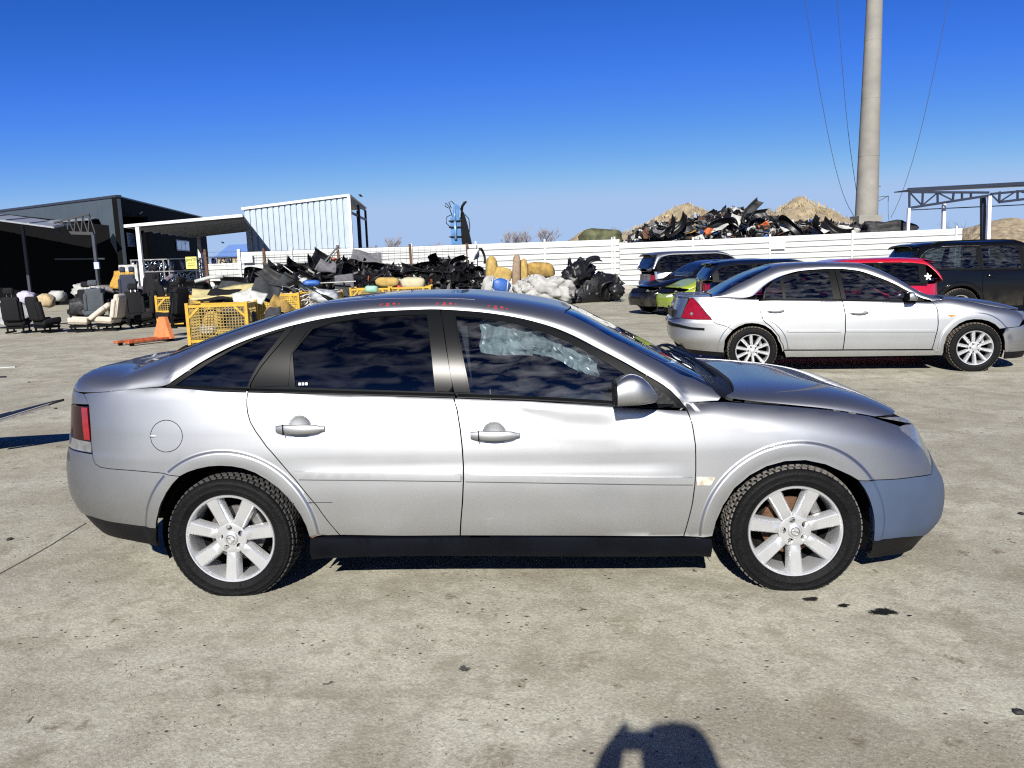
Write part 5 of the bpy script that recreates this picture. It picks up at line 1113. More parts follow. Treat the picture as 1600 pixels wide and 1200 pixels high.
# ----------------------------------------------------------------- ground
def ground_material():
    m = bpy.data.materials.new('stained_concrete'); m.use_nodes = True
    nt = m.node_tree; b = nt.nodes['Principled BSDF']; N = nt.nodes.new; L = nt.links.new
    tc = N('ShaderNodeTexCoord'); mp0 = N('ShaderNodeMapping'); mp0.inputs['Rotation'].default_value = (.61, .43, .92); mp0.inputs['Location'].default_value = (3.7, 1.3, 7.1); L(tc.outputs['Object'], mp0.inputs['Vector']); co = mp0.outputs['Vector']
    def noise(sc, det=6, dist=0, stretch=None, rough=.5):
        n = N('ShaderNodeTexNoise'); n.inputs['Scale'].default_value = sc; n.inputs['Detail'].default_value = det; n.inputs['Distortion'].default_value = dist; n.inputs['Roughness'].default_value = rough
        if stretch:
            mp = N('ShaderNodeMapping'); mp.inputs['Scale'].default_value = stretch; mp.inputs['Rotation'].default_value = (0, 0, R(-8)); mp.inputs['Location'].default_value = (0, 0, .37); L(tc.outputs['Object'], mp.inputs['Vector']); L(mp.outputs['Vector'], n.inputs['Vector'])
        else: L(co, n.inputs['Vector'])
        return n.outputs['Fac']
    def ramp(v, a, b_, lo=0, hi=1):
        r = N('ShaderNodeMapRange'); r.inputs['From Min'].default_value = a; r.inputs['From Max'].default_value = b_; r.inputs['To Min'].default_value = lo; r.inputs['To Max'].default_value = hi
        L(v, r.inputs['Value']); return r.outputs['Result']
    def mul(a, b_):
        x = N('ShaderNodeMath'); x.operation = 'MULTIPLY'; L(a, x.inputs[0])
        if isinstance(b_, (int, float)): x.inputs[1].default_value = b_
        else: L(b_, x.inputs[1])
        return x.outputs[0]
    def mix(f, a, c, mode='MIX'):
        x = N('ShaderNodeMix'); x.data_type = 'RGBA'; x.blend_type = mode; L(f, x.inputs['Factor'])
        for k, v in (('A', a), ('B', c)):
            if isinstance(v, tuple): x.inputs[k].default_value = (*v, 1)
            else: L(v, x.inputs[k])
        return x.outputs['Result']
    col = mix(ramp(noise(.55, 8, .4), .35, .65), (.258, .249, .195), (.350, .340, .272))
    col = mix(ramp(noise(2.3, 7, .6), .42, .66, 0, .85), col, (.210, .193, .150))
    col = mix(ramp(noise(.9, 6, 1.2, (.35, 2.2, 1)), .52, .68, 0, .6), col, (.345, .338, .285))
    # brown silt in blotches and along the tyre tracks
    col = mix(ramp(noise(1.5, 9, .5), .585, .70, 0, .5), col, (.180, .154, .108))
    col = mix(ramp(noise(1.1, 8, .9, (.25, 3.4, 1)), .60, .72, 0, .45), col, (.175, .155, .115))
    # grain and grit
    col = mix(ramp(noise(85, 4, 0, None, .7), .30, .70, 0, 1), col, (1.28, 1.28, 1.28), 'MULTIPLY') if False else col
    g = N('ShaderNodeMix'); g.data_type = 'RGBA'; g.blend_type = 'OVERLAY'; g.inputs['Factor'].default_value = .85
    gr = N('ShaderNodeCombineColor'); gv = ramp(noise(75, 5, 0, None, .75), .25, .75, .22, .78)
    for k in ('Red', 'Green', 'Blue'): L(gv, gr.inputs[k])
    L(col, g.inputs['A']); L(gr.outputs['Color'], g.inputs['B']); col = g.outputs['Result']
    spk = mul(ramp(noise(150, 2, 0, None, .6), .60, .70), ramp(noise(6, 4), .35, .65, .35, 1))
    col = mix(mul(spk, .75), col, (.10, .092, .07))
    spl = ramp(noise(110, 2, .3, None, .6), .62, .72)
    col = mix(mul(spl, .5), col, (.46, .45, .40))
    col = mix(ramp(noise(11, 6, .5, None, .65), .48, .64, 0, .6), col, (.195, .178, .135))
    vo = N('ShaderNodeTexVoronoi'); vo.inputs['Scale'].default_value = 17; L(co, vo.inputs['Vector'])
    vo.inputs['Randomness'].default_value = 1
    pit = mul(ramp(vo.outputs['Distance'], .16, .05), ramp(noise(3.1, 3), .52, .60))
    col = mix(pit, col, (.075, .064, .048))
    vo2 = N('ShaderNodeTexVoronoi'); vo2.inputs['Scale'].default_value = 46; L(co, vo2.inputs['Vector'])
    pit2 = mul(ramp(vo2.outputs['Distance'], .22, .10), ramp(noise(5, 3), .50, .62))
    col = mix(pit2, col, (.105, .094, .074))
    # ring-edged dried splashes
    vo3 = N('ShaderNodeTexVoronoi'); vo3.inputs['Scale'].default_value = 2.1; vo3.distance = 'EUCLIDEAN'
    dn = N('ShaderNodeMix'); dn.data_type = 'VECTOR'; dn.inputs['Factor'].default_value = .14
    nz = N('ShaderNodeTexNoise'); nz.inputs['Scale'].default_value = 7; nz.inputs['Detail'].default_value = 6; L(co, nz.inputs['Vector']); L(co, dn.inputs['A']); L(nz.outputs['Color'], dn.inputs['B']); L(dn.outputs['Result'], vo3.inputs['Vector'])
    sp = mul(ramp(vo3.outputs['Distance'], .20, .13), ramp(noise(40, 5), .35, .60))
    col = mix(mul(sp, .6), col, (.150, .125, .085))
    # small brown dabs and clods, several to the square metre
    vo4 = N('ShaderNodeTexVoronoi'); vo4.inputs['Scale'].default_value = 4.6
    dn2 = N('ShaderNodeMix'); dn2.data_type = 'VECTOR'; dn2.inputs['Factor'].default_value = .10
    nz2 = N('ShaderNodeTexNoise'); nz2.inputs['Scale'].default_value = 19; nz2.inputs['Detail'].default_value = 5; L(co, nz2.inputs['Vector']); L(co, dn2.inputs['A']); L(nz2.outputs['Color'], dn2.inputs['B']); L(dn2.outputs['Result'], vo4.inputs['Vector'])
    dab = mul(mul(ramp(vo4.outputs['Distance'], .17, .09), ramp(noise(1.9, 4), .42, .52)), ramp(noise(60, 4), .30, .55))
    col = mix(mul(dab, .85), col, (.125, .102, .068))
    vo5 = N('ShaderNodeTexVoronoi'); vo5.inputs['Scale'].default_value = 8.5; L(dn2.outputs['Result'], vo5.inputs['Vector'])
    drop = mul(ramp(vo5.outputs['Distance'], .11, .07), ramp(noise(2.7, 4), .49, .56))
    col = mix(mul(drop, .9), col, (.045, .038, .026))
    L(col, b.inputs['Base Color']); b.inputs['Roughness'].default_value = .92; b.inputs['Specular IOR Level'].default_value = .25
    bp = N('ShaderNodeBump'); bp.inputs['Strength'].default_value = .5; bp.inputs['Distance'].default_value = .014
    ad = N('ShaderNodeMath'); ad.operation = 'ADD'; L(noise(38, 7, 0, None, .75), ad.inputs[0]); L(mul(pit, -1.5), ad.inputs[1])
    L(ad.outputs[0], bp.inputs['Height']); L(bp.outputs['Normal'], b.inputs['Normal'])
    return m
_g = MB(); _g.add([(-900, -80, 0), (900, -80, 0), (900, 2500, 0), (-900, 2500, 0)], [(0, 1, 2, 3)])
ground = tag(_g.build('ground', ground_material()), kind='structure')

M['white_sheet'] = mat('white_coated_sheet', (.385, .40, .39), .5, noise=.05, nscale=1.2, dirt=((.45, .42, .36), 2.0, .45))
M['post_white'] = mat('white_post', (.47, .48, .475), .5, noise=.06, nscale=6)
M['footing'] = mat('concrete_footing', (.25, .235, .20), .9, noise=.25, nscale=3, bump=.4)
M['dark_clad'] = mat('anthracite_cladding', (.040, .053, .064), .5, .0, 0, noise=.07, nscale=1.5)
M['shade_black'] = mat('wall_shade_black', (.0022, .0024, .003), .7, 0, 0, noise=.2, nscale=2, spec=.05)  # shade of the recess, side and shed back walls is put into this black
M['roof_edge'] = mat('roof_edge', (.020, .024, .034), .45, 0, 0, noise=.1)
M['pale_blue'] = mat('pale_blue_sheet', (.27, .325, .38), .45, .0, 0, noise=.07, nscale=2)
M['grey_sheet'] = mat('grey_corrugated', (.20, .215, .235), .5, .2, 0, noise=.1, nscale=3)
M['navy_steel'] = mat('navy_steel', (.008, .013, .028), .45, .0, 0, noise=.15, nscale=5)
M['lilac_steel'] = mat('primed_steel', (.50, .52, .62), .5, .0, 0, noise=.1, nscale=5)
M['soil'] = mat('dry_soil', (.20, .162, .105), .95, noise=.45, nscale=2.2, bump=1.0, bscale=5)
M['concrete_pole'] = mat('weathered_pole', (.175, .168, .148), .85, noise=.16, nscale=1.1, bump=.3, bscale=12)
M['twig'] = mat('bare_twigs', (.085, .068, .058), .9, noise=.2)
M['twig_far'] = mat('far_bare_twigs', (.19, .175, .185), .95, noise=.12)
M['wire'] = mat('cable', (.02, .02, .024), .6)
M['sign_white'] = mat('sign_board', (.62, .63, .64), .5, noise=.02)
M['sign_blue'] = mat('sign_print', (.05, .11, .36), .6, noise=.1)
M['sign_yellow'] = mat('yellow_sign_board', (.42, .40, .10), .6, noise=.06)

# slab joint
_j = MB(); J = [(-2.830, 3.824, 0), (-2.781, 4.054, 0), (-2.765, 4.255, 0), (-2.753, 4.487, 0), (-2.756, 4.699, 0), (-2.757, 4.881, 0)]
for a, b in zip(J[:-1], J[1:]):
    _j.add([(a[0]-.0035, a[1], .004), (a[0]+.0035, a[1], .004), (b[0]+.0035, b[1], .004), (b[0]-.0035, b[1], .004)], [(0, 1, 2, 3)])
tag(_j.build('ground_joint', mat('joint_dirt', (.06, .055, .045), .95, noise=.3)), kind='structure')

def blob(n, rx, ry, seed, k=.3):
    r = random.Random(seed); ph = [r.uniform(0, 6.28) for _ in range(6)]
    return [(rx*math.cos(a)*(1+k*sum(math.sin((j+2)*a+ph[j])/(j+1.5) for j in range(6))*.5), ry*math.sin(a)*(1+k*sum(math.sin((j+2)*a+ph[j])/(j+1.5) for j in range(6))*.5)) for a in np.linspace(0, 2*math.pi, n, endpoint=False)]
def oil_material():
    m = bpy.data.materials.new('soaked_oil'); m.use_nodes = True
    nt = m.node_tree; b = nt.nodes['Principled BSDF']; N = nt.nodes.new; L = nt.links.new
    b.inputs['Base Color'].default_value = (.006, .0055, .0045, 1); b.inputs['Roughness'].default_value = .45; b.inputs['Specular IOR Level'].default_value = .3
    at = N('ShaderNodeAttribute'); at.attribute_name = 'edge'
    tc = N('ShaderNodeTexCoord'); n = N('ShaderNodeTexNoise'); n.inputs['Scale'].default_value = 90; n.inputs['Detail'].default_value = 6; L(tc.outputs['Object'], n.inputs['Vector'])
    ad = N('ShaderNodeMath'); ad.operation = 'MULTIPLY_ADD'; ad.inputs[1].default_value = .9; L(n.outputs['Fac'], ad.inputs[0]); L(at.outputs['Fac'], ad.inputs[2])
    r = N('ShaderNodeMapRange'); r.inputs['From Min'].default_value = 1.32; r.inputs['From Max'].default_value = .98; L(ad.outputs[0], r.inputs['Value']); L(r.outputs['Result'], b.inputs['Alpha'])
    return m
M['oil'] = oil_material()
def oil_spot(c, rx, ry, seed, label, k=.42):
    pl = blob(44, rx, ry, seed, k); V = []; A = []; rings = 5
    for q in range(1, rings+1):
        f = q/rings*1.35
        for x, y in pl: V.append((x*f, y*f, 0)); A.append(f)
    V.append((0, 0, 0)); A.append(0); n = 44
    F = [(q*n+i, q*n+(i+1) % n, (q+1)*n+(i+1) % n, (q+1)*n+i)[::-1] for q in range(rings-1) for i in range(n)] + [(i, (i+1) % n, rings*n) for i in range(n)]
    me = mesh('oil_stain', V, F); at = me.attributes.new('edge', 'FLOAT', 'POINT'); at.data.foreach_set('value', A)
    tag(link('oil_stain', me, None, M['oil'], (c[0], c[1], .004)), label, 'oil stain')
oil_spot((1.343, 3.433, 0), .046, .030, 1, 'black oil stain nearest the front tyre'); oil_spot((1.461, 3.356, 0), .038, .022, 2, 'middle oil stain, thin and partly dried')
oil_spot((1.605, 3.281, 0), .070, .052, 3, 'largest black oil stain in front of the bumper'); oil_spot((1.698, 3.236, 0), .014, .010, 4, 'tiny oil drop right of the largest stain')
oil_spot((-0.222, 2.897, 0), .026, .026, 9, 'small dark spot alone on the concrete below the doors', .6)

# grit and pebbles
def pebbles(n=1500):
    V = []; F = []; rr = random.Random(5)
    for i in range(n):
        d = 1.9 + 9*rr.random()**1.6; a = rr.uniform(-.72, .72); x, y = d*math.sin(a), d*math.cos(a)
        s = rr.choice((.003, .004, .005, .006, .009)) * (.6 + d*.13); b = len(V)
        for k in range(5):
            t = k*1.2566+rr.random()*.5; V.append((x+s*math.cos(t), y+s*.8*math.sin(t), .0005))
        V.append((x+s*.2, y, s*.8)); F += [(b+k, b+(k+1) % 5, b+5) for k in range(5)]
    o = link('grit', mesh('grit', V, F), None, mat('grit_stones', (.15, .13, .10), .95, noise=.6, nscale=.9))
    tag(o, kind='stuff')
pebbles()

# ----------------------------------------------------------------- white sheet fence
def fence():
    FY = 37.5
    f = tag(empty('sheet_fence', (4, FY, 0)), 'white horizontal sheet metal fence along the back of the yard', 'fence')
    secs = [((-14.1, 1.86), (-12.6, 1.88), 7), ((-12.6, 2.36), (5.22, 2.43), 9), ((5.22, 2.25), (21.25, 2.46), 9)]
    posts = [-12.6, -10.1, -7.25, -4.5, -1.5, 1.72, 4.98, 8.65, 12.25, 16.1, 20.95]
    mp = {}
    for (xa, za), (xb, zb), n in secs:
        cuts = [xa] + [p for p in posts if xa+.1 < p < xb-.1] + [xb]
        for a, b in zip(cuts[:-1], cuts[1:]):
            h0 = za+(zb-za)*(a-xa)/(xb-xa); h1 = za+(zb-za)*(b-xa)/(xb-xa)
            for i in range(n):
                V = []
                for x, hh in ((a+.004, h0-.04), (b-.004, h1-.04)):
                    st = hh/n; z = i*st
                    jit = random.uniform(-.004, .004)
                    for dy, dz in ((.055, .0), (.055, .028), (.0+jit, .045), (.0+jit, st*.52), (.012+jit, st*.56), (.0+jit, st*.62), (.0+jit, st-.012), (.03, st-.001)):
                        V.append((x-4, dy, z+dz))
                k = 8
                m = MB(); m.add(V, [(j, j+1, k+j+1, k+j)[::-1] for j in range(k-1)])
                m.build('board', M['white_sheet'], f)
            m = MB(); m.bar((a-4, .015, h0-.02), (b-4, .015, h1-.02), .05, .06); m.build('top_rail', M['post_white'], f)
    for p in posts:
        h = float(np.interp(p, [-12.6, 5.2, 5.21, 21.2], [2.36, 2.43, 2.25, 2.46]))+.14
        m = MB(); m.box((p-4, -.03, h/2), (.075, .06, h)); m.build('post', M['post_white'], f)
    m = MB(); m.box((4.98-4-.12, -.03, 1.27), (.05, .05, 2.54)); m.build('post', M['post_white'], f)
    m = MB(); m.box((3.5-4, -.22, .11), (36, .42, .24)); o = tag(m.build('fence_footing', M['footing'], loc=(4, FY, 0)), 'low concrete footing under the white sheet fence', 'footing')
    m = MB(); m.box((-2, -.75, .06), (20, .5, .13)); tag(m.build('kerb_strip', M['footing'], loc=(4, FY, 0)), kind='structure')
fence()

def text(body, size, loc, parent, mt, rot=(math.pi/2, 0, 0), align='CENTER'):
    c = bpy.data.curves.new('lettering', 'FONT'); c.body = body; c.size = size; c.align_x = align; c.align_y = 'CENTER'; c.extrude = .002
    o = bpy.data.objects.new('lettering_curve', c); COL.objects.link(o); bpy.context.view_layer.update()
    me = bpy.data.meshes.new_from_object(o.evaluated_get(bpy.context.evaluated_depsgraph_get())); bpy.data.objects.remove(o, do_unlink=True)
    me.materials.clear()
    return link('lettering', me, parent, mt, loc, rot)
def zone_sign(name, label, c, w, h, body, rz=0, mt='sign_white', ink='sign_blue', frac=.24):
    m = MB(); m.box((0, 0, 0), (w, .02, h)); o = tag(m.build(name, M[mt], loc=c, rot=(0, 0, rz)), label, 'sign')
    text(body, h*frac, (0, -.0125, h*.24), o, M[ink])
    for z in (-.02, -.20):
        d = MB(); x = -w*.34
        while x < w*.34:
            l = random.uniform(.03, .09)*w; d.box((x+l/2, -.0115, h*z), (l, .002, h*.055)); x += l+w*.018
        d.build('printed_line', M[ink], o)
    return o
zone_sign('zone_sign', 'white sign reading ZONA 1 wired to a rusty post by the bumper heap', (-1.36, 31.6, 1.89), .46, .39, 'ZONA 1')
zone_sign('zone_sign', 'white sign reading ZONA 2 on the fence above the parked cars', (12.6, 37.38, 2.02), .66, .50, 'ZONA 2')
zone_sign('zone_sign', 'white sign with faint print at the left end of the fence', (-12.15, 37.3, 2.10), .5, .42, 'ZONA')

# ----------------------------------------------------------------- warehouse and canopies on the left
def quad_box(m, P, t, nrm):
    n = Vector(nrm).normalized()*t
    V = [Vector(p) for p in P] + [Vector(p)+n for p in P]; k = len(P)
    m.add(V, [tuple(range(k)), tuple(range(k, 2*k))[::-1]] + [(i, k+i, k+(i+1) % k, (i+1) % k) for i in range(k)])
def warehouse():
    w = tag(empty('warehouse', (-20.16, 42, 0)), 'large anthracite steel hall with an angular clad front at the left', 'warehouse')
    u = Vector((-10.48, 7, 0)).normalized(); v = Vector((-2.64, 19, 0)).normalized(); nf = Vector((-u.y, u.x, 0)); nf = -nf if nf.y > 0 else nf
    def fp(s, z, d=0): return u*s + Vector((0, 0, z)) + nf*d
    def rp(s, z, d=0): return v*s + Vector((0, 0, z)) + Vector((1, .14, 0)).normalized()*d
    # lit front: cladding panels, the first one tapering to a point
    m = MB(); quad_box(m, [fp(0, 2.05), fp(.10, 2.05), fp(1.9, 4.46), fp(1.9, 5.46), fp(0, 5.46)], -.2, nf); m.build('cladding_panel', M['dark_clad'], w)
    for i in range(16):
        a, b = 1.91+i*1.5, 1.90+(i+1)*1.5
        m = MB(); quad_box(m, [fp(a, 4.47+.01*i), fp(b, 4.48+.01*i), fp(b, 5.46), fp(a, 5.46)], -.2, nf); m.build('cladding_panel', M['dark_clad'], w)
    m = MB(); quad_box(m, [fp(-.05, 5.46, .06), fp(26, 5.46, .06), fp(26, 5.58, .06), fp(-.05, 5.58, .06)], -.3, nf); m.build('roof_edge', M['roof_edge'], w)
    m = MB(); quad_box(m, [fp(.3, 0, -1.6), fp(26, 0, -1.6), fp(26, 4.6, -1.6), fp(.3, 4.6, -1.6)], -.2, nf); quad_box(m, [fp(.0, 4.5, -.2), fp(26, 4.5, -.2), fp(26, 4.5, -1.7), fp(.0, 4.5, -1.7)], .05, (0, 0, 1)); m.build('recessed_wall', M['shade_black'], w)
    m = MB(); quad_box(m, [rp(0, 0, -.25), rp(19.2, 0, -.25), rp(19.2, 5.46, -.25), rp(0, 5.46, -.25)], .25, (1, .14, 0)); m.build('side_wall', M['shade_black'], w)
    m = MB(); quad_box(m, [fp(0, 5.47, -.1), fp(26, 5.47, -.1), fp(26, 5.8, -19), rp(19.3, 5.50, -.1)], .08, (0, 0, 1)); m.build('roof', M['roof_edge'], w)
    for s0, s1, z0, z1 in ((1.0, 3.6, 3.05, 3.62), (10.5, 13.6, 3.0, 3.55)):
        fr = MB(); quad_box(fr, [rp(s0-.08, z0-.08, .02), rp(s1+.08, z0-.08, .02), rp(s1+.08, z1+.08, .02), rp(s0-.08, z1+.08, .02)], .03, (1, .14, 0)); fo = fr.build('window', M['post_white'], w)
        n = 3
        for i in range(n):
            a = s0+(s1-s0)*i/n+.05; b = s0+(s1-s0)*(i+1)/n-.05
            pm = MB(); quad_box(pm, [rp(a, z0, .055), rp(b, z0, .055), rp(b, z1, .055), rp(a, z1, .055)], .005, (1, .14, 0)); pm.build('pane', mat('hall_glazing', (.32, .42, .56), .15, 0, 1), fo)
    m = MB(); quad_box(m, [rp(15.5, 0, .02), rp(18.2, 0, .02), rp(18.2, 2.9, .02), rp(15.5, 2.9, .02)], .05, (1, .14, 0)); m.build('door', M['grey_sheet'], w)
    m = MB(); l = rp(2.2, 4.62, .02); m.tube([l, l+Vector((.35, 0, .06)), l+Vector((.6, -.1, .22))], .03, 5); m.build('wall_lamp', M['steel'], w)
warehouse()

def left_canopy():
    c = tag(empty('open_shed', (-24, 38, 0)), 'low open shed with a grey sheet roof in front of the dark hall', 'shed')
    o = Vector((-24, 38, 0))
    def P(*p): return Vector(p)-o
    m = MB(); quad_box(m, [P(-32, 36, 5.55), P(-20.2, 36, 3.64), P(-21.6, 40.4, 4.02), P(-34, 41, 6.0)], .07, (0, 0, 1)); m.build('roof_sheet', M['grey_sheet'], c)
    for i in range(12):
        f = i/11; a = P(-31.6, 36, 5.56).lerp(P(-20.3, 36, 3.69), f); b = P(-33.6, 41, 6.0).lerp(P(-21.7, 40.4, 4.07), f)
        m = MB(); m.bar(a+Vector((0, 0, .04)), b+Vector((0, 0, .04)), .06, .05); m.build('roof_rib', M['grey_sheet'], c)
    m = MB(); quad_box(m, [P(-23.9, 39.5, 4.15), P(-20.9, 41.2, 4.36), P(-20.5, 39.8, 4.2), P(-22.5, 38.2, 3.98)], .05, (0, 0, 1)); m.build('roof_sheet', M['grey_sheet'], c)
    m = MB(); m.bar(P(-21.6, 38, 3.58), P(-19.5, 38, 3.46), .12, .14); m.bar(P(-21.3, 38, 4.02), P(-19.6, 38, 4.36), .07); 
    for i in range(6):
        a = P(-21.4+i*.33, 38, 3.57-.02*i); b = P(-21.25+i*.33, 38, 4.02+.06*i); m.bar(a, b, .045); m.bar(b, P(-21.4+(i+1)*.33, 38, 3.57-.02*(i+1)), .045)
    m.build('roof_truss', mat('dull_truss_steel', (.012, .013, .016), .6), c)
    for x, y, h in ((-19.52, 38, 3.42), (-26.4, 37.0, 4.4), (-24.3, 40.5, 4.3)):
        m = MB(); m.box(P(x, y, h/2), (.13, .13, h)); m.build('post', M['roof_edge'], c)
    m = MB(); quad_box(m, [P(-34, 41.5, 0), P(-20.4, 42.6, 0), P(-20.4, 42.6, 4.0), P(-34, 41.5, 5.9)], .1, (0, 1, 0)); m.build('back_wall', M['shade_black'], c)
    m = MB(); m.bar(P(-22.3, 39.5, 2.35), P(-19.7, 39.2, 2.30), .05, .07); m.build('shelf_rail', M['roof_edge'], c)
left_canopy()

def white_canopy():
    c = tag(empty('canopy', (-15, 42, 0)), 'flat canopy with a white edge and white posts beside the corrugated cabin', 'canopy')
    o = Vector((-15, 42, 0)); P = lambda *p: Vector(p)-o
    FL, FR, BR, BL = P(-17.04, 36, 3.62), P(-11.75, 36, 3.93), P(-15.4, 49, 3.93), P(-18.9, 48.6, 3.62)
    m = MB(); quad_box(m, [FL, FR, BR, BL], .06, (0, 0, 1)); m.build('roof_sheet', M['roof_edge'], c)
    for a, b in ((FL, FR), (FL, BL)):
        m = MB(); m.bar(a+Vector((0, -.04, .02)), b+Vector((0, -.04, .02)), .07, .13); m.build('edge_beam', M['post_white'], c)
    for i in range(1, 9):
        f = i/9; m = MB(); m.bar(FL.lerp(BL, f)-Vector((0, 0, .07)), FR.lerp(BR, f)-Vector((0, 0, .07)), .06, .12); m.build('purlin', M['grey_sheet'], c)
    for x, y, h in ((-16.5, 36.05, 3.6), (-18.42, 48, 3.58)):
        m = MB(); m.box(P(x, y, h/2), (.16, .16, h)); m.build('post', M['post_white'], c)
white_canopy()

def cabin():
    c = tag(empty('corrugated_cabin', (-12, 46, 0)), 'tall pale blue corrugated sheet cabin with an open lean-to, behind the fence', 'cabin')
    o = Vector((-12, 46, 0)); P = lambda *p: Vector(p)-o
    n = 18; x0, x1 = -14.94, -8.97
    for i in range(n):
        a = x0+(x1-x0)*i/n; b = x0+(x1-x0)*(i+1)/n; za = 4.93+.57*(a-x0)/(x1-x0); zb = 4.93+.57*(b-x0)/(x1-x0); w = b-a
        V = []
        for x, dy in ((a, .07), (a+w*.12, .07), (a+w*.2, 0), (a+w*.92, 0), (b, .07)):
            for z in (0, za+(zb-za)*(x-a)/w): V.append(P(x, 46+dy, z))
        m = MB(); m.add(V, [(2*k, 2*k+2, 2*k+3, 2*k+1) for k in range(4)]); m.build('panel', M['pale_blue'], c)
    m = MB(); quad_box(m, [P(x0, 46.1, 0), P(x1, 46.1, 0), P(x1, 46.1, 5.45), P(x0, 46.1, 4.9)], .1, (0, 1, 0)); quad_box(m, [P(x0, 46.1, 0), P(x0, 55, 0), P(x0, 55, 4.9), P(x0, 46.1, 4.9)], .06, (1, 0, 0)); m.build('inner_frame', M['roof_edge'], c)
    m = MB(); m.bar(P(x0-.1, 45.95, 4.98), P(x1+.1, 45.95, 5.56), .1, .14); m.build('roof_trim', M['post_white'], c)
    m = MB(); m.bar(P(x1+.05, 45.98, 0), P(x1+.05, 45.98, 5.5), .16); m.build('corner_trim', M['post_white'], c)
    m = MB(); quad_box(m, [P(x0-.1, 46, 4.97), P(x1+.12, 46, 5.54), P(-9.55, 55.2, 5.42), P(-15.2, 55.2, 4.9)], .08, (0, 0, 1)); m.build('roof', M['post_white'], c)
    for x, y in ((-9.62, 55), (-10.15, 55), (-9.15, 50)):
        m = MB(); m.box(P(x, y, 2.65), (.14, .14, 5.3)); m.build('post', M['roof_edge'], c)
    m = MB(); m.bar(P(-9.1, 46.2, 4.72), P(-9.62, 55, 4.66), .12); m.bar(P(-9.1, 46.2, 5.36), P(-9.62, 55, 5.30), .1); m.build('side_beam', M['roof_edge'], c)
cabin()

def far_house():
    c = tag(empty('far_house', (-30.6, 90, 0)), 'small far house with a blue hipped roof between hall and cabin', 'house')
    m = MB(); m.box((0, 2, 1.5), (4.2, 4, 3.0)); m.build('wall', mat('ochre_wall', (.30, .24, .15), .9, noise=.2), c)
    m = MB(); m.add([(-2.3, -.3, 3.0), (2.5, -.3, 3.0), (2.5, 4.3, 3.0), (-2.3, 4.3, 3.0), (-1.0, 1.2, 4.4), (2.4, 1.2, 4.4), (2.4, 2.8, 4.4), (-1.0, 2.8, 4.4)], [(0, 1, 5, 4), (1, 2, 6, 5), (2, 3, 7, 6), (3, 0, 4, 7), (4, 5, 6, 7)]); m.build('roof', mat('blue_roof_sheet', (.07, .13, .30), .5, noise=.08), c)
    m = MB(); m.box((.4, -.02, 1.5), (.9, .06, 1.1)); m.build('window', M['shade_black'], c)
    f = tag(empty('railing', (-31.5, 78, 0)), 'thin dark railing in front of the blue-roofed house', 'railing')
    m = MB(); m.box((2.3, 0, 2.6), (5.6, .04, .05)); m.box((2.3, 0, 1.8), (5.6, .04, .05)); m.build('rail', M['wire'], f)
    for i in range(7):
        m = MB(); m.box((-.4+i*.9, 0, 1.35), (.06, .06, 2.7)); m.build('post', M['wire'], f)
far_house()

# ----------------------------------------------------------------- excavator arm behind the fence
def excavator():
    e = tag(empty('excavator_arm', (-3.55, 60, 0)), 'blue excavator arm with black hoses folded upright behind the fence', 'excavator')
    blue = mat('excavator_blue', (.022, .10, .25), .5, .1, .2, noise=.25, nscale=3); dk = M['black_trim']
    m = MB()
    m.add([(-.62, -.3, 0), (.30, -.3, 0), (.30, .3, 0), (-.62, .3, 0), (-.66, -.22, 4.9), (.06, -.22, 4.9), (.06, .22, 4.9), (-.66, .22, 4.9)], [(0, 1, 5, 4), (1, 2, 6, 5), (2, 3, 7, 6), (3, 0, 4, 7), (4, 5, 6, 7)])
    m.build('boom', blue, e)
    for z in (3.5, 4.2, 4.65):
        m = MB(); m.box((-.3, -.27, z), (.95, .12, .10)); m.build('pin_boss', dk, e)
    m = MB(); m.tube([(-.3, -.34, 3.3), (-.3, -.36, 4.6)], .10, 10); m.tube([(-.3, -.36, 4.5), (-.28, -.3, 5.5)], .05, 8); m.build('hydraulic_ram', mat('ram_steel', (.16, .28, .42), .35, .3), e, True)
    m = MB(); m.add([(-.55, -.2, 4.9), (-.05, -.2, 4.9), (.05, -.2, 5.75), (-.30, -.2, 5.95), (-.55, .2, 4.9), (-.05, .2, 4.9), (.05, .2, 5.75), (-.30, .2, 5.95)], [(0, 1, 2, 3), (7, 6, 5, 4), (0, 4, 5, 1), (1, 5, 6, 2), (2, 6, 7, 3), (3, 7, 4, 0)]); m.build('stick_head', blue, e)
    m = MB(); m.add([(.12, -.25, 2.5), (.95, -.25, 2.5), (.62, -.25, 4.3), (.36, -.25, 5.3), (.12, -.25, 5.2), (.12, .3, 2.5), (.95, .3, 2.5), (.62, .3, 4.3), (.36, .3, 5.3), (.12, .3, 5.2)], [(0, 1, 2, 3, 4), (9, 8, 7, 6, 5), (0, 5, 6, 1), (1, 6, 7, 2), (2, 7, 8, 3), (3, 8, 9, 4), (4, 9, 5, 0)]); m.build('stick', dk, e)
    m = MB(); m.tube([(.2, 0, 5.2), (.25, 0, 5.7), (.45, 0, 5.98), (.6, 0, 6.05)], [.07, .10, .10, .05], 8); m.build('grab_tine', dk, e, True)
    m = MB()
    for pts in (((-.5, -.2, 5.0), (-.7, -.2, 5.7), (-.95, -.2, 6.0), (-1.0, -.2, 5.75), (-.75, -.2, 5.6)), ((-.55, -.1, 5.6), (-.72, -.1, 6.05), (-.5, -.1, 6.1), (-.3, -.1, 5.85)), ((-.62, -.3, 4.2), (-.95, -.3, 4.5), (-.9, -.3, 4.95), (-.6, -.3, 5.1)), ((.45, -.3, 5.1), (.72, -.3, 4.8), (.78, -.3, 4.2), (.72, -.3, 3.8)), ((.1, -.3, 5.6), (.25, -.3, 5.2), (.05, -.3, 4.7))):
        m.tube(pts, .035, 6)
    m.build('hoses', dk, e, True)
excavator()

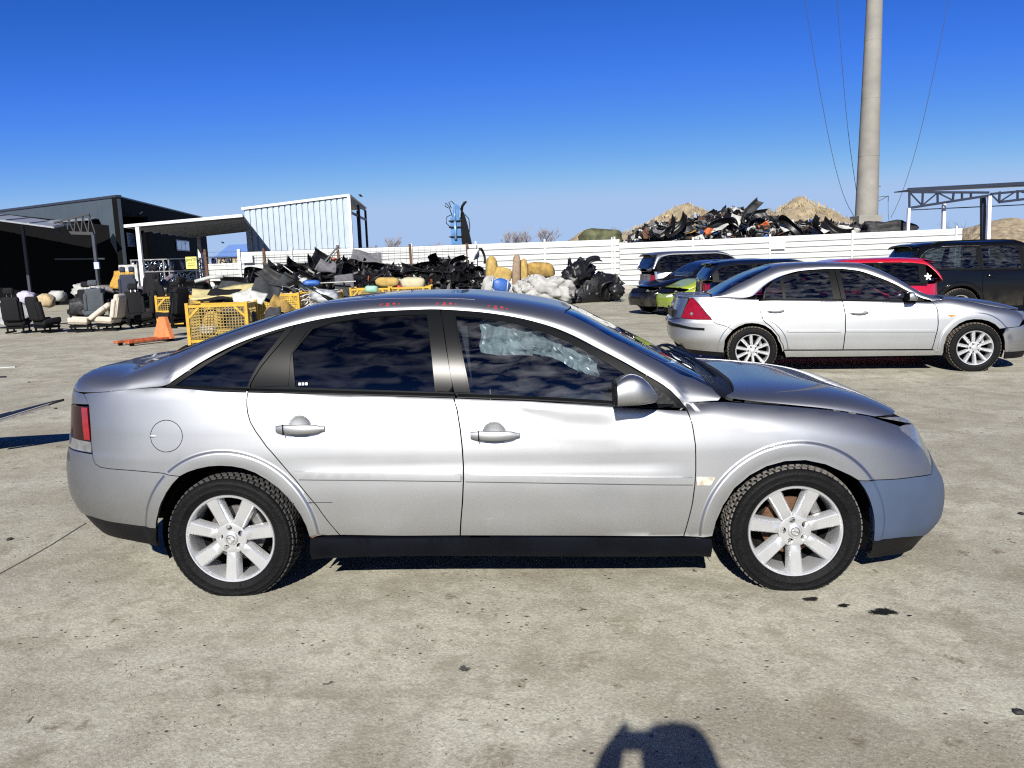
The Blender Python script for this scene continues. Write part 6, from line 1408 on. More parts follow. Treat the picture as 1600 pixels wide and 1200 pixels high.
# ----------------------------------------------------------------- soil mounds, scrap mountain, poles
MP1 = [(0.4, 0, 4.85, 8.2, .85), (-2.4, 0, 3.55, 6, .8), (2.4, 1.6, 3.7, 6.6, .9)]
MP2 = [(0, 0, 5.0, 7.2, .85), (-1.6, .4, 4.35, 5.8, .85), (1.0, 0, 4.6, 6, .8)]
def mound(name, cx, cy, parts, mt, seed, n=70, size=13):
    rr = random.Random(seed); V = []
    ph = [rr.uniform(0, 6.28) for _ in range(8)]
    for j in range(n):
        for i in range(n):
            x, y = (i/(n-1)-.5)*2*size, (j/(n-1)-.5)*2*size; z = 0
            for (px, py, h, r, ex) in parts:
                d = math.hypot(x-px, (y-py))/r; z = max(z, h*(1-min(1, d))**ex)
            wob = .10*math.sin(x*1.7+ph[0])*math.sin(y*1.3+ph[1]) + .07*math.sin(x*3.1+ph[2]+y) + .05*math.sin(y*4.3+ph[3]-x*2.2) + rr.uniform(-.05, .05)
            V.append((x, y, z + (wob if z > .15 else -.05)))
    F = [(j*n+i, j*n+i+1, (j+1)*n+i+1, (j+1)*n+i) for j in range(n-1) for i in range(n-1)]
    return tag(link(name, mesh(name, V, F, True), None, mt, loc=(cx, cy, 0)), kind='structure')
mound('soil_mound', 10.7, 50, MP1, M['soil'], 3, size=10.5)
mound('soil_mound', 18.2, 50, MP2, M['soil'], 4, size=10)
mound('soil_mound', 44, 71, [(0, 0, 4.1, 11, .75), (-2.5, 0, 3.4, 8, .8)], M['soil'], 5)
mound('soil_mound', 5.6, 57, [(0, 0, 3.5, 6, .7)], M['soil'], 6, 40, 7)
def grass_tufts():
    rr = random.Random(8); V = []; F = []
    for (cx, cy, pk, rad) in ((10.7, 50, 5.2, 6.6), (18.2, 50, 5.4, 5.8)):
        for i in range(1100):
            a = rr.uniform(0, 6.283); d = rad*math.sqrt(rr.random()); x, y = cx+d*math.cos(a), cy+d*math.sin(a)
            hit = None
            for (gx, gy, parts) in ((10.7, 50, MP1), (18.2, 50, MP2)):
                z = 0
                for (px, py, h, r_, ex) in parts: z = max(z, h*(1-min(1, math.hypot(x-gx-px, y-gy-py)/r_))**ex)
                hit = max(hit or 0, z)
            for k in range(4):
                b = len(V); t = rr.uniform(0, 3.14); s = .03; hh = rr.uniform(.08, .30)
                ex_, ey = rr.uniform(-.1, .1), rr.uniform(-.1, .1); ox, oy = rr.uniform(-.12, .12), rr.uniform(-.12, .12)
                V += [(x+ox-s*math.cos(t), y+oy-s*math.sin(t), hit-.03), (x+ox+s*math.cos(t), y+oy+s*math.sin(t), hit-.03), (x+ox+ex_, y+oy+ey, hit+hh)]; F.append((b, b+1, b+2))
    tag(link('dry_grass', mesh('dry_grass', V, F), None, mat('dry_grass_blades', (.30, .24, .13), .9, noise=.4, nscale=.7)), kind='stuff')
grass_tufts()

def pole():
    p = tag(empty('concrete_pole', (23.2, 52, 0)), 'thick tapering round concrete pole on a square base behind the cars', 'pole')
    m = MB(); m.lathe([(.70, 3.75), (.69, 3.9), (.47, 16.9), (.30, 27)], 32, 'z'); m.build('shaft', M['concrete_pole'], p, True)
    m = MB(); m.box((-.05, 0, 1.9), (1.45, 1.45, 3.8)); o = m.build('base', M['concrete_pole'], p); bevel(o, .03)
    for i, z in enumerate((7.5, 11, 14.5)):
        m = MB(); r = .70-(z-3.8)*.0176; m.lathe([(r+.004, z), (r+.008, z+.02), (r+.004, z+.04)], 32, 'z'); m.build('cast_seam', M['concrete_pole'], p, True)
pole()
for pts, lab in (([(18.31, 55.00, 24.94), (19.93, 55.00, 17.93), (21.01, 55.00, 12.68), (22.06, 55.00, 8.11), (22.93, 55.00, 5.34), (23.68, 55.00, 3.91)], 'leftmost thin cable hanging beside the concrete pole'),
            ([(21.35, 55.00, 24.85), (22.08, 55.00, 17.87), (22.68, 55.00, 12.63), (23.19, 55.00, 8.91), (23.95, 55.00, 4.76)], 'middle thin cable closest to the concrete pole'),
            ([(30.58, 55.00, 24.60), (29.40, 55.00, 17.66), (28.70, 55.00, 13.27), (27.75, 55.00, 8.36), (26.85, 55.00, 5.23), (26.22, 55.00, 3.75)], 'thin cable hanging right of the concrete pole')):
    V = [Vector(q) for q in pts]; fine = []
    for i in range(len(V)-1):
        a, b = V[i], V[i+1]; p0 = V[max(0, i-1)]; p3 = V[min(len(V)-1, i+2)]
        for t in np.linspace(0, 1, 6, endpoint=False):
            fine.append(.5*((2*a)+(b-p0)*t+(2*p0-5*a+4*b-p3)*t*t+(3*a-p0-3*b+p3)*t**3))
    fine.append(V[-1]); m = MB(); m.tube(fine, .017, 5); tag(m.build('overhead_cable', M['wire'], None, True), lab, 'cable')
def far_pole():
    p = tag(empty('utility_pole', (36.7, 80, 0)), 'slim far utility pole with one side bracket, right of the concrete pole', 'pole')
    m = MB(); m.lathe([(.22, 0), (.12, 8.3)], 8, 'z', cap=True); m.build('shaft', M['concrete_pole'], p, True)
    m = MB(); m.bar((0, 0, 6.75), (1.1, 0, 6.85), .06); m.bar((0, 0, 6.3), (1.1, 0, 6.85), .05); m.bar((1.1, 0, 6.85), (1.1, 0, 6.3), .05); m.build('bracket', M['wire'], p)
    m = MB(); m.bar((-.25, 0, 7.8), (.3, 0, 7.8), .06); m.build('cross_arm', M['wire'], p)
    m = MB(); m.tube([(1.1, 0, 6.3), (1.15, 0, 5.2), (1.3, 0, 4.2), (1.25, 0, 3.6)], .02, 4); m.build('hanging_wire', M['wire'], p)
far_pole()

# ----------------------------------------------------------------- steel roof frame on the right
def truss():
    t = tag(empty('roof_frame', (23.5, 40, 0)), 'open steel roof frame with a dark blue truss at the right edge', 'shed')
    o = Vector((23.5, 40, 0))
    Q = {k: Vector(v)-o for k, v in dict(tl=(19.93, 40.00, 4.37), tr=(23.87, 40.00, 4.23), bl=(19.97, 40.00, 3.60), br=(23.97, 40.00, 4.10), t1=(20.60, 40.00, 4.32), b1=(20.60, 40.00, 3.70), t2=(21.33, 40.00, 4.30), b2=(21.36, 40.00, 3.81), t3=(22.13, 40.00, 4.28), b3=(22.11, 40.00, 3.91), t4=(22.54, 40.00, 4.27), b4=(22.56, 40.00, 3.96), t5=(22.98, 40.00, 4.25), b5=(23.00, 40.00, 4.01),
        r0=(23.97, 40.00, 4.16), r1=(24.41, 40.00, 3.75), r2=(25.26, 40.00, 4.28), r3=(26.91, 40.00, 3.80), rt1=(24.41, 40.00, 4.27), rt2=(25.29, 40.00, 4.31), rb2=(25.32, 40.00, 3.84), rb3=(27.53, 40.00, 4.03), rtop=(27.50, 40.00, 4.37)).items()}
    def bar(name, a, b, w, mt): m = MB(); m.bar(Q[a], Q[b], w, w, (0, 1, 0)); m.build(name, M[mt], t)
    bar('top_chord', 'tl', 'tr', .11, 'navy_steel'); bar('bottom_chord', 'bl', 'br', .12, 'navy_steel'); bar('top_chord', 'r0', 'rtop', .11, 'navy_steel'); bar('bottom_chord', 'r1', 'rb3', .12, 'navy_steel')
    for a, b in (('tl', 'bl'), ('t1', 'b1'), ('t2', 'b2'), ('t3', 'b3'), ('t4', 'b4'), ('t5', 'b5'), ('rt1', 'r1'), ('rt2', 'rb2')): bar('upright', a, b, .08, 'navy_steel')
    for a, b in (('tl', 'b1'), ('b1', 't2'), ('t2', 'b3'), ('r0', 'r1'), ('r1', 'r2'), ('r2', 'r3')): bar('diagonal', a, b, .06, 'navy_steel')
    for (a, b, w, mt) in (((19.94, 40.00, 3.60), (19.94, 40, 0), .13, 'lilac_steel'), ((22.00, 40.60, 3.80), (22.1, 40.6, 0), .15, 'lilac_steel'), ((23.89, 40.50, 4.05), (24.15, 40.5, 0), .2, 'navy_steel'), ((23.91, 40.00, 4.07), (24.02, 40, 0), .16, 'lilac_steel')):
        m = MB(); m.bar(Vector(a)-o, Vector(b)-o, w, w, (0, 1, 0)); m.build('post', M[mt], t)
    m = MB(); a, b = Vector((20.57, 41.00, 3.55))-o, Vector((28.25, 41.00, 3.67))-o; m.bar(a, b, .05); m.build('tie_rod', M['navy_steel'], t)
    m = MB(); a, b = Vector((19.84, 40.00, 4.44))-o, Vector((27.49, 40.00, 4.55))-o
    quad_box(m, [a, b, b+Vector((.2, 1.6, .05)), a+Vector((.1, 1.6, .03))], .05, (0, 0, 1)); m.build('roof_sheet', M['navy_steel'], t)
    m = MB(); m.bar(a+Vector((0, -.02, .05)), b+Vector((0, -.02, .12)), .10, .16); m.build('roof_trim', M['navy_steel'], t)
truss()
m = MB(); m.add([(-900, 0, 0), (900, 0, 0)] + [(x, 0, 9+5*math.sin(x*.011)+3*math.sin(x*.031+1)) for x in np.linspace(900, -900, 60)], [tuple(range(62))])
V = []; F = []
for i, x in enumerate(np.linspace(-1200, 1200, 80)):
    h = 10+6*math.sin(x*.007)+3*math.sin(x*.021+1)+2*math.sin(x*.05)
    V += [(x, 0, -1), (x, 60, h), (x, 260, -1)]
    if i: b = 3*i; F += [(b-3, b, b+1, b-2), (b-2, b+1, b+2, b-1)]
tag(link('hills', mesh('hills', V, F, True), None, mat('hazed_hills', (.26, .28, .33), .95, noise=.15, nscale=.01), loc=(0, 1500, 0)), kind='structure')  # distance haze is mixed into this blue-grey colour

# ----------------------------------------------------------------- bare trees
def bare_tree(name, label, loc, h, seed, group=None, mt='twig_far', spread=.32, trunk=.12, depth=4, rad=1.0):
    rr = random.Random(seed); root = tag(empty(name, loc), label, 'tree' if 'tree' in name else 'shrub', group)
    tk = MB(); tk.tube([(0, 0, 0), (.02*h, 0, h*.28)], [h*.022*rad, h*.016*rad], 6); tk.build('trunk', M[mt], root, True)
    c = MB()
    def grow(p, d, l, r, k):
        q = p + d*l; c.tube([p, q], [r, r*.7], 4 if k > 1 else 3, False)
        if k == 0: return
        for i in range(3 if k > 1 else 4):
            a = rr.uniform(0, 6.28); s = rr.uniform(.25, .62)*spread/.32
            nd = (d + Vector((math.cos(a)*s, math.sin(a)*s, rr.uniform(.0, .25)))).normalized()
            grow(p.lerp(q, rr.uniform(.5, 1)), nd, l*rr.uniform(.62, .82), r*.62, k-1)
    for i in range(5):
        a = i*1.26+rr.random(); s = rr.uniform(.15, .5)*spread/.32
        grow(Vector((.02*h, 0, h*rr.uniform(.2, .3))), Vector((math.cos(a)*s, math.sin(a)*s, 1)).normalized(), h*rr.uniform(.20, .27), h*.012*rad, depth)
    c.build('crown', M[mt], root)
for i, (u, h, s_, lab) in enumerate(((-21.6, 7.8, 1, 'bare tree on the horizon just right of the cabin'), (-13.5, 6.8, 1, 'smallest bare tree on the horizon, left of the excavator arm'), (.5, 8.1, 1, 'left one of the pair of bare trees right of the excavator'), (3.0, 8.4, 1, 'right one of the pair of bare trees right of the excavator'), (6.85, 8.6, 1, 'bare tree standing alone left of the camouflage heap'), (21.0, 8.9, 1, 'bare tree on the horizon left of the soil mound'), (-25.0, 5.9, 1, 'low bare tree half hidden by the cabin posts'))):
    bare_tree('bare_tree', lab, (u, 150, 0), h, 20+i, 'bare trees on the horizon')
for i, (x, y, h, lab) in enumerate((( 23.0, 41, 3.6, 'dark bare shrub at the foot of the concrete pole'), (17.3, 41.5, 3.5, 'thin twiggy shrub under the roof frame'), (19.9, 42, 3.7, 'wispy shrub between the posts of the roof frame'), (18.4, 41.0, 3.3, 'low dark shrub left of the roof frame'))):
    bare_tree('bare_shrub', lab, (x+.2, y, 0), h, 50+i, None, 'twig', .45, .1, 3, .5)
# ----------------------------------------------------------------- scrap: prototypes
M['scrap_black'] = mat('scrap_black_plastic', (.006, .006, .007), .42, 0, 0, noise=.35, nscale=7, spec=.35, dirt=None)
M['scrap_dusty'] = mat('dusty_black_plastic', (.020, .020, .021), .65, 0, 0, noise=.6, nscale=5, spec=.3, bump=.2, bscale=30)
M['felt'] = mat('grey_felt', (.085, .085, .094), .95, noise=.25, nscale=9, bump=.4, bscale=50)
M['dark_felt'] = mat('dark_felt', (.022, .025, .029), .95, noise=.3, nscale=9, bump=.4, bscale=50)
M['foam'] = mat('yellow_foam', (.29, .20, .06), .95, noise=.25, nscale=6, bump=.5, bscale=25)
M['foam_pale'] = mat('pale_foam', (.34, .295, .14), .95, noise=.2, nscale=6, bump=.4, bscale=25)
M['foam_brown'] = mat('browned_foam', (0.222, 0.141, 0.037), .95, noise=.45, nscale=5, bump=.5, bscale=25)
M['white_plastic'] = mat('dirty_white_plastic', (.31, .315, .30), .6, noise=.3, nscale=5)
M['sack'] = mat('white_sack_cloth', (.27, .27, .26), .8, noise=.2, nscale=4, bump=.5, bscale=18)
M['crate_yellow'] = mat('yellow_crate_paint', (.36, .215, .008), .55, 0, 0, noise=.22, nscale=8)
M['cream'] = mat('cream_leather', (0.370, 0.333, 0.270), .55, 0, 0, noise=.12, nscale=8, bump=.15, bscale=60)
M['seat_black'] = mat('black_seat_cloth', (.006, .006, .007), .85, 0, 0, noise=.25, nscale=20, bump=.2, bscale=60, spec=.2)
M['seat_grey'] = mat('slate_seat_cloth', (.038, .047, .055), .85, 0, 0, noise=.2, nscale=20, bump=.2)
M['seat_navy'] = mat('navy_seat_cloth', (.012, .016, .030), .85, 0, 0, noise=.2, nscale=20, bump=.2)
M['seat_taupe'] = mat('taupe_seat_cloth', (0.118, 0.107, 0.104), .9, 0, 0, noise=.25, nscale=18, bump=.3)
M['seat_lilac'] = mat('lilac_grey_seat_cloth', (0.092, 0.081, 0.100), .9, 0, 0, noise=.2, nscale=18, bump=.2)
M['orange_paint'] = mat('faded_orange_paint', (0.459, 0.148, 0.052), .6, 0, 0, noise=.18, nscale=7)
M['rust_orange'] = mat('rusty_orange_paint', (.34, .075, .02), .75, 0, 0, noise=.55, nscale=11)
M['blue_plastic'] = mat('blue_tarp', (.018, .075, .27), .5, noise=.2, nscale=6)

def sheet_grid(fn, nu, nv):
    V = [fn(i/(nu-1), j/(nv-1)) for j in range(nv) for i in range(nu)]
    return V, [(j*nu+i, j*nu+i+1, (j+1)*nu+i+1, (j+1)*nu+i) for j in range(nv-1) for i in range(nu-1)]
def bumper_proto(seed, L=1.65, hgt=.42):
    """bumper cover: C-section swept round a shallow U, with openings' rims as ribs"""
    r = random.Random(seed); w = [r.uniform(-.04, .04) for _ in range(6)]
    def fn(u, v):
        a = (u-.5)*2; x = a*L/2*(1-.06*abs(a)**4); y = -.55*abs(a)**3.2 + .06*math.sin(a*5+w[0]*40)*.4
        t = (v-.5)*2
        prof = .16*(1-abs(t)**2.4) + .05*math.sin(t*4+w[1]*30)*(1-abs(t))
        z = t*hgt/2*(1+.12*w[2]*10*a)
        return (x, y+prof, z+.05*math.sin(a*3+w[3]*50))
    m = MB(); V, F = sheet_grid(fn, 19, 9)
    F = [f for k, f in enumerate(F) if not ((k//18) in (2, 3) and (k % 18) in (6, 7, 8, 9, 10, 11) and seed % 2)]
    m.add(V, F)
    return m
def liner_proto(seed):
    r = random.Random(seed)
    def fn(u, v):
        a = u*math.pi*.95; R_ = .36+.02*math.sin(v*9)+.015*math.sin(u*14)
        return (R_*math.cos(a), (v-.5)*.34+.03*math.sin(u*6), R_*math.sin(a)*(1+.1*math.sin(v*3)))
    m = MB(); V, F = sheet_grid(fn, 17, 7); m.add(V, F); return m
def panel_proto(seed, L=1.1, W=.6, k=.06):
    r = random.Random(seed); p = [r.uniform(0, 6) for _ in range(6)]; cut = [r.uniform(.75, 1.1) for _ in range(4)]
    def fn(u, v):
        x = (u-.5)*L*(cut[0]+(cut[1]-cut[0])*v); y = (v-.5)*W*(cut[2]+(cut[3]-cut[2])*u)
        return (x, y, k*math.sin(u*3.5+p[0])+k*.7*math.sin(v*4+p[1])+k*.5*math.sin(u*9+v*5+p[2]))
    m = MB(); V, F = sheet_grid(fn, 11, 8); m.add(V, F); return m
def lump_proto(seed, sx, sy, sz, k=.22, nu=16, nv=10, flat=.0):
    """crumpled closed lump: sacks, foam blocks, folded liners"""
    r = random.Random(seed); p = [(r.uniform(-3.5, 3.5), r.uniform(-3.5, 3.5), r.uniform(-3.5, 3.5), r.uniform(0, 6)) for _ in range(9)]
    V = []
    for j in range(nv):
        th = math.pi*j/(nv-1)
        for i in range(nu):
            ph = 2*math.pi*i/nu
            c = lambda t: math.copysign(abs(math.cos(t))**.65, math.cos(t)); s = lambda t: math.copysign(abs(math.sin(t))**.65, math.sin(t))
            x, y, z = s(th)*c(ph), s(th)*s(ph), c(th)
            if k > .38: d = 1.12-k*sum((1-abs(math.sin(a*x*1.5+b*y*1.5+g*z*1.5+e)))**3/(1+.15*q) for q, (a, b, g, e) in enumerate(p))/2.6   # sharp valleys: crumpled cloth
            else: d = 1+k*sum(math.sin(a*x*1.6+b*y*1.6+g*z*1.6+e)/(1+.25*q) for q, (a, b, g, e) in enumerate(p))/3
            V.append((x*sx*d/2, y*sy*d/2, z*sz*d/2))
    F = [(j*nu+i, j*nu+(i+1) % nu, (j+1)*nu+(i+1) % nu, (j+1)*nu+i)[::-1] for j in range(nv-1) for i in range(nu)]
    m = MB(); m.add(V, F); return m

PROTO = {}
def proto_mesh(key, mb, mt, smooth=True):
    if key not in PROTO:
        me = mesh(key.split('|')[0], mb.V, mb.F, smooth); me.materials.append(mt); PROTO[key] = me
    return PROTO[key]
def piece(name, me, loc, rot, label, cat, group=None, scale=1.0, solid=.012):
    o = bpy.data.objects.new(name, me); COL.objects.link(o); o.location = loc; o.rotation_euler = rot
    o.scale = (scale,)*3 if not isinstance(scale, tuple) else scale
    if solid:
        s = o.modifiers.new('thickness', 'SOLIDIFY'); s.thickness = solid
    return tag(o, label, cat, group)

bump_me = [proto_mesh('bumper_cover|%d' % i, bumper_proto(i, 1.45+.12*i, .36+.03*i), M['scrap_black'] if i % 3 else M['scrap_dusty']) for i in range(6)]
liner_me = [proto_mesh('wheel_arch_liner|%d' % i, liner_proto(i), M['scrap_black']) for i in range(2)]
trim_me = [proto_mesh('trim_panel|%d' % i, panel_proto(i, .7+.14*i, .35+.06*i, .05), (M['scrap_black'], M['scrap_dusty'], M['scrap_black'], M['dark_felt'])[i % 4]) for i in range(7)]

# heap outlines: (x, y, height) seen from the yard, black parts piled along the rusty posts and against the fence
HEAP = [(-10.9, .95), (-10.3, 1.35), (-9.6, 1.75), (-8.8, 1.85), (-8.0, 1.95), (-7.2, 2.05), (-6.6, 2.2), (-5.9, 2.0), (-5.2, 1.85), (-4.4, 1.75), (-3.6, 1.72), (-2.9, 1.95), (-2.4, 2.0), (-1.7, 1.8), (-1.0, 1.35), (-.6, .6)]
def heap_h(x): return float(np.interp(x, [p[0] for p in HEAP], [p[1] for p in HEAP]))
def heap_base():
    V = []; nx, ny = 90, 12; rr = random.Random(2)
    for j in range(ny):
        for i in range(nx):
            f, g = i/(nx-1), j/(ny-1); x = -11.6+11.4*f; y = 29.6+5.2*g
            z = heap_h(x)*.80*math.sin(math.pi*min(1, max(0, g*1.05)))**.5 + rr.uniform(-.14, .14)
            V.append((x+rr.uniform(-.06, .06), y, max(-.05, z) if 0 < j < ny-1 else -.05))
    F = [(j*nx+i, j*nx+i+1, (j+1)*nx+i+1, (j+1)*nx+i) for j in range(ny-1) for i in range(nx-1)]
    # small shards over it
    for k in range(1700):
        x = rr.uniform(-11.5, -.5); g = rr.uniform(.0, .75); y = 29.6+5.2*g; z = heap_h(x)*.82*math.sin(math.pi*min(1, g*1.05))**.5+rr.uniform(-.05, .14)
        s = rr.uniform(.02, .09); a = Vector((rr.gauss(0, 1), rr.gauss(0, 1), rr.gauss(0, 1))).normalized()*s*rr.uniform(1, 3); b = a.orthogonal().normalized()*s*.6; n = a.cross(b).normalized()*.012; c = Vector((x, y, max(.03, z)))
        q = len(V); V += [c-a-b, c+a-b, c+a*.7+b, c-a+b*.8, c-a-b+n, c+a-b+n, c+a*.7+b+n, c-a+b*.8+n]
        F += [(q, q+1, q+2, q+3), (q+7, q+6, q+5, q+4), (q, q+4, q+5, q+1), (q+1, q+5, q+6, q+2), (q+2, q+6, q+7, q+3), (q+3, q+7, q+4, q)]
    nb = (ny-1)*(nx-1); fm = [0]*nb
    for k in range(1700): fm += [rr.choices((0, 1, 2, 3, 4), (78, 13, 4, 4, 1))[0]]*6
    o = link('scrap_heap', mesh('scrap_heap', [tuple(v) for v in V], F, False, fm), None, None)
    for mt in (M['scrap_black'], M['scrap_dusty'], M['white_plastic'], M['felt'], M['rust_orange']): o.data.materials.append(mt)
    tag(o, kind='stuff')
heap_base()
rr = random.Random(31)
for i in range(80):
    x = rr.uniform(-11.0, -1.0); g = rr.uniform(.02, .5); y = 29.7+4*g; h = heap_h(x)*.82*math.sin(math.pi*min(1, (g*4/5.2)*1.05+.02))**.5
    k = rr.random()
    if k < .55:
        piece('bumper_cover', rr.choice(bump_me), (x, y, max(.2, h-.05)), (rr.uniform(-.6, .6), rr.uniform(-.32, .32), rr.uniform(-.7, .7)), 'black plastic bumper cover lying in the scrap heap along the fence', 'bumper', 'black bumper covers in the scrap heap')
    elif k < .7:
        piece('wheel_arch_liner', rr.choice(liner_me), (x, y, max(.2, h-.2)), (rr.uniform(-1.2, 1.2), rr.uniform(-1, 1), rr.uniform(-3, 3)), 'black wheel arch liner lying in the scrap heap along the fence', 'liner', 'wheel arch liners in the scrap heap')
    else:
        piece('trim_panel', rr.choice(trim_me), (x, y, max(.2, h-.15)), (rr.uniform(.2, 1.2), rr.uniform(-.5, .5), rr.uniform(-.8, .8)), 'dark trim panel lying in the scrap heap along the fence', 'panel', 'dark trim panels in the scrap heap')
# pieces one can pick out
def one(name, mb, mt, loc, rot, label, cat, solid=.012, smooth=True, scale=1.0, group=None):
    me = mesh(name, mb.V, mb.F, smooth); me.materials.append(mt)
    return piece(name, me, loc, rot, label, cat, group, scale, solid)
one('headliner', panel_proto(41, 1.25, .55, .08), M['felt'], (-5.5, 31.2, 1.95), (.95, .10, .15), 'large grey moulded headliner on top of the bumper heap', 'headliner')
m = MB(); m.bar((-7.35, 31.2, 1.55), (-6.55, 31.0, 2.36), .07, .05); m.bar((-7.28, 31.2, 1.48), (-6.48, 31.0, 2.30), .03, .03); tag(m.build('aluminium_rail', M['steel']), 'slanting aluminium rail sticking out of the heap', 'rail')
one('crushed_panel', panel_proto(42, .75, .6, .12), M['felt'], (-6.9, 30.4, 1.62), (1.2, .3, .2), 'crumpled pale grey panel under the aluminium rail', 'panel')
one('grey_board', panel_proto(43, .75, .62, .04), M['felt'], (-6.1, 29.6, 1.02), (1.35, -.05, .2), 'light grey board leaning on the heap below the headliner', 'panel')
one('dark_board', panel_proto(44, .7, .5, .03), M['dark_felt'], (-6.15, 29.4, .72), (1.3, .05, .15), 'dark ribbed board under the light grey board', 'panel')
one('slatted_board', panel_proto(45, .9, .5, .03), M['dark_felt'], (-4.3, 29.3, .75), (1.0, -.5, .2), 'dark board lying slanted right of the second rusty post', 'panel')
one('bumper_horn', bumper_proto(51, 1.3, .34), M['scrap_black'], (-2.75, 31, 1.42), (.3, 1.2, .5), 'black bumper end standing up like a horn on the heap', 'bumper')
one('bumper_horn', bumper_proto(53, 1.1, .30), M['scrap_black'], (-2.15, 30.9, 1.42), (.2, -1.1, .6), 'curved black bumper end curling up beside the ZONA 1 sign', 'bumper')
one('liner_ring', liner_proto(3), M['scrap_black'], (-1.15, 31.6, 1.55), (0, .15, .3), 'black wheel arch liner hung over the last rusty post', 'liner', scale=(.6, 1.0, 1.4))
m = MB()
for x in (-.17, .17): m.bar((x, 0, 0), (x, 0, 1.5), .035)
for k in range(7): m.bar((-.17, 0, .12+k*.21), (.17, 0, .12+k*.21), .025)
tag(m.build('small_ladder', M['black_trim'], loc=(-1.4, 31.8, .75)), 'narrow black rack standing beside the last rusty post', 'rack')
m = MB(); m.bar((0, 0, 0), (2.6, 0, .05), .05, .03); tag(m.build('white_strip', M['white_plastic'], loc=(-8.2, 29.2, .98)), 'long thin white strip lying across the heap', 'strip')
m = MB(); m.tube([(-8.15, 29, 1.66), (-7.3, 28.7, 1.05), (-6.4, 28.4, .55)], .02, 5); tag(m.build('thin_rod', M['steel']), 'thin metal rod sloping down over the heap', 'rod')

# rusty fence posts with wire netting
for i, (x, z1, lean) in enumerate(((-12.05, 2.42, .02), (-9.70, 2.38, .03), (-6.75, 2.42, .03), (-3.88, 2.38, .02), (-1.60, 2.34, .03))):
    m = MB(); m.bar((0, 0, 0), (-lean*z1, 0, z1), .095); tag(m.build('rusty_post', M['rust'], loc=(x+lean*1.2, 32.0, 0)), ('rusty post in front of the canopy, leftmost of the row', 'second rusty post, below the left end of the cabin', 'rusty post beside the aluminium rail', 'rusty post in the middle of the black bumper heap', 'rusty post under the ZONA 1 sign')[i], 'post')
m = MB(); m.box((0, 0, 1.2), (.10, .10, 2.4)); tag(m.build('white_post', M['post_white'], loc=(-11.05, 33, 0)), 'white post at the left end of the bumper heap', 'post')
m = MB()
for z in np.linspace(.9, 2.3, 9): m.tube([(-12.1, 32.06, z), (-9.7, 32.06, z-.03), (-6.75, 32.06, z), (-3.9, 32.06, z-.02), (-1.6, 32.06, z)], .006, 3, False)
for x in np.arange(-12.0, -1.6, .24): m.tube([(x, 32.06, .9), (x+.02, 32.06, 2.3)], .005, 3, False)
o = tag(m.build('wire_netting', M['wire']), 'thin wire netting strung between the rusty posts', 'netting')

# black rubber heap by the fence, sack, foams
rr = random.Random(77)
for i in range(17):
    f = rr.random(); x = 2.0+2.0*f; g = rr.random(); hmax = 1.35*math.sin(math.pi*min(1, max(0, (f*.86+.10))))**.8
    z = .15+hmax*rr.random()**.7*.9; y = 28.9+1.4*g*(z/1.3) + .3*g
    if i % 3 == 0:
        me = liner_me[i % 2]; piece('folded_liner', me, (x, y, z), (rr.uniform(-1, 1), rr.uniform(-1, 1), rr.uniform(-3, 3)), 'black liner in the separate pile left of the black car', 'liner', 'black liners in the pile by the fence')
    else:
        one('folded_liner', lump_proto(200+i, rr.uniform(.6, 1.0), .6, rr.uniform(.35, .7), .5, 30, 18), M['scrap_black'], (x, y, z), (rr.uniform(-.5, .5), rr.uniform(-.8, .8), rr.uniform(-3, 3)), 'black liner in the separate pile left of the black car', 'liner', solid=0, group='black liners in the pile by the fence')
one('folded_liner', lump_proto(301, 2.0, 1.2, 1.0, .3, 24, 14), M['scrap_black'], (3.0, 29.6, .45), (0, 0, .3), 'large black bundle at the core of the pile left of the black car', 'liner', solid=0)
for i, (x, z, s_) in enumerate(((2.35, 1.38, .5), (2.75, 1.45, .42), (3.95, .75, .5))):
    one('torn_flap', panel_proto(310+i, s_, .3, .1), M['scrap_black'], (x, 29.3, z), (1.5, rr.uniform(.6, 1.4), .4), ('pointed black flap on the left of the liner pile', 'pointed black flap on top of the liner pile', 'torn black flap at the right edge of the liner pile')[i], 'flap')
one('seat_foam', lump_proto(61, .42, .5, 1.05, .16), M['foam'], (-.62, 28.6, 1.25), (0, .05, .2), 'tall yellow seat foam standing left of the brown one', 'foam', 0)
one('seat_foam', lump_proto(62, .62, .3, .75, .18), M['foam'], (-.25, 28.4, 1.0), (.1, .45, .1), 'curved yellow foam leaning beside the tall foam', 'foam', 0)
one('seat_foam', lump_proto(63, .30, .35, 1.15, .14), mat('brown_cloth_foam', (0.192, 0.141, 0.096), .95, noise=.2, bump=.3), (.28, 28.5, 1.22), (0, .06, 0), 'upright brown cloth-backed foam block', 'foam', 0)
one('seat_foam', lump_proto(64, .32, .4, 1.0, .16), M['foam'], (.55, 28.7, 1.15), (0, .02, 0), 'yellow ribbed foam right of the brown block', 'foam', 0)
one('seat_foam', lump_proto(65, 1.05, .6, .55, .12), M['foam_brown'], (1.15, 28.9, 1.22), (0, .1, .1), 'round browned foam cushion on the white sack', 'foam', 0)
one('sack', lump_proto(66, 1.9, 1.1, .95, .55, 60, 36), M['sack'], (1.35, 28.2, .55), (0, .12, .1), 'big crumpled white sack in front of the foams', 'sack', 0)
one('sack', lump_proto(67, 1.0, .8, .8, .55, 48, 30), M['sack'], (.65, 28.1, .55), (.1, -.3, .3), 'smaller white sack left of the big one', 'sack', 0)
m = lump_proto(68, .72, .5, .52, .16); b_ = one('tied_bundle', m, M['blue_plastic'], (-.30, 27.9, .74), (0, .15, .2), 'blue bundle tied with white straps', 'bundle', 0)
s_ = MB()
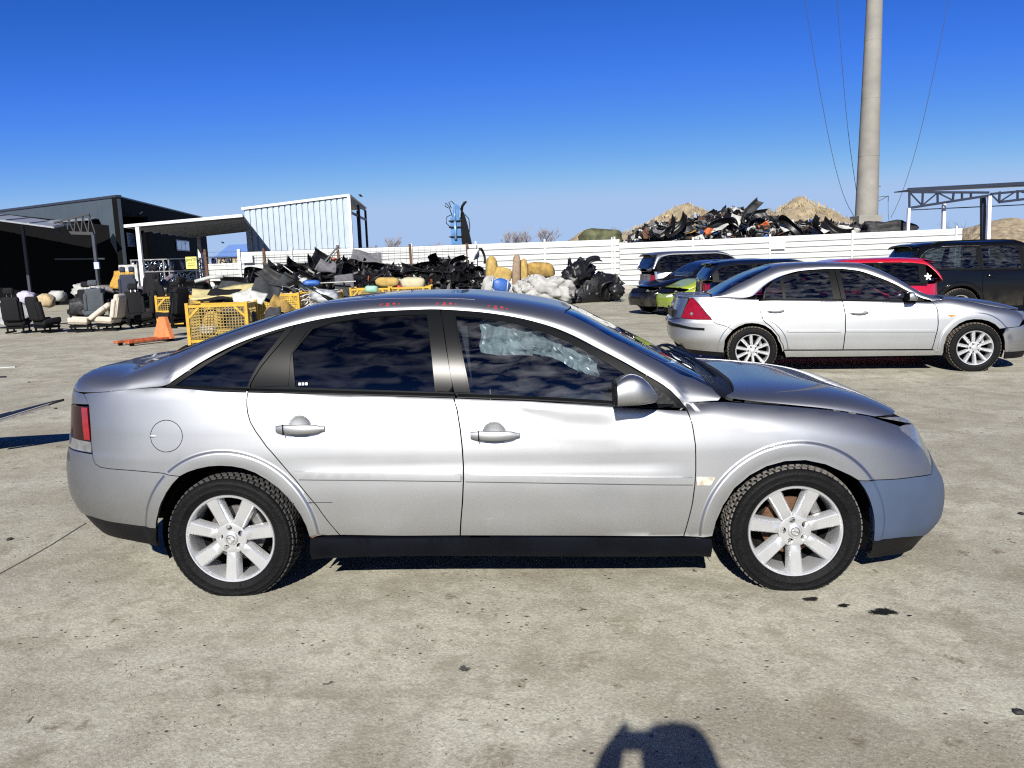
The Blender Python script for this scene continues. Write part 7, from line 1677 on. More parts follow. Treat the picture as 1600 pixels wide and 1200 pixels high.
for a in (-.3, .25):
    s_.tube([(a+.34*math.cos(t)*.15, .27*math.cos(t), .28*math.sin(t)) for t in np.linspace(0, 2*math.pi, 18)], .022, 6, False)
s_.tube([(.38*math.cos(t), .27*math.sin(t)*.4-.2, .26*math.sin(t)) for t in np.linspace(0, 2*math.pi, 18)], .022, 6, False)
s_.build('strap', M['white_plastic'], b_, True)
one('sack', lump_proto(69, .5, .5, .9, .3), M['sack'], (-.72, 28.1, .62), (0, .15, .2), 'white sack at the left of the blue bundle', 'sack', 0)

# ----------------------------------------------------------------- yellow mesh crates and their loads
def crate_proto():
    root = empty('mesh_crate', (0, 0, 0)); W, D, H = 1.22, .85, .84
    for x in (-W/2, W/2):
        for y in (-D/2, D/2):
            fm = MB(); fm.box((x, y, H/2+.04), (.065, .065, H+.06)); fm.build('corner_post', M['crate_yellow'], root)
    for z, nm in ((.10, 'base_frame'), (H, 'top_rail')):
        m = MB()
        for y in (-D/2, D/2): m.box((0, y, z), (W, .045, .055))
        for x in (-W/2, W/2): m.box((x, 0, z), (.045, D, .055))
        m.build(nm, M['crate_yellow'], root)
    m = MB()
    for sx in (-1, 1):
        for y in (-D/2-.012, D/2+.012): m.bar((sx*(W/2-.03), y, H-.24), (sx*(W/2-.24), y, H-.03), .045, .02, (0, 1, 0))
    m.build('corner_braces', M['crate_yellow'], root)
    m = MB(); m.box((0, 0, .09), (W-.05, D-.05, .02)); m.build('floor_plate', M['rust'], root)
    w = MB()
    for y in (-D/2, D/2):
        for x in np.arange(-W/2+.05, W/2, .062): w.bar((x, y, .11), (x, y, H), .011)
        for z in np.arange(.15, H, .062): w.bar((-W/2, y, z), (W/2, y, z), .011)
    for x in (-W/2, W/2):
        for y in np.arange(-D/2+.05, D/2, .062): w.bar((x, y, .11), (x, y, H), .011)
        for z in np.arange(.15, H, .062): w.bar((x, -D/2, z), (x, D/2, z), .011)
    o = w.build('wire_mesh', mat('mesh_wire_yellow', (0.266, 0.185, 0.044), .6, noise=.3, nscale=8), root)
    for x in (-.5, .5):
        for y in (-.36, .36):
            m = MB(); m.box((x, y, .04), (.12, .10, .09)); m.build('foot', M['crate_yellow'], root)
    return root
crate = crate_proto(); crate.location = (-6.22, 17.2, 0); crate.rotation_euler = (0, 0, R(4)); tag(crate, 'yellow mesh crate nearest the silver hatchback, holding a yellow foam', 'crate', 'yellow mesh crates')
for (x, y, rz, lab) in ((-9.55, 23.3, 3, 'yellow mesh crate with a cross rail behind the pallet jack'), (-6.35, 22.4, -8, 'yellow crate with closed sides right of the white panels'), (-5.55, 23.0, -4, 'yellow mesh crate heaped with white cables'), (-4.4, 25.6, 0, 'yellow mesh crate behind the cable crate'), (-3.15, 25.8, 2, 'yellow mesh crate carrying a cream cushion')):
    c = copy_tree(crate); c.location = (x, y, 0); c.rotation_euler = (0, 0, R(rz)); c['label'] = lab
    if 'cross rail' in lab:
        m = MB(); m.box((0, -.44, .45), (1.2, .05, .055)); m.build('cross_rail', M['crate_yellow'], c)
    if 'closed sides' in lab:
        m = MB(); m.box((0, -.40, .46), (1.1, .02, .66)); m.build('side_panel', mat('ochre_sheet', (.42, .27, .03), .6, noise=.35, nscale=6), c)
one('seat_foam', lump_proto(71, .42, .4, .62, .2), M['foam'], (-6.38, 17.05, .45), (0, .1, .3), 'yellow seat foam inside the nearest crate', 'foam', 0)
one('seat_foam', lump_proto(72, .85, .5, .22, .2), M['foam'], (-6.15, 17.1, .22), (0, .05, 0), 'flat yellow foam on the floor of the nearest crate', 'foam', 0)
one('crumpled_wrap', lump_proto(73, .4, .35, .25, .5), M['sack'], (-6.45, 16.95, .33), (0, 0, 0), 'crumpled pale wrap between the foams in the nearest crate', 'wrap', 0)
one('dark_load', lump_proto(74, .75, .6, .55, .2), M['dark_felt'], (-5.95, 17.4, .48), (0, 0, 0), 'dark folded carpet at the back of the nearest crate', 'carpet', 0)
one('foam_slab', panel_proto(81, 1.75, .75, .05), M['foam_pale'], (-7.75, 21.6, 1.03), (.30, -.08, .1), 'pale yellow foam slab laid over the crate behind', 'foam', .07)
one('dark_carpet', panel_proto(82, 1.5, .7, .06), M['seat_black'], (-7.5, 21.4, .90), (.3, -.02, 0), 'black mat under the pale foam slab', 'mat', .05)
one('white_offcut', panel_proto(83, .62, .42, .02), M['white_plastic'], (-6.55, 19.6, .92), (.9, -.35, .1), 'left white triangular panel on the nearest crate', 'panel', .01)
one('white_offcut', panel_proto(84, .45, .34, .02), M['white_plastic'], (-6.15, 19.4, .90), (.9, .35, .1), 'right white triangular panel on the nearest crate', 'panel', .01)
one('felt_sheet', panel_proto(85, .62, .5, .09), M['dark_felt'], (-6.05, 19.8, 1.02), (.8, .35, .2), 'grey felt sheet draped behind the white panels', 'felt', .03)
one('carpet_roll', lump_proto(86, .42, .4, .6, .25), M['dark_felt'], (-5.55, 18.6, .36), (0, .15, 0), 'dark carpet roll right of the nearest crate', 'carpet', 0)
one('leaf_mat', panel_proto(87, .8, .6, .08), M['foam_brown'], (-5.55, 19.4, .55), (1.2, .5, .3), 'brown fibre mat hanging beside the carpet roll', 'mat', .04)
# cables
m = MB(); rr = random.Random(9)
for k in range(26):
    p = Vector((rr.uniform(-.55, .45), rr.uniform(-.4, .2), rr.uniform(.55, .9))); pts = [p]
    for i in range(7):
        p = p + Vector((rr.uniform(-.22, .22), rr.uniform(-.12, .12), rr.uniform(-.12, .10))); p.z = min(1.15, max(.25, p.z)); pts.append(p.copy())
    m.tube(pts, rr.uniform(.008, .016), 4, False)
tag(m.build('cable_tangle', mat('pale_cables', (0.370, 0.385, 0.407), .5, noise=.5, nscale=3), None, True, loc=(-5.5, 22.3, 0)), 'tangle of pale grey cables spilling over the mesh crate', 'cables')
one('foil_wrap', lump_proto(88, .75, .5, .4, .5, 24, 14), mat('grey_foil', (0.311, 0.326, 0.340), .4, .3, noise=.2), (-5.0, 21.6, .78), (0, .1, 0), 'crumpled silver-grey wrap beside the cable tangle', 'wrap', 0)
one('blue_part', lump_proto(89, .5, .3, .2, .4), M['blue_plastic'], (-5.75, 23.2, 1.12), (0, 0, .2), 'small blue plastic part on top of the cables', 'part', 0)
one('green_bowl', lump_proto(90, .42, .3, .22, .1), mat('mint_plastic', (0.185, 0.355, 0.266), .5), (-4.25, 24.6, .86), (0, 0, 0), 'mint green bowl on the mesh crate', 'bowl', 0)
one('seat_foam', lump_proto(91, .78, .45, .32, .12), M['foam'], (-3.95, 26.0, 1.02), (0, .05, .1), 'orange-yellow cushion foam on the crates behind the roof', 'foam', 0)
one('seat_foam', lump_proto(92, .80, .5, .38, .14), mat('cream_foam', (.36, .32, .21), .9, noise=.1), (-3.1, 25.7, .98), (0, .03, 0), 'cream block cushion right of the orange-yellow foam', 'foam', 0)
one('red_fitting', lump_proto(93, .16, .15, .14, .2), M['red_paint'], (-3.52, 25.5, .86), (0, 0, 0), 'small red part between the two cushions', 'part', 0)

# scrap in front of the hall: parts between crates and posts
rr = random.Random(55)
for i in range(22):
    x = rr.uniform(-12.2, -7.2); y = rr.uniform(25.5, 29); z = rr.uniform(.15, .95 if x < -9 else 1.25)
    me, nm, lb, ct = rr.choice(((rr.choice(bump_me), 'bumper_cover', 'black bumper cover in the loose pile behind the crates', 'bumper'), (rr.choice(trim_me), 'trim_panel', 'dark trim panel in the loose pile behind the crates', 'panel')))
    piece(nm, me, (x, y, z), (rr.uniform(-.8, .9), rr.uniform(-.6, .6), rr.uniform(-.8, .8)), lb, ct, 'loose dark parts behind the crates: ' + ('bumpers' if nm == 'bumper_cover' else 'panels'))
one('grey_flap', panel_proto(95, 1.15, .62, .05), M['dark_felt'], (-8.65, 25.2, 1.02), (.75, .25, .2), 'slate grey mat sloping over the pile behind the foam slab', 'mat', .03)
one('grey_shell', panel_proto(96, .85, .7, .10), M['dark_felt'], (-7.15, 26.0, 1.02), (1.2, .5, -.2), 'striped dark grey shell right of the slate mat', 'panel', .02)
one('round_white_part', lump_proto(97, .3, .25, .42, .15), M['white_plastic'], (-6.7, 26.0, 1.05), (0, .2, 0), 'oval white part right of the dark grey shell', 'part', 0)
m = MB(); m.tube([(0, 0, 0), (.5, 0, .12), (.95, 0, .14)], .07, 6); tag(m.build('white_tube', M['white_plastic'], None, True, loc=(-10.6, 27, 1.22)), 'short white tube on the dark pile below the canopy', 'tube')
for i, (x, z, l, mt, lab) in enumerate(((-12.3, .95, .55, 'white_plastic', 'white-and-red lamp bar on the dark pile'), (-11.4, .78, 1.15, 'blue_plastic', 'long light blue strip on the dark pile'), (-11.9, 1.02, .9, 'white_plastic', 'thin white strip above the blue strip'))):
    m = MB(); m.box((0, 0, 0), (l, .08, .07), (0, .03, .05)); tag(m.build('lamp_bar' if i == 0 else 'strip', M[mt], loc=(x, 26.4, z)), lab, 'strip')

# ----------------------------------------------------------------- wheel racks under the canopy
def rack():
    r = tag(empty('wheel_rack', (-17.2, 40, 0)), 'tall rack of shiny alloy wheels under the white canopy', 'rack')
    m = MB()
    for x in (-1.6, 0, 1.6, 3.2):
        m.box((x, 0, 1.1), (.06, .06, 2.2)); m.box((x, .6, 1.1), (.06, .06, 2.2))
    for z in (.3, .95, 1.6, 2.2): m.box((.8, 0, z), (4.9, .05, .05))
    m.build('rack_frame', M['steel'], r)
    rr = random.Random(3); proto = None
    for z in (.62, 1.26, 1.9):
        for k in range(9):
            x = -1.4+k*.55+rr.uniform(-.05, .05)
            if proto is None:
                w = MB(); w.lathe([(.30, .0), (.31, -.04), (.28, -.05), (.27, .12)], 20, 'y')
                for q in range(7):
                    a = 6.283*q/7; w.bar((0, -.02, 0), (.28*math.cos(a), -.03, .28*math.sin(a)), .05, .03, (0, 1, 0))
                proto = mesh('alloy_wheel', w.V, w.F, True); proto.materials.append(mat('dull_alloy', (.24, .28, .36), .25, .85, .2, noise=.4, nscale=8))
            o = link('alloy_wheel', proto, None, None, (-17.2+x, 40.2, z), (rr.uniform(-.2, .2), 0, rr.uniform(-1.2, 1.2)))
            tag(o, 'alloy wheel stored on the rack under the white canopy', 'wheel', 'alloy wheels on the rack under the canopy')
rack()
zone_sign('rack_sign', 'yellow sign reading JANTE on the wheel rack', (-14.55, 36.8, 1.95), .50, .55, 'JANTE', mt='sign_yellow', ink='black_trim', frac=.30)
m = MB(); m.box((0, 0, .8), (.85, .3, 1.6)); o = tag(m.build('white_stack', M['white_plastic'], loc=(-17.6, 37.2, .35)), 'stack of white sheets beside the canopy post', 'stack')

# ----------------------------------------------------------------- car seats
def seat(label, loc, rz, mt, recline=.30, back_mt=None, headrest=True, tip=0.0, cushion=True, group=None, k=1.0, heads=1):
    s_ = tag(empty('car_seat', loc), label, 'car seat', group); s_.rotation_euler = (0, tip, rz); s_.scale = (k,)*3
    def bulge(name, c, d, rot, mtt, bev=.07):
        m = MB(); m.box((0, 0, 0), d); o = m.build(name, mtt, s_, False, c, rot); bevel(o, bev, 4)
        o.data.polygons.foreach_set('use_smooth', [True]*len(o.data.polygons)); return o
    if cushion:
        bulge('cushion', (.02, 0, .30), (.52, .50, .17), (0, -.08, 0), mt)
        for y in (-.23, .23): bulge('cushion_bolster', (.02, y, .34), (.50, .09, .15), (0, -.08, 0), mt, .04)
        m = MB()
        for y in (-.20, .20): m.box((0, y, .05), (.62, .045, .05)); m.box((-.2, y, .14), (.04, .04, .18)); m.box((.2, y, .14), (.04, .04, .18))
        m.box((0, 0, .17), (.5, .42, .06)); m.build('seat_rails', M['black_trim'], s_)
    c, n = math.cos(recline), math.sin(recline)
    def bk(u, v, w): return (-.25 - n*w + c*u*-1, v, .33 + c*w - n*u*-1*0)
    bulge('backrest', bk(.0, 0, .36), (.15, .46, .68), (0, -recline, 0), back_mt or mt, .065)
    for y in (-.225, .225): bulge('back_bolster', bk(-.035, y, .30), (.13, .10, .52), (0, -recline, 0), mt, .045)
    bulge('back_shell', bk(.075, 0, .33), (.03, .40, .54), (0, -recline, 0), M['seat_black'] if mt is not M['cream'] else mt, .012)
    if headrest:
        for q in range(heads):
            y = 0 if heads == 1 else (-.13 if q == 0 else .15)
            bulge('headrest', bk(0, y, .86), (.11, .27 if heads == 1 else .18, .18), (0, -recline, 0), mt, .05)
            m = MB()
            for yy in (-.06, .06): m.tube([bk(0, y+yy, .66), bk(0, y+yy, .82)], .008, 5)
            m.build('headrest_stem', M['steel'], s_)
    return s_
Y_ = 21.9
seat('black seat seen from behind with a tall headrest, leftmost of the row', (-13.707, 22.086, 0), R(100), M['seat_black'], .12)
seat('black seat without headrest, second of the front row', (-12.851, 21.996, 0), R(62), M['seat_black'], .16, headrest=False)
seat('cream leather seat tipped far back with its headrest up', (-11.828, 21.847, 0), R(196), M['cream'], .92)
seat('cream leather seat standing upright without headrest', (-11.132, 22.012, 0), R(176), M['cream'], .22, headrest=False)
seat('slate grey seat back behind the two cream seats', (-12.35, 23.6, .12), R(-70), M['seat_grey'], .05)
seat('navy seat with two small headrests on the pile behind the cream seats', (-12.3, 25.6, .50), R(-80), M['seat_navy'], .05, heads=2)
seat('taupe seat lying on its back on top of the seat pile', (-12.6, 26.6, 1.0), R(-10), M['seat_taupe'], .3, tip=-1.0)
seat('lilac grey seat leaning on the right of the seat pile', (-11.5, 25.4, .72), R(-160), M['seat_lilac'], .9, headrest=False)
for i, (x, y, z, rz, tip, lab) in enumerate(((-11.0, 23.4, .0, -60, 0, 'black seat right of the upright cream seat'), (-10.5, 23.0, 0, 200, .2, 'black seat lying in front of the crates'), (-11.2, 24.6, .55, -100, 0, 'black seat on the pile below the lilac grey seat'), (-10.4, 24.6, .3, 30, 0, 'black seat at the right end of the seat pile'), (-13.3, 24.6, .1, -90, 0, 'black seat behind the front pair of black seats'), (-11.7, 24.3, 0, -90, 0, 'black seat in the middle of the seat pile'), (-10.0, 23.7, 0, 120, 0, 'black seat close to the crate with the cross rail'))):
    seat(lab, (x, y, z), R(rz), M['seat_black'], .25, tip=tip, headrest=i != 1)
seat('black seat with a white side standing behind the pallet jack', (-8.35, 19.6, .18), R(160), M['seat_black'], .15, back_mt=M['seat_black'])
m = MB(); m.box((0, 0, .4), (2.4, 1.8, .8)); o = tag(m.build('dark_pallet_box', M['scrap_black'], loc=(-11.3, 25.6, 0)), 'dark box pallet under the seat pile', 'pallet'); bevel(o, .05)
one('grey_sheeting', panel_proto(110, 1.6, 1.3, .15), mat('pale_plastic_sheet', (0.296, 0.296, 0.311), .5, noise=.3), (-15.6, 24.6, .42), (.7, .3, .2), 'pale plastic sheeting at the far left edge', 'sheeting', .01)
one('white_airbag', lump_proto(111, .95, .6, .5, .5, 26, 16), M['sack'], (-13.5, 25.6, 1.02), (0, .1, .1), 'crumpled white airbag on top of the left pile', 'airbag', 0)
one('white_airbag', lump_proto(112, .5, .4, .35, .4), M['sack'], (-14.4, 25.4, .92), (0, 0, 0), 'smaller white airbag left of the large one', 'airbag', 0)
one('tan_cloth', lump_proto(113, .5, .4, .4, .4), mat('tan_cloth', (0.296, 0.229, 0.133), .9, noise=.2), (-14.2, 24.4, .82), (0, .2, 0), 'tan cloth bundle behind the black seats', 'cloth', 0)
one('lilac_cloth', lump_proto(114, .5, .4, .4, .4), mat('lilac_cloth', (0.311, 0.296, 0.370), .9, noise=.2), (-14.9, 24.6, .92), (0, .2, 0), 'lilac cloth bundle left of the tan one', 'cloth', 0)
one('yellow_cloth', panel_proto(115, .72, .62, .08), mat('yellow_knit', (0.311, 0.178, 0.026), .9, noise=.4, nscale=12, bump=.5), (-12.75, 26.4, 1.35), (1.35, .1, .1), 'mustard yellow cloth hanging behind the seats', 'cloth', .03)
one('mesh_bundle', lump_proto(116, .6, .5, .5, .4, 26, 16), mat('grey_mesh_bundle', (.02, .021, .023), .6, .2, noise=.8, nscale=14, bump=.3, bscale=14), (-13.0, 24.1, .62), (0, 0, 0), 'grey bundle of tangled wires between the black seats', 'bundle', 0)
m = MB(); m.box((0, 0, 0), (.16, .08, .22)); tag(m.build('blue_canister', mat('pale_blue_canister', (.32, .38, .62), .5), loc=(-13.6, 26.5, 1.85)), 'small pale blue canister on a stand behind the seats', 'canister')
m = MB(); m.bar((0, 0, 0), (0, 0, 1.75), .05); tag(m.build('stand', M['black_trim'], loc=(-13.6, 26.55, 0)), 'thin dark stand holding the blue canister', 'stand')
m = MB(); m.tube([(0, 0, 0), (.1, 0, .02), (.22, 0, .05)], .05, 6); tag(m.build('red_tool', M['red_paint'], None, True, loc=(-13.35, 25.3, .92)), 'small red handle beside the white airbag', 'handle')

# ----------------------------------------------------------------- pallet jack
def pallet_jack():
    p = tag(empty('pallet_jack', (-7.95, 18.2, 0), R(-118)), 'faded orange hand pallet jack with rusty forks on the concrete', 'pallet jack')
    for y in (-.19, .19):
        m = MB(); m.box((.62, y, .085), (1.05, .15, .05)); o = m.build('fork', M['rust_orange'], p); bevel(o, .012)
        m = MB(); m.lathe([(.035, -.04), (.035, .04)], 12, 'y', (1.02, y, .036), True); m.build('fork_roller', M['black_trim'], o)
    m = MB(); m.add([(.10, -.30, .07), (.10, .30, .07), (.06, .10, .56), (.06, -.10, .56), (-.02, -.30, .07), (-.02, .30, .07), (-.03, .10, .56), (-.03, -.10, .56)], [(0, 1, 2, 3), (7, 6, 5, 4), (0, 4, 5, 1), (1, 5, 6, 2), (2, 6, 7, 3), (3, 7, 4, 0)]); m.build('body', M['orange_paint'], p)
    m = MB(); m.lathe([(.05, .1), (.05, .42)], 14, 'z', (-.09, 0, 0), True); m.build('pump', M['black_trim'], p, True)
    m = MB()
    for y in (-.05, .05): m.lathe([(.09, y-.03), (.09, y+.03)], 18, 'y', (-.10, 0, .09), True)
    m.build('steer_wheel', M['black_trim'], p)
    m = MB(); m.tube([(-.10, 0, .3), (-.22, 0, .8), (-.30, 0, 1.1)], .022, 8); m.tube([(-.30, -.16, 1.1), (-.34, -.16, 1.26), (-.34, .16, 1.26), (-.30, .16, 1.1), (-.30, -.16, 1.1)], .017, 8); m.build('handle', M['black_trim'], p, True)
pallet_jack()

# ----------------------------------------------------------------- scrap mountain behind the fence
def scrap_mountain():
    top = [(6.4, 2.2), (7.0, 2.9), (7.8, 3.15), (9.2, 3.25), (10.4, 3.5), (11.4, 3.75), (12.3, 3.92), (13.2, 3.78), (14.0, 3.5), (15.0, 3.15), (16.4, 3.0), (18.4, 2.85), (20.2, 2.7)]
    H_ = lambda x: float(np.interp(x, [p[0] for p in top], [p[1] for p in top]))
    rr = random.Random(14); V = []; F = []; fm = []
    nx, ny = 80, 10
    for j in range(ny):
        for i in range(nx):
            f, g = i/(nx-1), j/(ny-1); x = 6.0+14.6*f; y = 39.2+5.6*g
            V.append((x, y, max(-.05, H_(x)*math.sin(math.pi*min(.5, g*.62)+.0)*.97 + rr.uniform(-.12, .05)) if j else -.05))
    F = [(j*nx+i, j*nx+i+1, (j+1)*nx+i+1, (j+1)*nx+i) for j in range(ny-1) for i in range(nx-1)]; fm = [0]*len(F)
    for k in range(5200):
        x = rr.uniform(6.1, 20.4); g = rr.uniform(.25, .9); y = 39.2+5.6*g; z = H_(x)*math.sin(math.pi*min(.5, g*.62))+rr.uniform(-.12, .10)
        s = rr.choice((.06, .08, .1, .14, .2)); a = Vector((rr.gauss(0, 1), rr.gauss(0, .7), rr.gauss(0, .6))).normalized()*s*rr.uniform(.8, 2.2); b = a.cross(Vector((rr.gauss(0, 1), rr.gauss(0, 1), rr.gauss(0, 1)))).normalized()*s*rr.uniform(.4, 1); n = a.cross(b).normalized()*.02; c = Vector((x, y, z)); q = len(V)
        V += [c-a-b, c+a-b, c+a*.7+b, c-a*.9+b*.8, c-a-b+n, c+a-b+n, c+a*.7+b+n, c-a*.9+b*.8+n]
        F += [(q, q+1, q+2, q+3), (q+7, q+6, q+5, q+4), (q, q+4, q+5, q+1), (q+1, q+5, q+6, q+2), (q+2, q+6, q+7, q+3), (q+3, q+7, q+4, q)]
        mi = rr.choices((0, 1, 2, 3, 4, 5), (60, 16, 9, 8, 5, 1.2))[0]; fm += [mi]*6
    o = link('scrap_mountain', mesh('scrap_mountain', [tuple(v) for v in V], F, False, fm), None, None)
    for mt in (M['scrap_black'], M['scrap_dusty'], M['white_plastic'], M['felt'], M['rust'], M['blue_plastic']): o.data.materials.append(mt)
    tag(o, kind='stuff')
    for i, (x, z, L, W_, mt, lab) in enumerate(((12.6, 3.35, 1.0, .7, 'white_plastic', 'large white curved panel at the top middle of the scrap mountain'), (11.4, 3.25, .9, .6, 'white_plastic', 'white torn panel left of the large white one on the scrap mountain'), (8.6, 2.75, 1.5, .55, 'felt', 'long pale grey bumper leaning on the left of the scrap mountain'), (15.2, 3.05, .7, .5, 'white_plastic', 'white box-like panel right of the peak of the scrap mountain'), (16.9, 2.75, 1.0, .5, 'white_plastic', 'white scrap sheet right on the scrap mountain'), (10.9, 2.9, .6, .4, 'rust_orange', 'orange-brown piece in the middle of the scrap mountain'), (13.9, 3.1, .6, .4, 'rust_orange', 'orange-brown piece right of the peak of the scrap mountain'), (7.5, 2.9, .35, .7, 'rust', 'dark red plate on the left of the scrap mountain'), (9.9, 3.05, .7, .5, 'foam_brown', 'brown board left of the peak of the scrap mountain'), (18.5, 2.7, 1.1, .5, 'white_plastic', 'white torn sheet on the low right end of the scrap mountain'))):
        one('scrap_panel', panel_proto(400+i, L, W_, .1), M[mt], (x*.955, 41.6, z*.965), (1.2+rr.uniform(-.3, .3), rr.uniform(-.6, .6), rr.uniform(-.4, .4)), lab, 'panel', .02)
    for i in range(9):
        piece('bumper_cover', rr.choice(bump_me), (rr.uniform(8, 17), 41.3, 0), (rr.uniform(-.9, .9), rr.uniform(-.8, .8), rr.uniform(-.8, .8)), 'black bumper cover lying on the scrap mountain behind the fence', 'bumper', 'black bumpers on the scrap mountain')
        o = bpy.context.scene.objects[-1] if False else None
    for ob in [o for o in COL.objects if o.get('group') == 'black bumpers on the scrap mountain']:
        ob.location.z = H_(ob.location.x)*.90
    one('dark_tarpaulin', lump_proto(420, 2.6, 1.2, .9, .3, 26, 14), M['scrap_dusty'], (19.6, 41.5, 2.55), (0, .02, 0), 'dark grey tarpaulin heap at the foot of the concrete pole', 'tarpaulin', 0)
    one('camo_tarpaulin', lump_proto(421, 2.6, 1.4, 1.1, .18, 26, 14), mat('olive_tarpaulin', (.05, .055, .022), .85, noise=.7, nscale=2.5), (5.3, 45.5, 2.62), (0, .08, 0), 'dark olive tarpaulin hump behind the step in the fence', 'tarpaulin', 0)
scrap_mountain()
# ----------------------------------------------------------------- stickers on the red car, crumpled bonnet of the lime one
def stickers():
    x, z = -.26, 1.10
    def pt(x, z, d=.006):
        p = S_red.side_gh(S_red.s_of_x(x, z), z); return Vector((float(p[0]), -float(p[1])+d, float(p[2])))
    m = MB()
    for k in range(5):
        a = k*1.2566+.3; pl = []
        for t in np.linspace(0, 2*math.pi, 10, endpoint=False):
            u, v = .035+.030*math.cos(t), .014*math.sin(t); pl.append(pt(x+u*math.cos(a)-v*math.sin(a), z+u*math.sin(a)+v*math.cos(a), .0).xyz)
        m.add([p+Vector((0, .012, .004)) for p in pl], [tuple(range(10))])
    m.build('flower_sticker', M['white_paint'], red_hatch)
stickers()

# ----------------------------------------------------------------- dark loose bonnet at the left edge
def loose_bonnet():
    b = tag(empty('loose_bonnet', (-5.2, 7.0, 0), 0), 'dark loose car bonnet poking in at the left edge, pointed end first', 'bonnet')
    def fn(u, v):
        x = -1.5+2.62*u; w = .62*(1-u**1.7)+.012; y = (v-.5)*2*w + .10*u
        return (x, y, max(.06, .465-.72*(1-u)) + .10*(1-((v-.5)*2)**2)*(1-u)**.7)
    V, F = sheet_grid(fn, 26, 13); m = MB(); m.add(V, F); o = m.build('skin', M['scrap_black'], b, True)
    s_ = o.modifiers.new('thickness', 'SOLIDIFY'); s_.thickness = .02
    def fn2(u, v):
        x = -1.5+2.15*u; w = .52*(1-u**1.8)+.01; y = (v-.5)*2*w + .06*u
        return (x, y, max(.03, .37-.5*(1-u)))
    V, F = sheet_grid(fn2, 20, 9); m = MB(); m.add(V, F); o = m.build('inner_frame', M['scrap_black'], b, True)
    s_ = o.modifiers.new('thickness', 'SOLIDIFY'); s_.thickness = .02
    m = MB(); m.bar((.45, -.24, .26), (1.02, .04, .415), .05, .02, (0, 0, 1)); m.build('edge_trim', M['steel'], b)
loose_bonnet()

ground_pts = [(-7.239, 11.756), (-5.452, 9.302), (3.003, 4.511), (1.696, 2.488), (-3.071, 4.602)]
# ----------------------------------------------------------------- bits on the ground
for i, (c, l, rz, lab) in enumerate((((-8.850, 13.743, 0), .34, .2, 'white splinter on the concrete at the left edge'), ((-8.060, 12.422, 0), .10, .1, 'short dark splinter below the white one'))):
    m = MB(); m.box((0, 0, .012), (l, .05, .02), (0, 0, rz)); tag(m.build('splinter', M['white_plastic'] if i == 0 else M['scrap_black'], loc=c), lab, 'splinter')
for i, (u, v, lab) in enumerate(((45.5, 597.5, 'small dark stone level with the car boot'), (87, 639, 'dark stone beside the tail of the hatchback'), (1596, 804, 'dark clump at the right edge of the concrete'), (1592, 1115, 'dark clump in the lower right corner'), (15, 844, 'dark clump left of the ground joint'))):
    c = ground_pts[i]
    one('stone', lump_proto(500+i, .035, .026, .018, .4, 10, 7), M['scrap_dusty'], (c[0], c[1], .006), (0, 0, i), lab, 'stone', 0)

# ----------------------------------------------------------------- two birds over the cabin
for i, (p, lab) in enumerate((((-7.92, 44.00, 5.30), 'tiny bird flying above the right end of the cabin'), ((-21.26, 60.00, 3.56), 'tiny bird in the gap left of the cabin'))):
    b = tag(empty('bird', p), lab, 'bird')
    V = [(0, 0, 0), (.10, .04, .02), (.16, 0, 0), (.10, -.04, .02), (.08, 0, -.03), (-.10, 0, .01)]
    m = MB(); m.add(V, [(5, 1, 4), (1, 2, 4), (2, 3, 4), (3, 5, 4), (5, 3, 1), (1, 3, 2)]); m.build('body', M['wire'], b)
    for sg in (-1, 1):
        m = MB(); m.add([(.08, sg*.02, .02), (-.03, sg*.02, .02), (-.06, sg*.20, .10), (.06, sg*.16, .10), (-.08, sg*.30, .05)], [(0, 1, 2, 3), (2, 4, 3)]); m.build('wing', M['wire'], b)

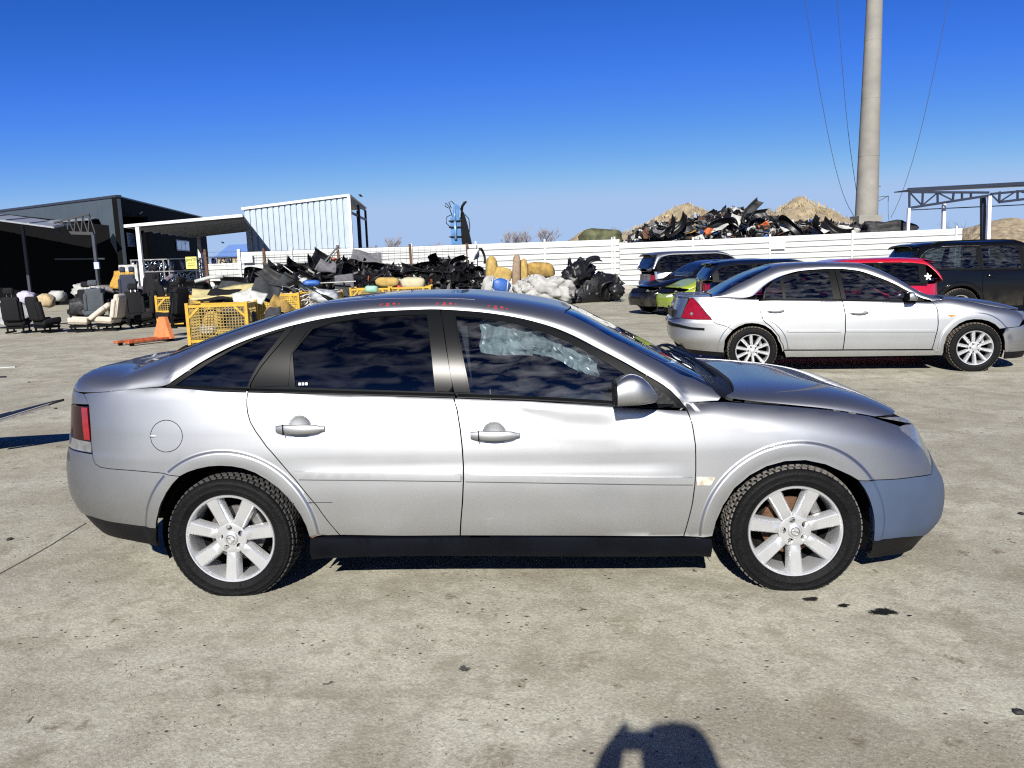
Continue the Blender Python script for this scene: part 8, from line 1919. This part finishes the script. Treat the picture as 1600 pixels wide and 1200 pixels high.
# ----------------------------------------------------------------- the photographer, standing behind the lens (its shadow falls in the picture)
def photographer():
    X, Y = .06, -.50          # feet
    root = tag(empty('person', (X, Y, 0)), 'person in dark clothes standing behind the lens with both hands raised round a phone', 'person')
    J = {  # joints in root space (x right, y forward)
        'pel': (0, 0, .96), 'spi': (0, .01, 1.18), 'chs': (0, .0, 1.38), 'nek': (0, .02, 1.53), 'hed': (0, .07, 1.62), 'top': (0, .05, 1.76),
        'hl': (-.10, 0, .93), 'kl': (-.12, .04, .50), 'al': (-.13, 0, .09), 'tl': (-.15, .15, .03), 'hr': (.10, 0, .93), 'kr': (.13, .03, .50), 'ar': (.15, -.02, .09), 'tr': (.18, .13, .03),
        'sl': (-.175, 0, 1.46), 'el': (-.29, .10, 1.36), 'wl': (-.17, .33, 1.585), 'sr': (.175, 0, 1.46), 'er': (.25, .12, 1.38), 'wr': (.09, .33, 1.585)}
    rad = {'pel': .15, 'spi': .14, 'chs': .16, 'nek': .062, 'hed': .085, 'top': .07, 'hl': .10, 'kl': .068, 'al': .045, 'tl': .04, 'hr': .10, 'kr': .068, 'ar': .045, 'tr': .04, 'sl': .075, 'el': .065, 'wl': .042, 'sr': .085, 'er': .065, 'wr': .042}
    E_ = [('pel', 'spi'), ('spi', 'chs'), ('chs', 'nek'), ('nek', 'hed'), ('hed', 'top'), ('pel', 'hl'), ('hl', 'kl'), ('kl', 'al'), ('al', 'tl'), ('pel', 'hr'), ('hr', 'kr'), ('kr', 'ar'), ('ar', 'tr'), ('chs', 'sl'), ('sl', 'el'), ('el', 'wl'), ('chs', 'sr'), ('sr', 'er'), ('er', 'wr')]
    names = list(J); V = [J[n] for n in names]; R_ = [rad[n] for n in names]; E2 = [(names.index(a), names.index(b)) for a, b in E_]
    # hands: palm and five fingers closing on the phone's edges
    for side, w in ((-1, 'wl'), (1, 'wr')):
        wi = names.index(w); wx, wy, wz = J[w]
        px = wx + (.03 if side < 0 else -.02)
        V.append((px, wy+.045, wz+.03)); R_.append(.030); pi_ = len(V)-1; E2.append((wi, pi_))
        for k in range(4):
            a = (px - side*.006, wy+.060, wz+.045-.022*k); b = (px - side*.020, wy+.085, wz+.047-.022*k); c = (px - side*.040, wy+.080+.004*k, wz+.046-.022*k)
            i0 = len(V); V += [a, b, c]; R_ += [.0095, .0088, .0075]; E2 += [(pi_, i0), (i0, i0+1), (i0+1, i0+2)]
        i0 = len(V); V += [(px - side*.012, wy+.040, wz+.055), (px - side*.030, wy+.045, wz+.050)]; R_ += [.011, .009]; E2 += [(pi_, i0), (i0, i0+1)]
    me = bpy.data.meshes.new('body'); me.from_pydata(V, E2, []); o = link('body', me, root, mat('dark_jacket', (.03, .032, .04), .85, noise=.2, nscale=9, bump=.2))
    sk = o.modifiers.new('skin', 'SKIN'); o.modifiers.new('sub', 'SUBSURF').levels = 1; o.modifiers['sub'].render_levels = 2
    for i, v in enumerate(me.skin_vertices[0].data): v.radius = (R_[i], R_[i]*(.72 if R_[i] > .12 else 1)); v.use_root = (i == 0)
    h = lump_proto(600, .165, .20, .245, .03, 20, 14); hd = h.build('head', mat('skin_tone', (.42, .26, .18), .6, noise=.08), root, True, loc=(0, .075, 1.665))
    n = MB(); n.add([(-.014, .095, 1.665), (.014, .095+.0, 1.665), (0, .195, 1.640), (0, .165, 1.70), (0, .165, 1.632)], [(0, 2, 3), (1, 3, 2), (0, 4, 2), (1, 2, 4)]); n.build('nose', MATS['skin_tone'], root)
    for sx in (-1, 1):
        e = MB(); e.lathe([(.0, .006), (.011, .0), (.0, -.008)], 10, 'y', (sx*.032, .163, 1.682)); e.build('eye', M['white_paint'], root)
        e = MB(); e.box((sx*.088, .065, 1.665), (.018, .04, .065)); bevel(e.build('ear', MATS['skin_tone'], root), .008)
    mo = MB(); mo.box((0, .168, 1.608), (.048, .012, .010)); mo.build('mouth', mat('lips', (.32, .12, .10), .5), root)
    hair = lump_proto(601, .235, .25, .20, .06, 20, 12); hair.build('hair', mat('dark_hair', (.02, .015, .012), .7, bump=.4), root, True, loc=(0, .045, 1.725))
    ph = tag(empty('phone', (X-.07, Y+.405, 1.62)), 'black phone held up in both hands behind the lens', 'phone')
    m = MB(); m.box((0, -.065, 0), (.155, .008, .075)); bevel(m.build('phone_body', M['black_trim'], ph), .003)
photographer()
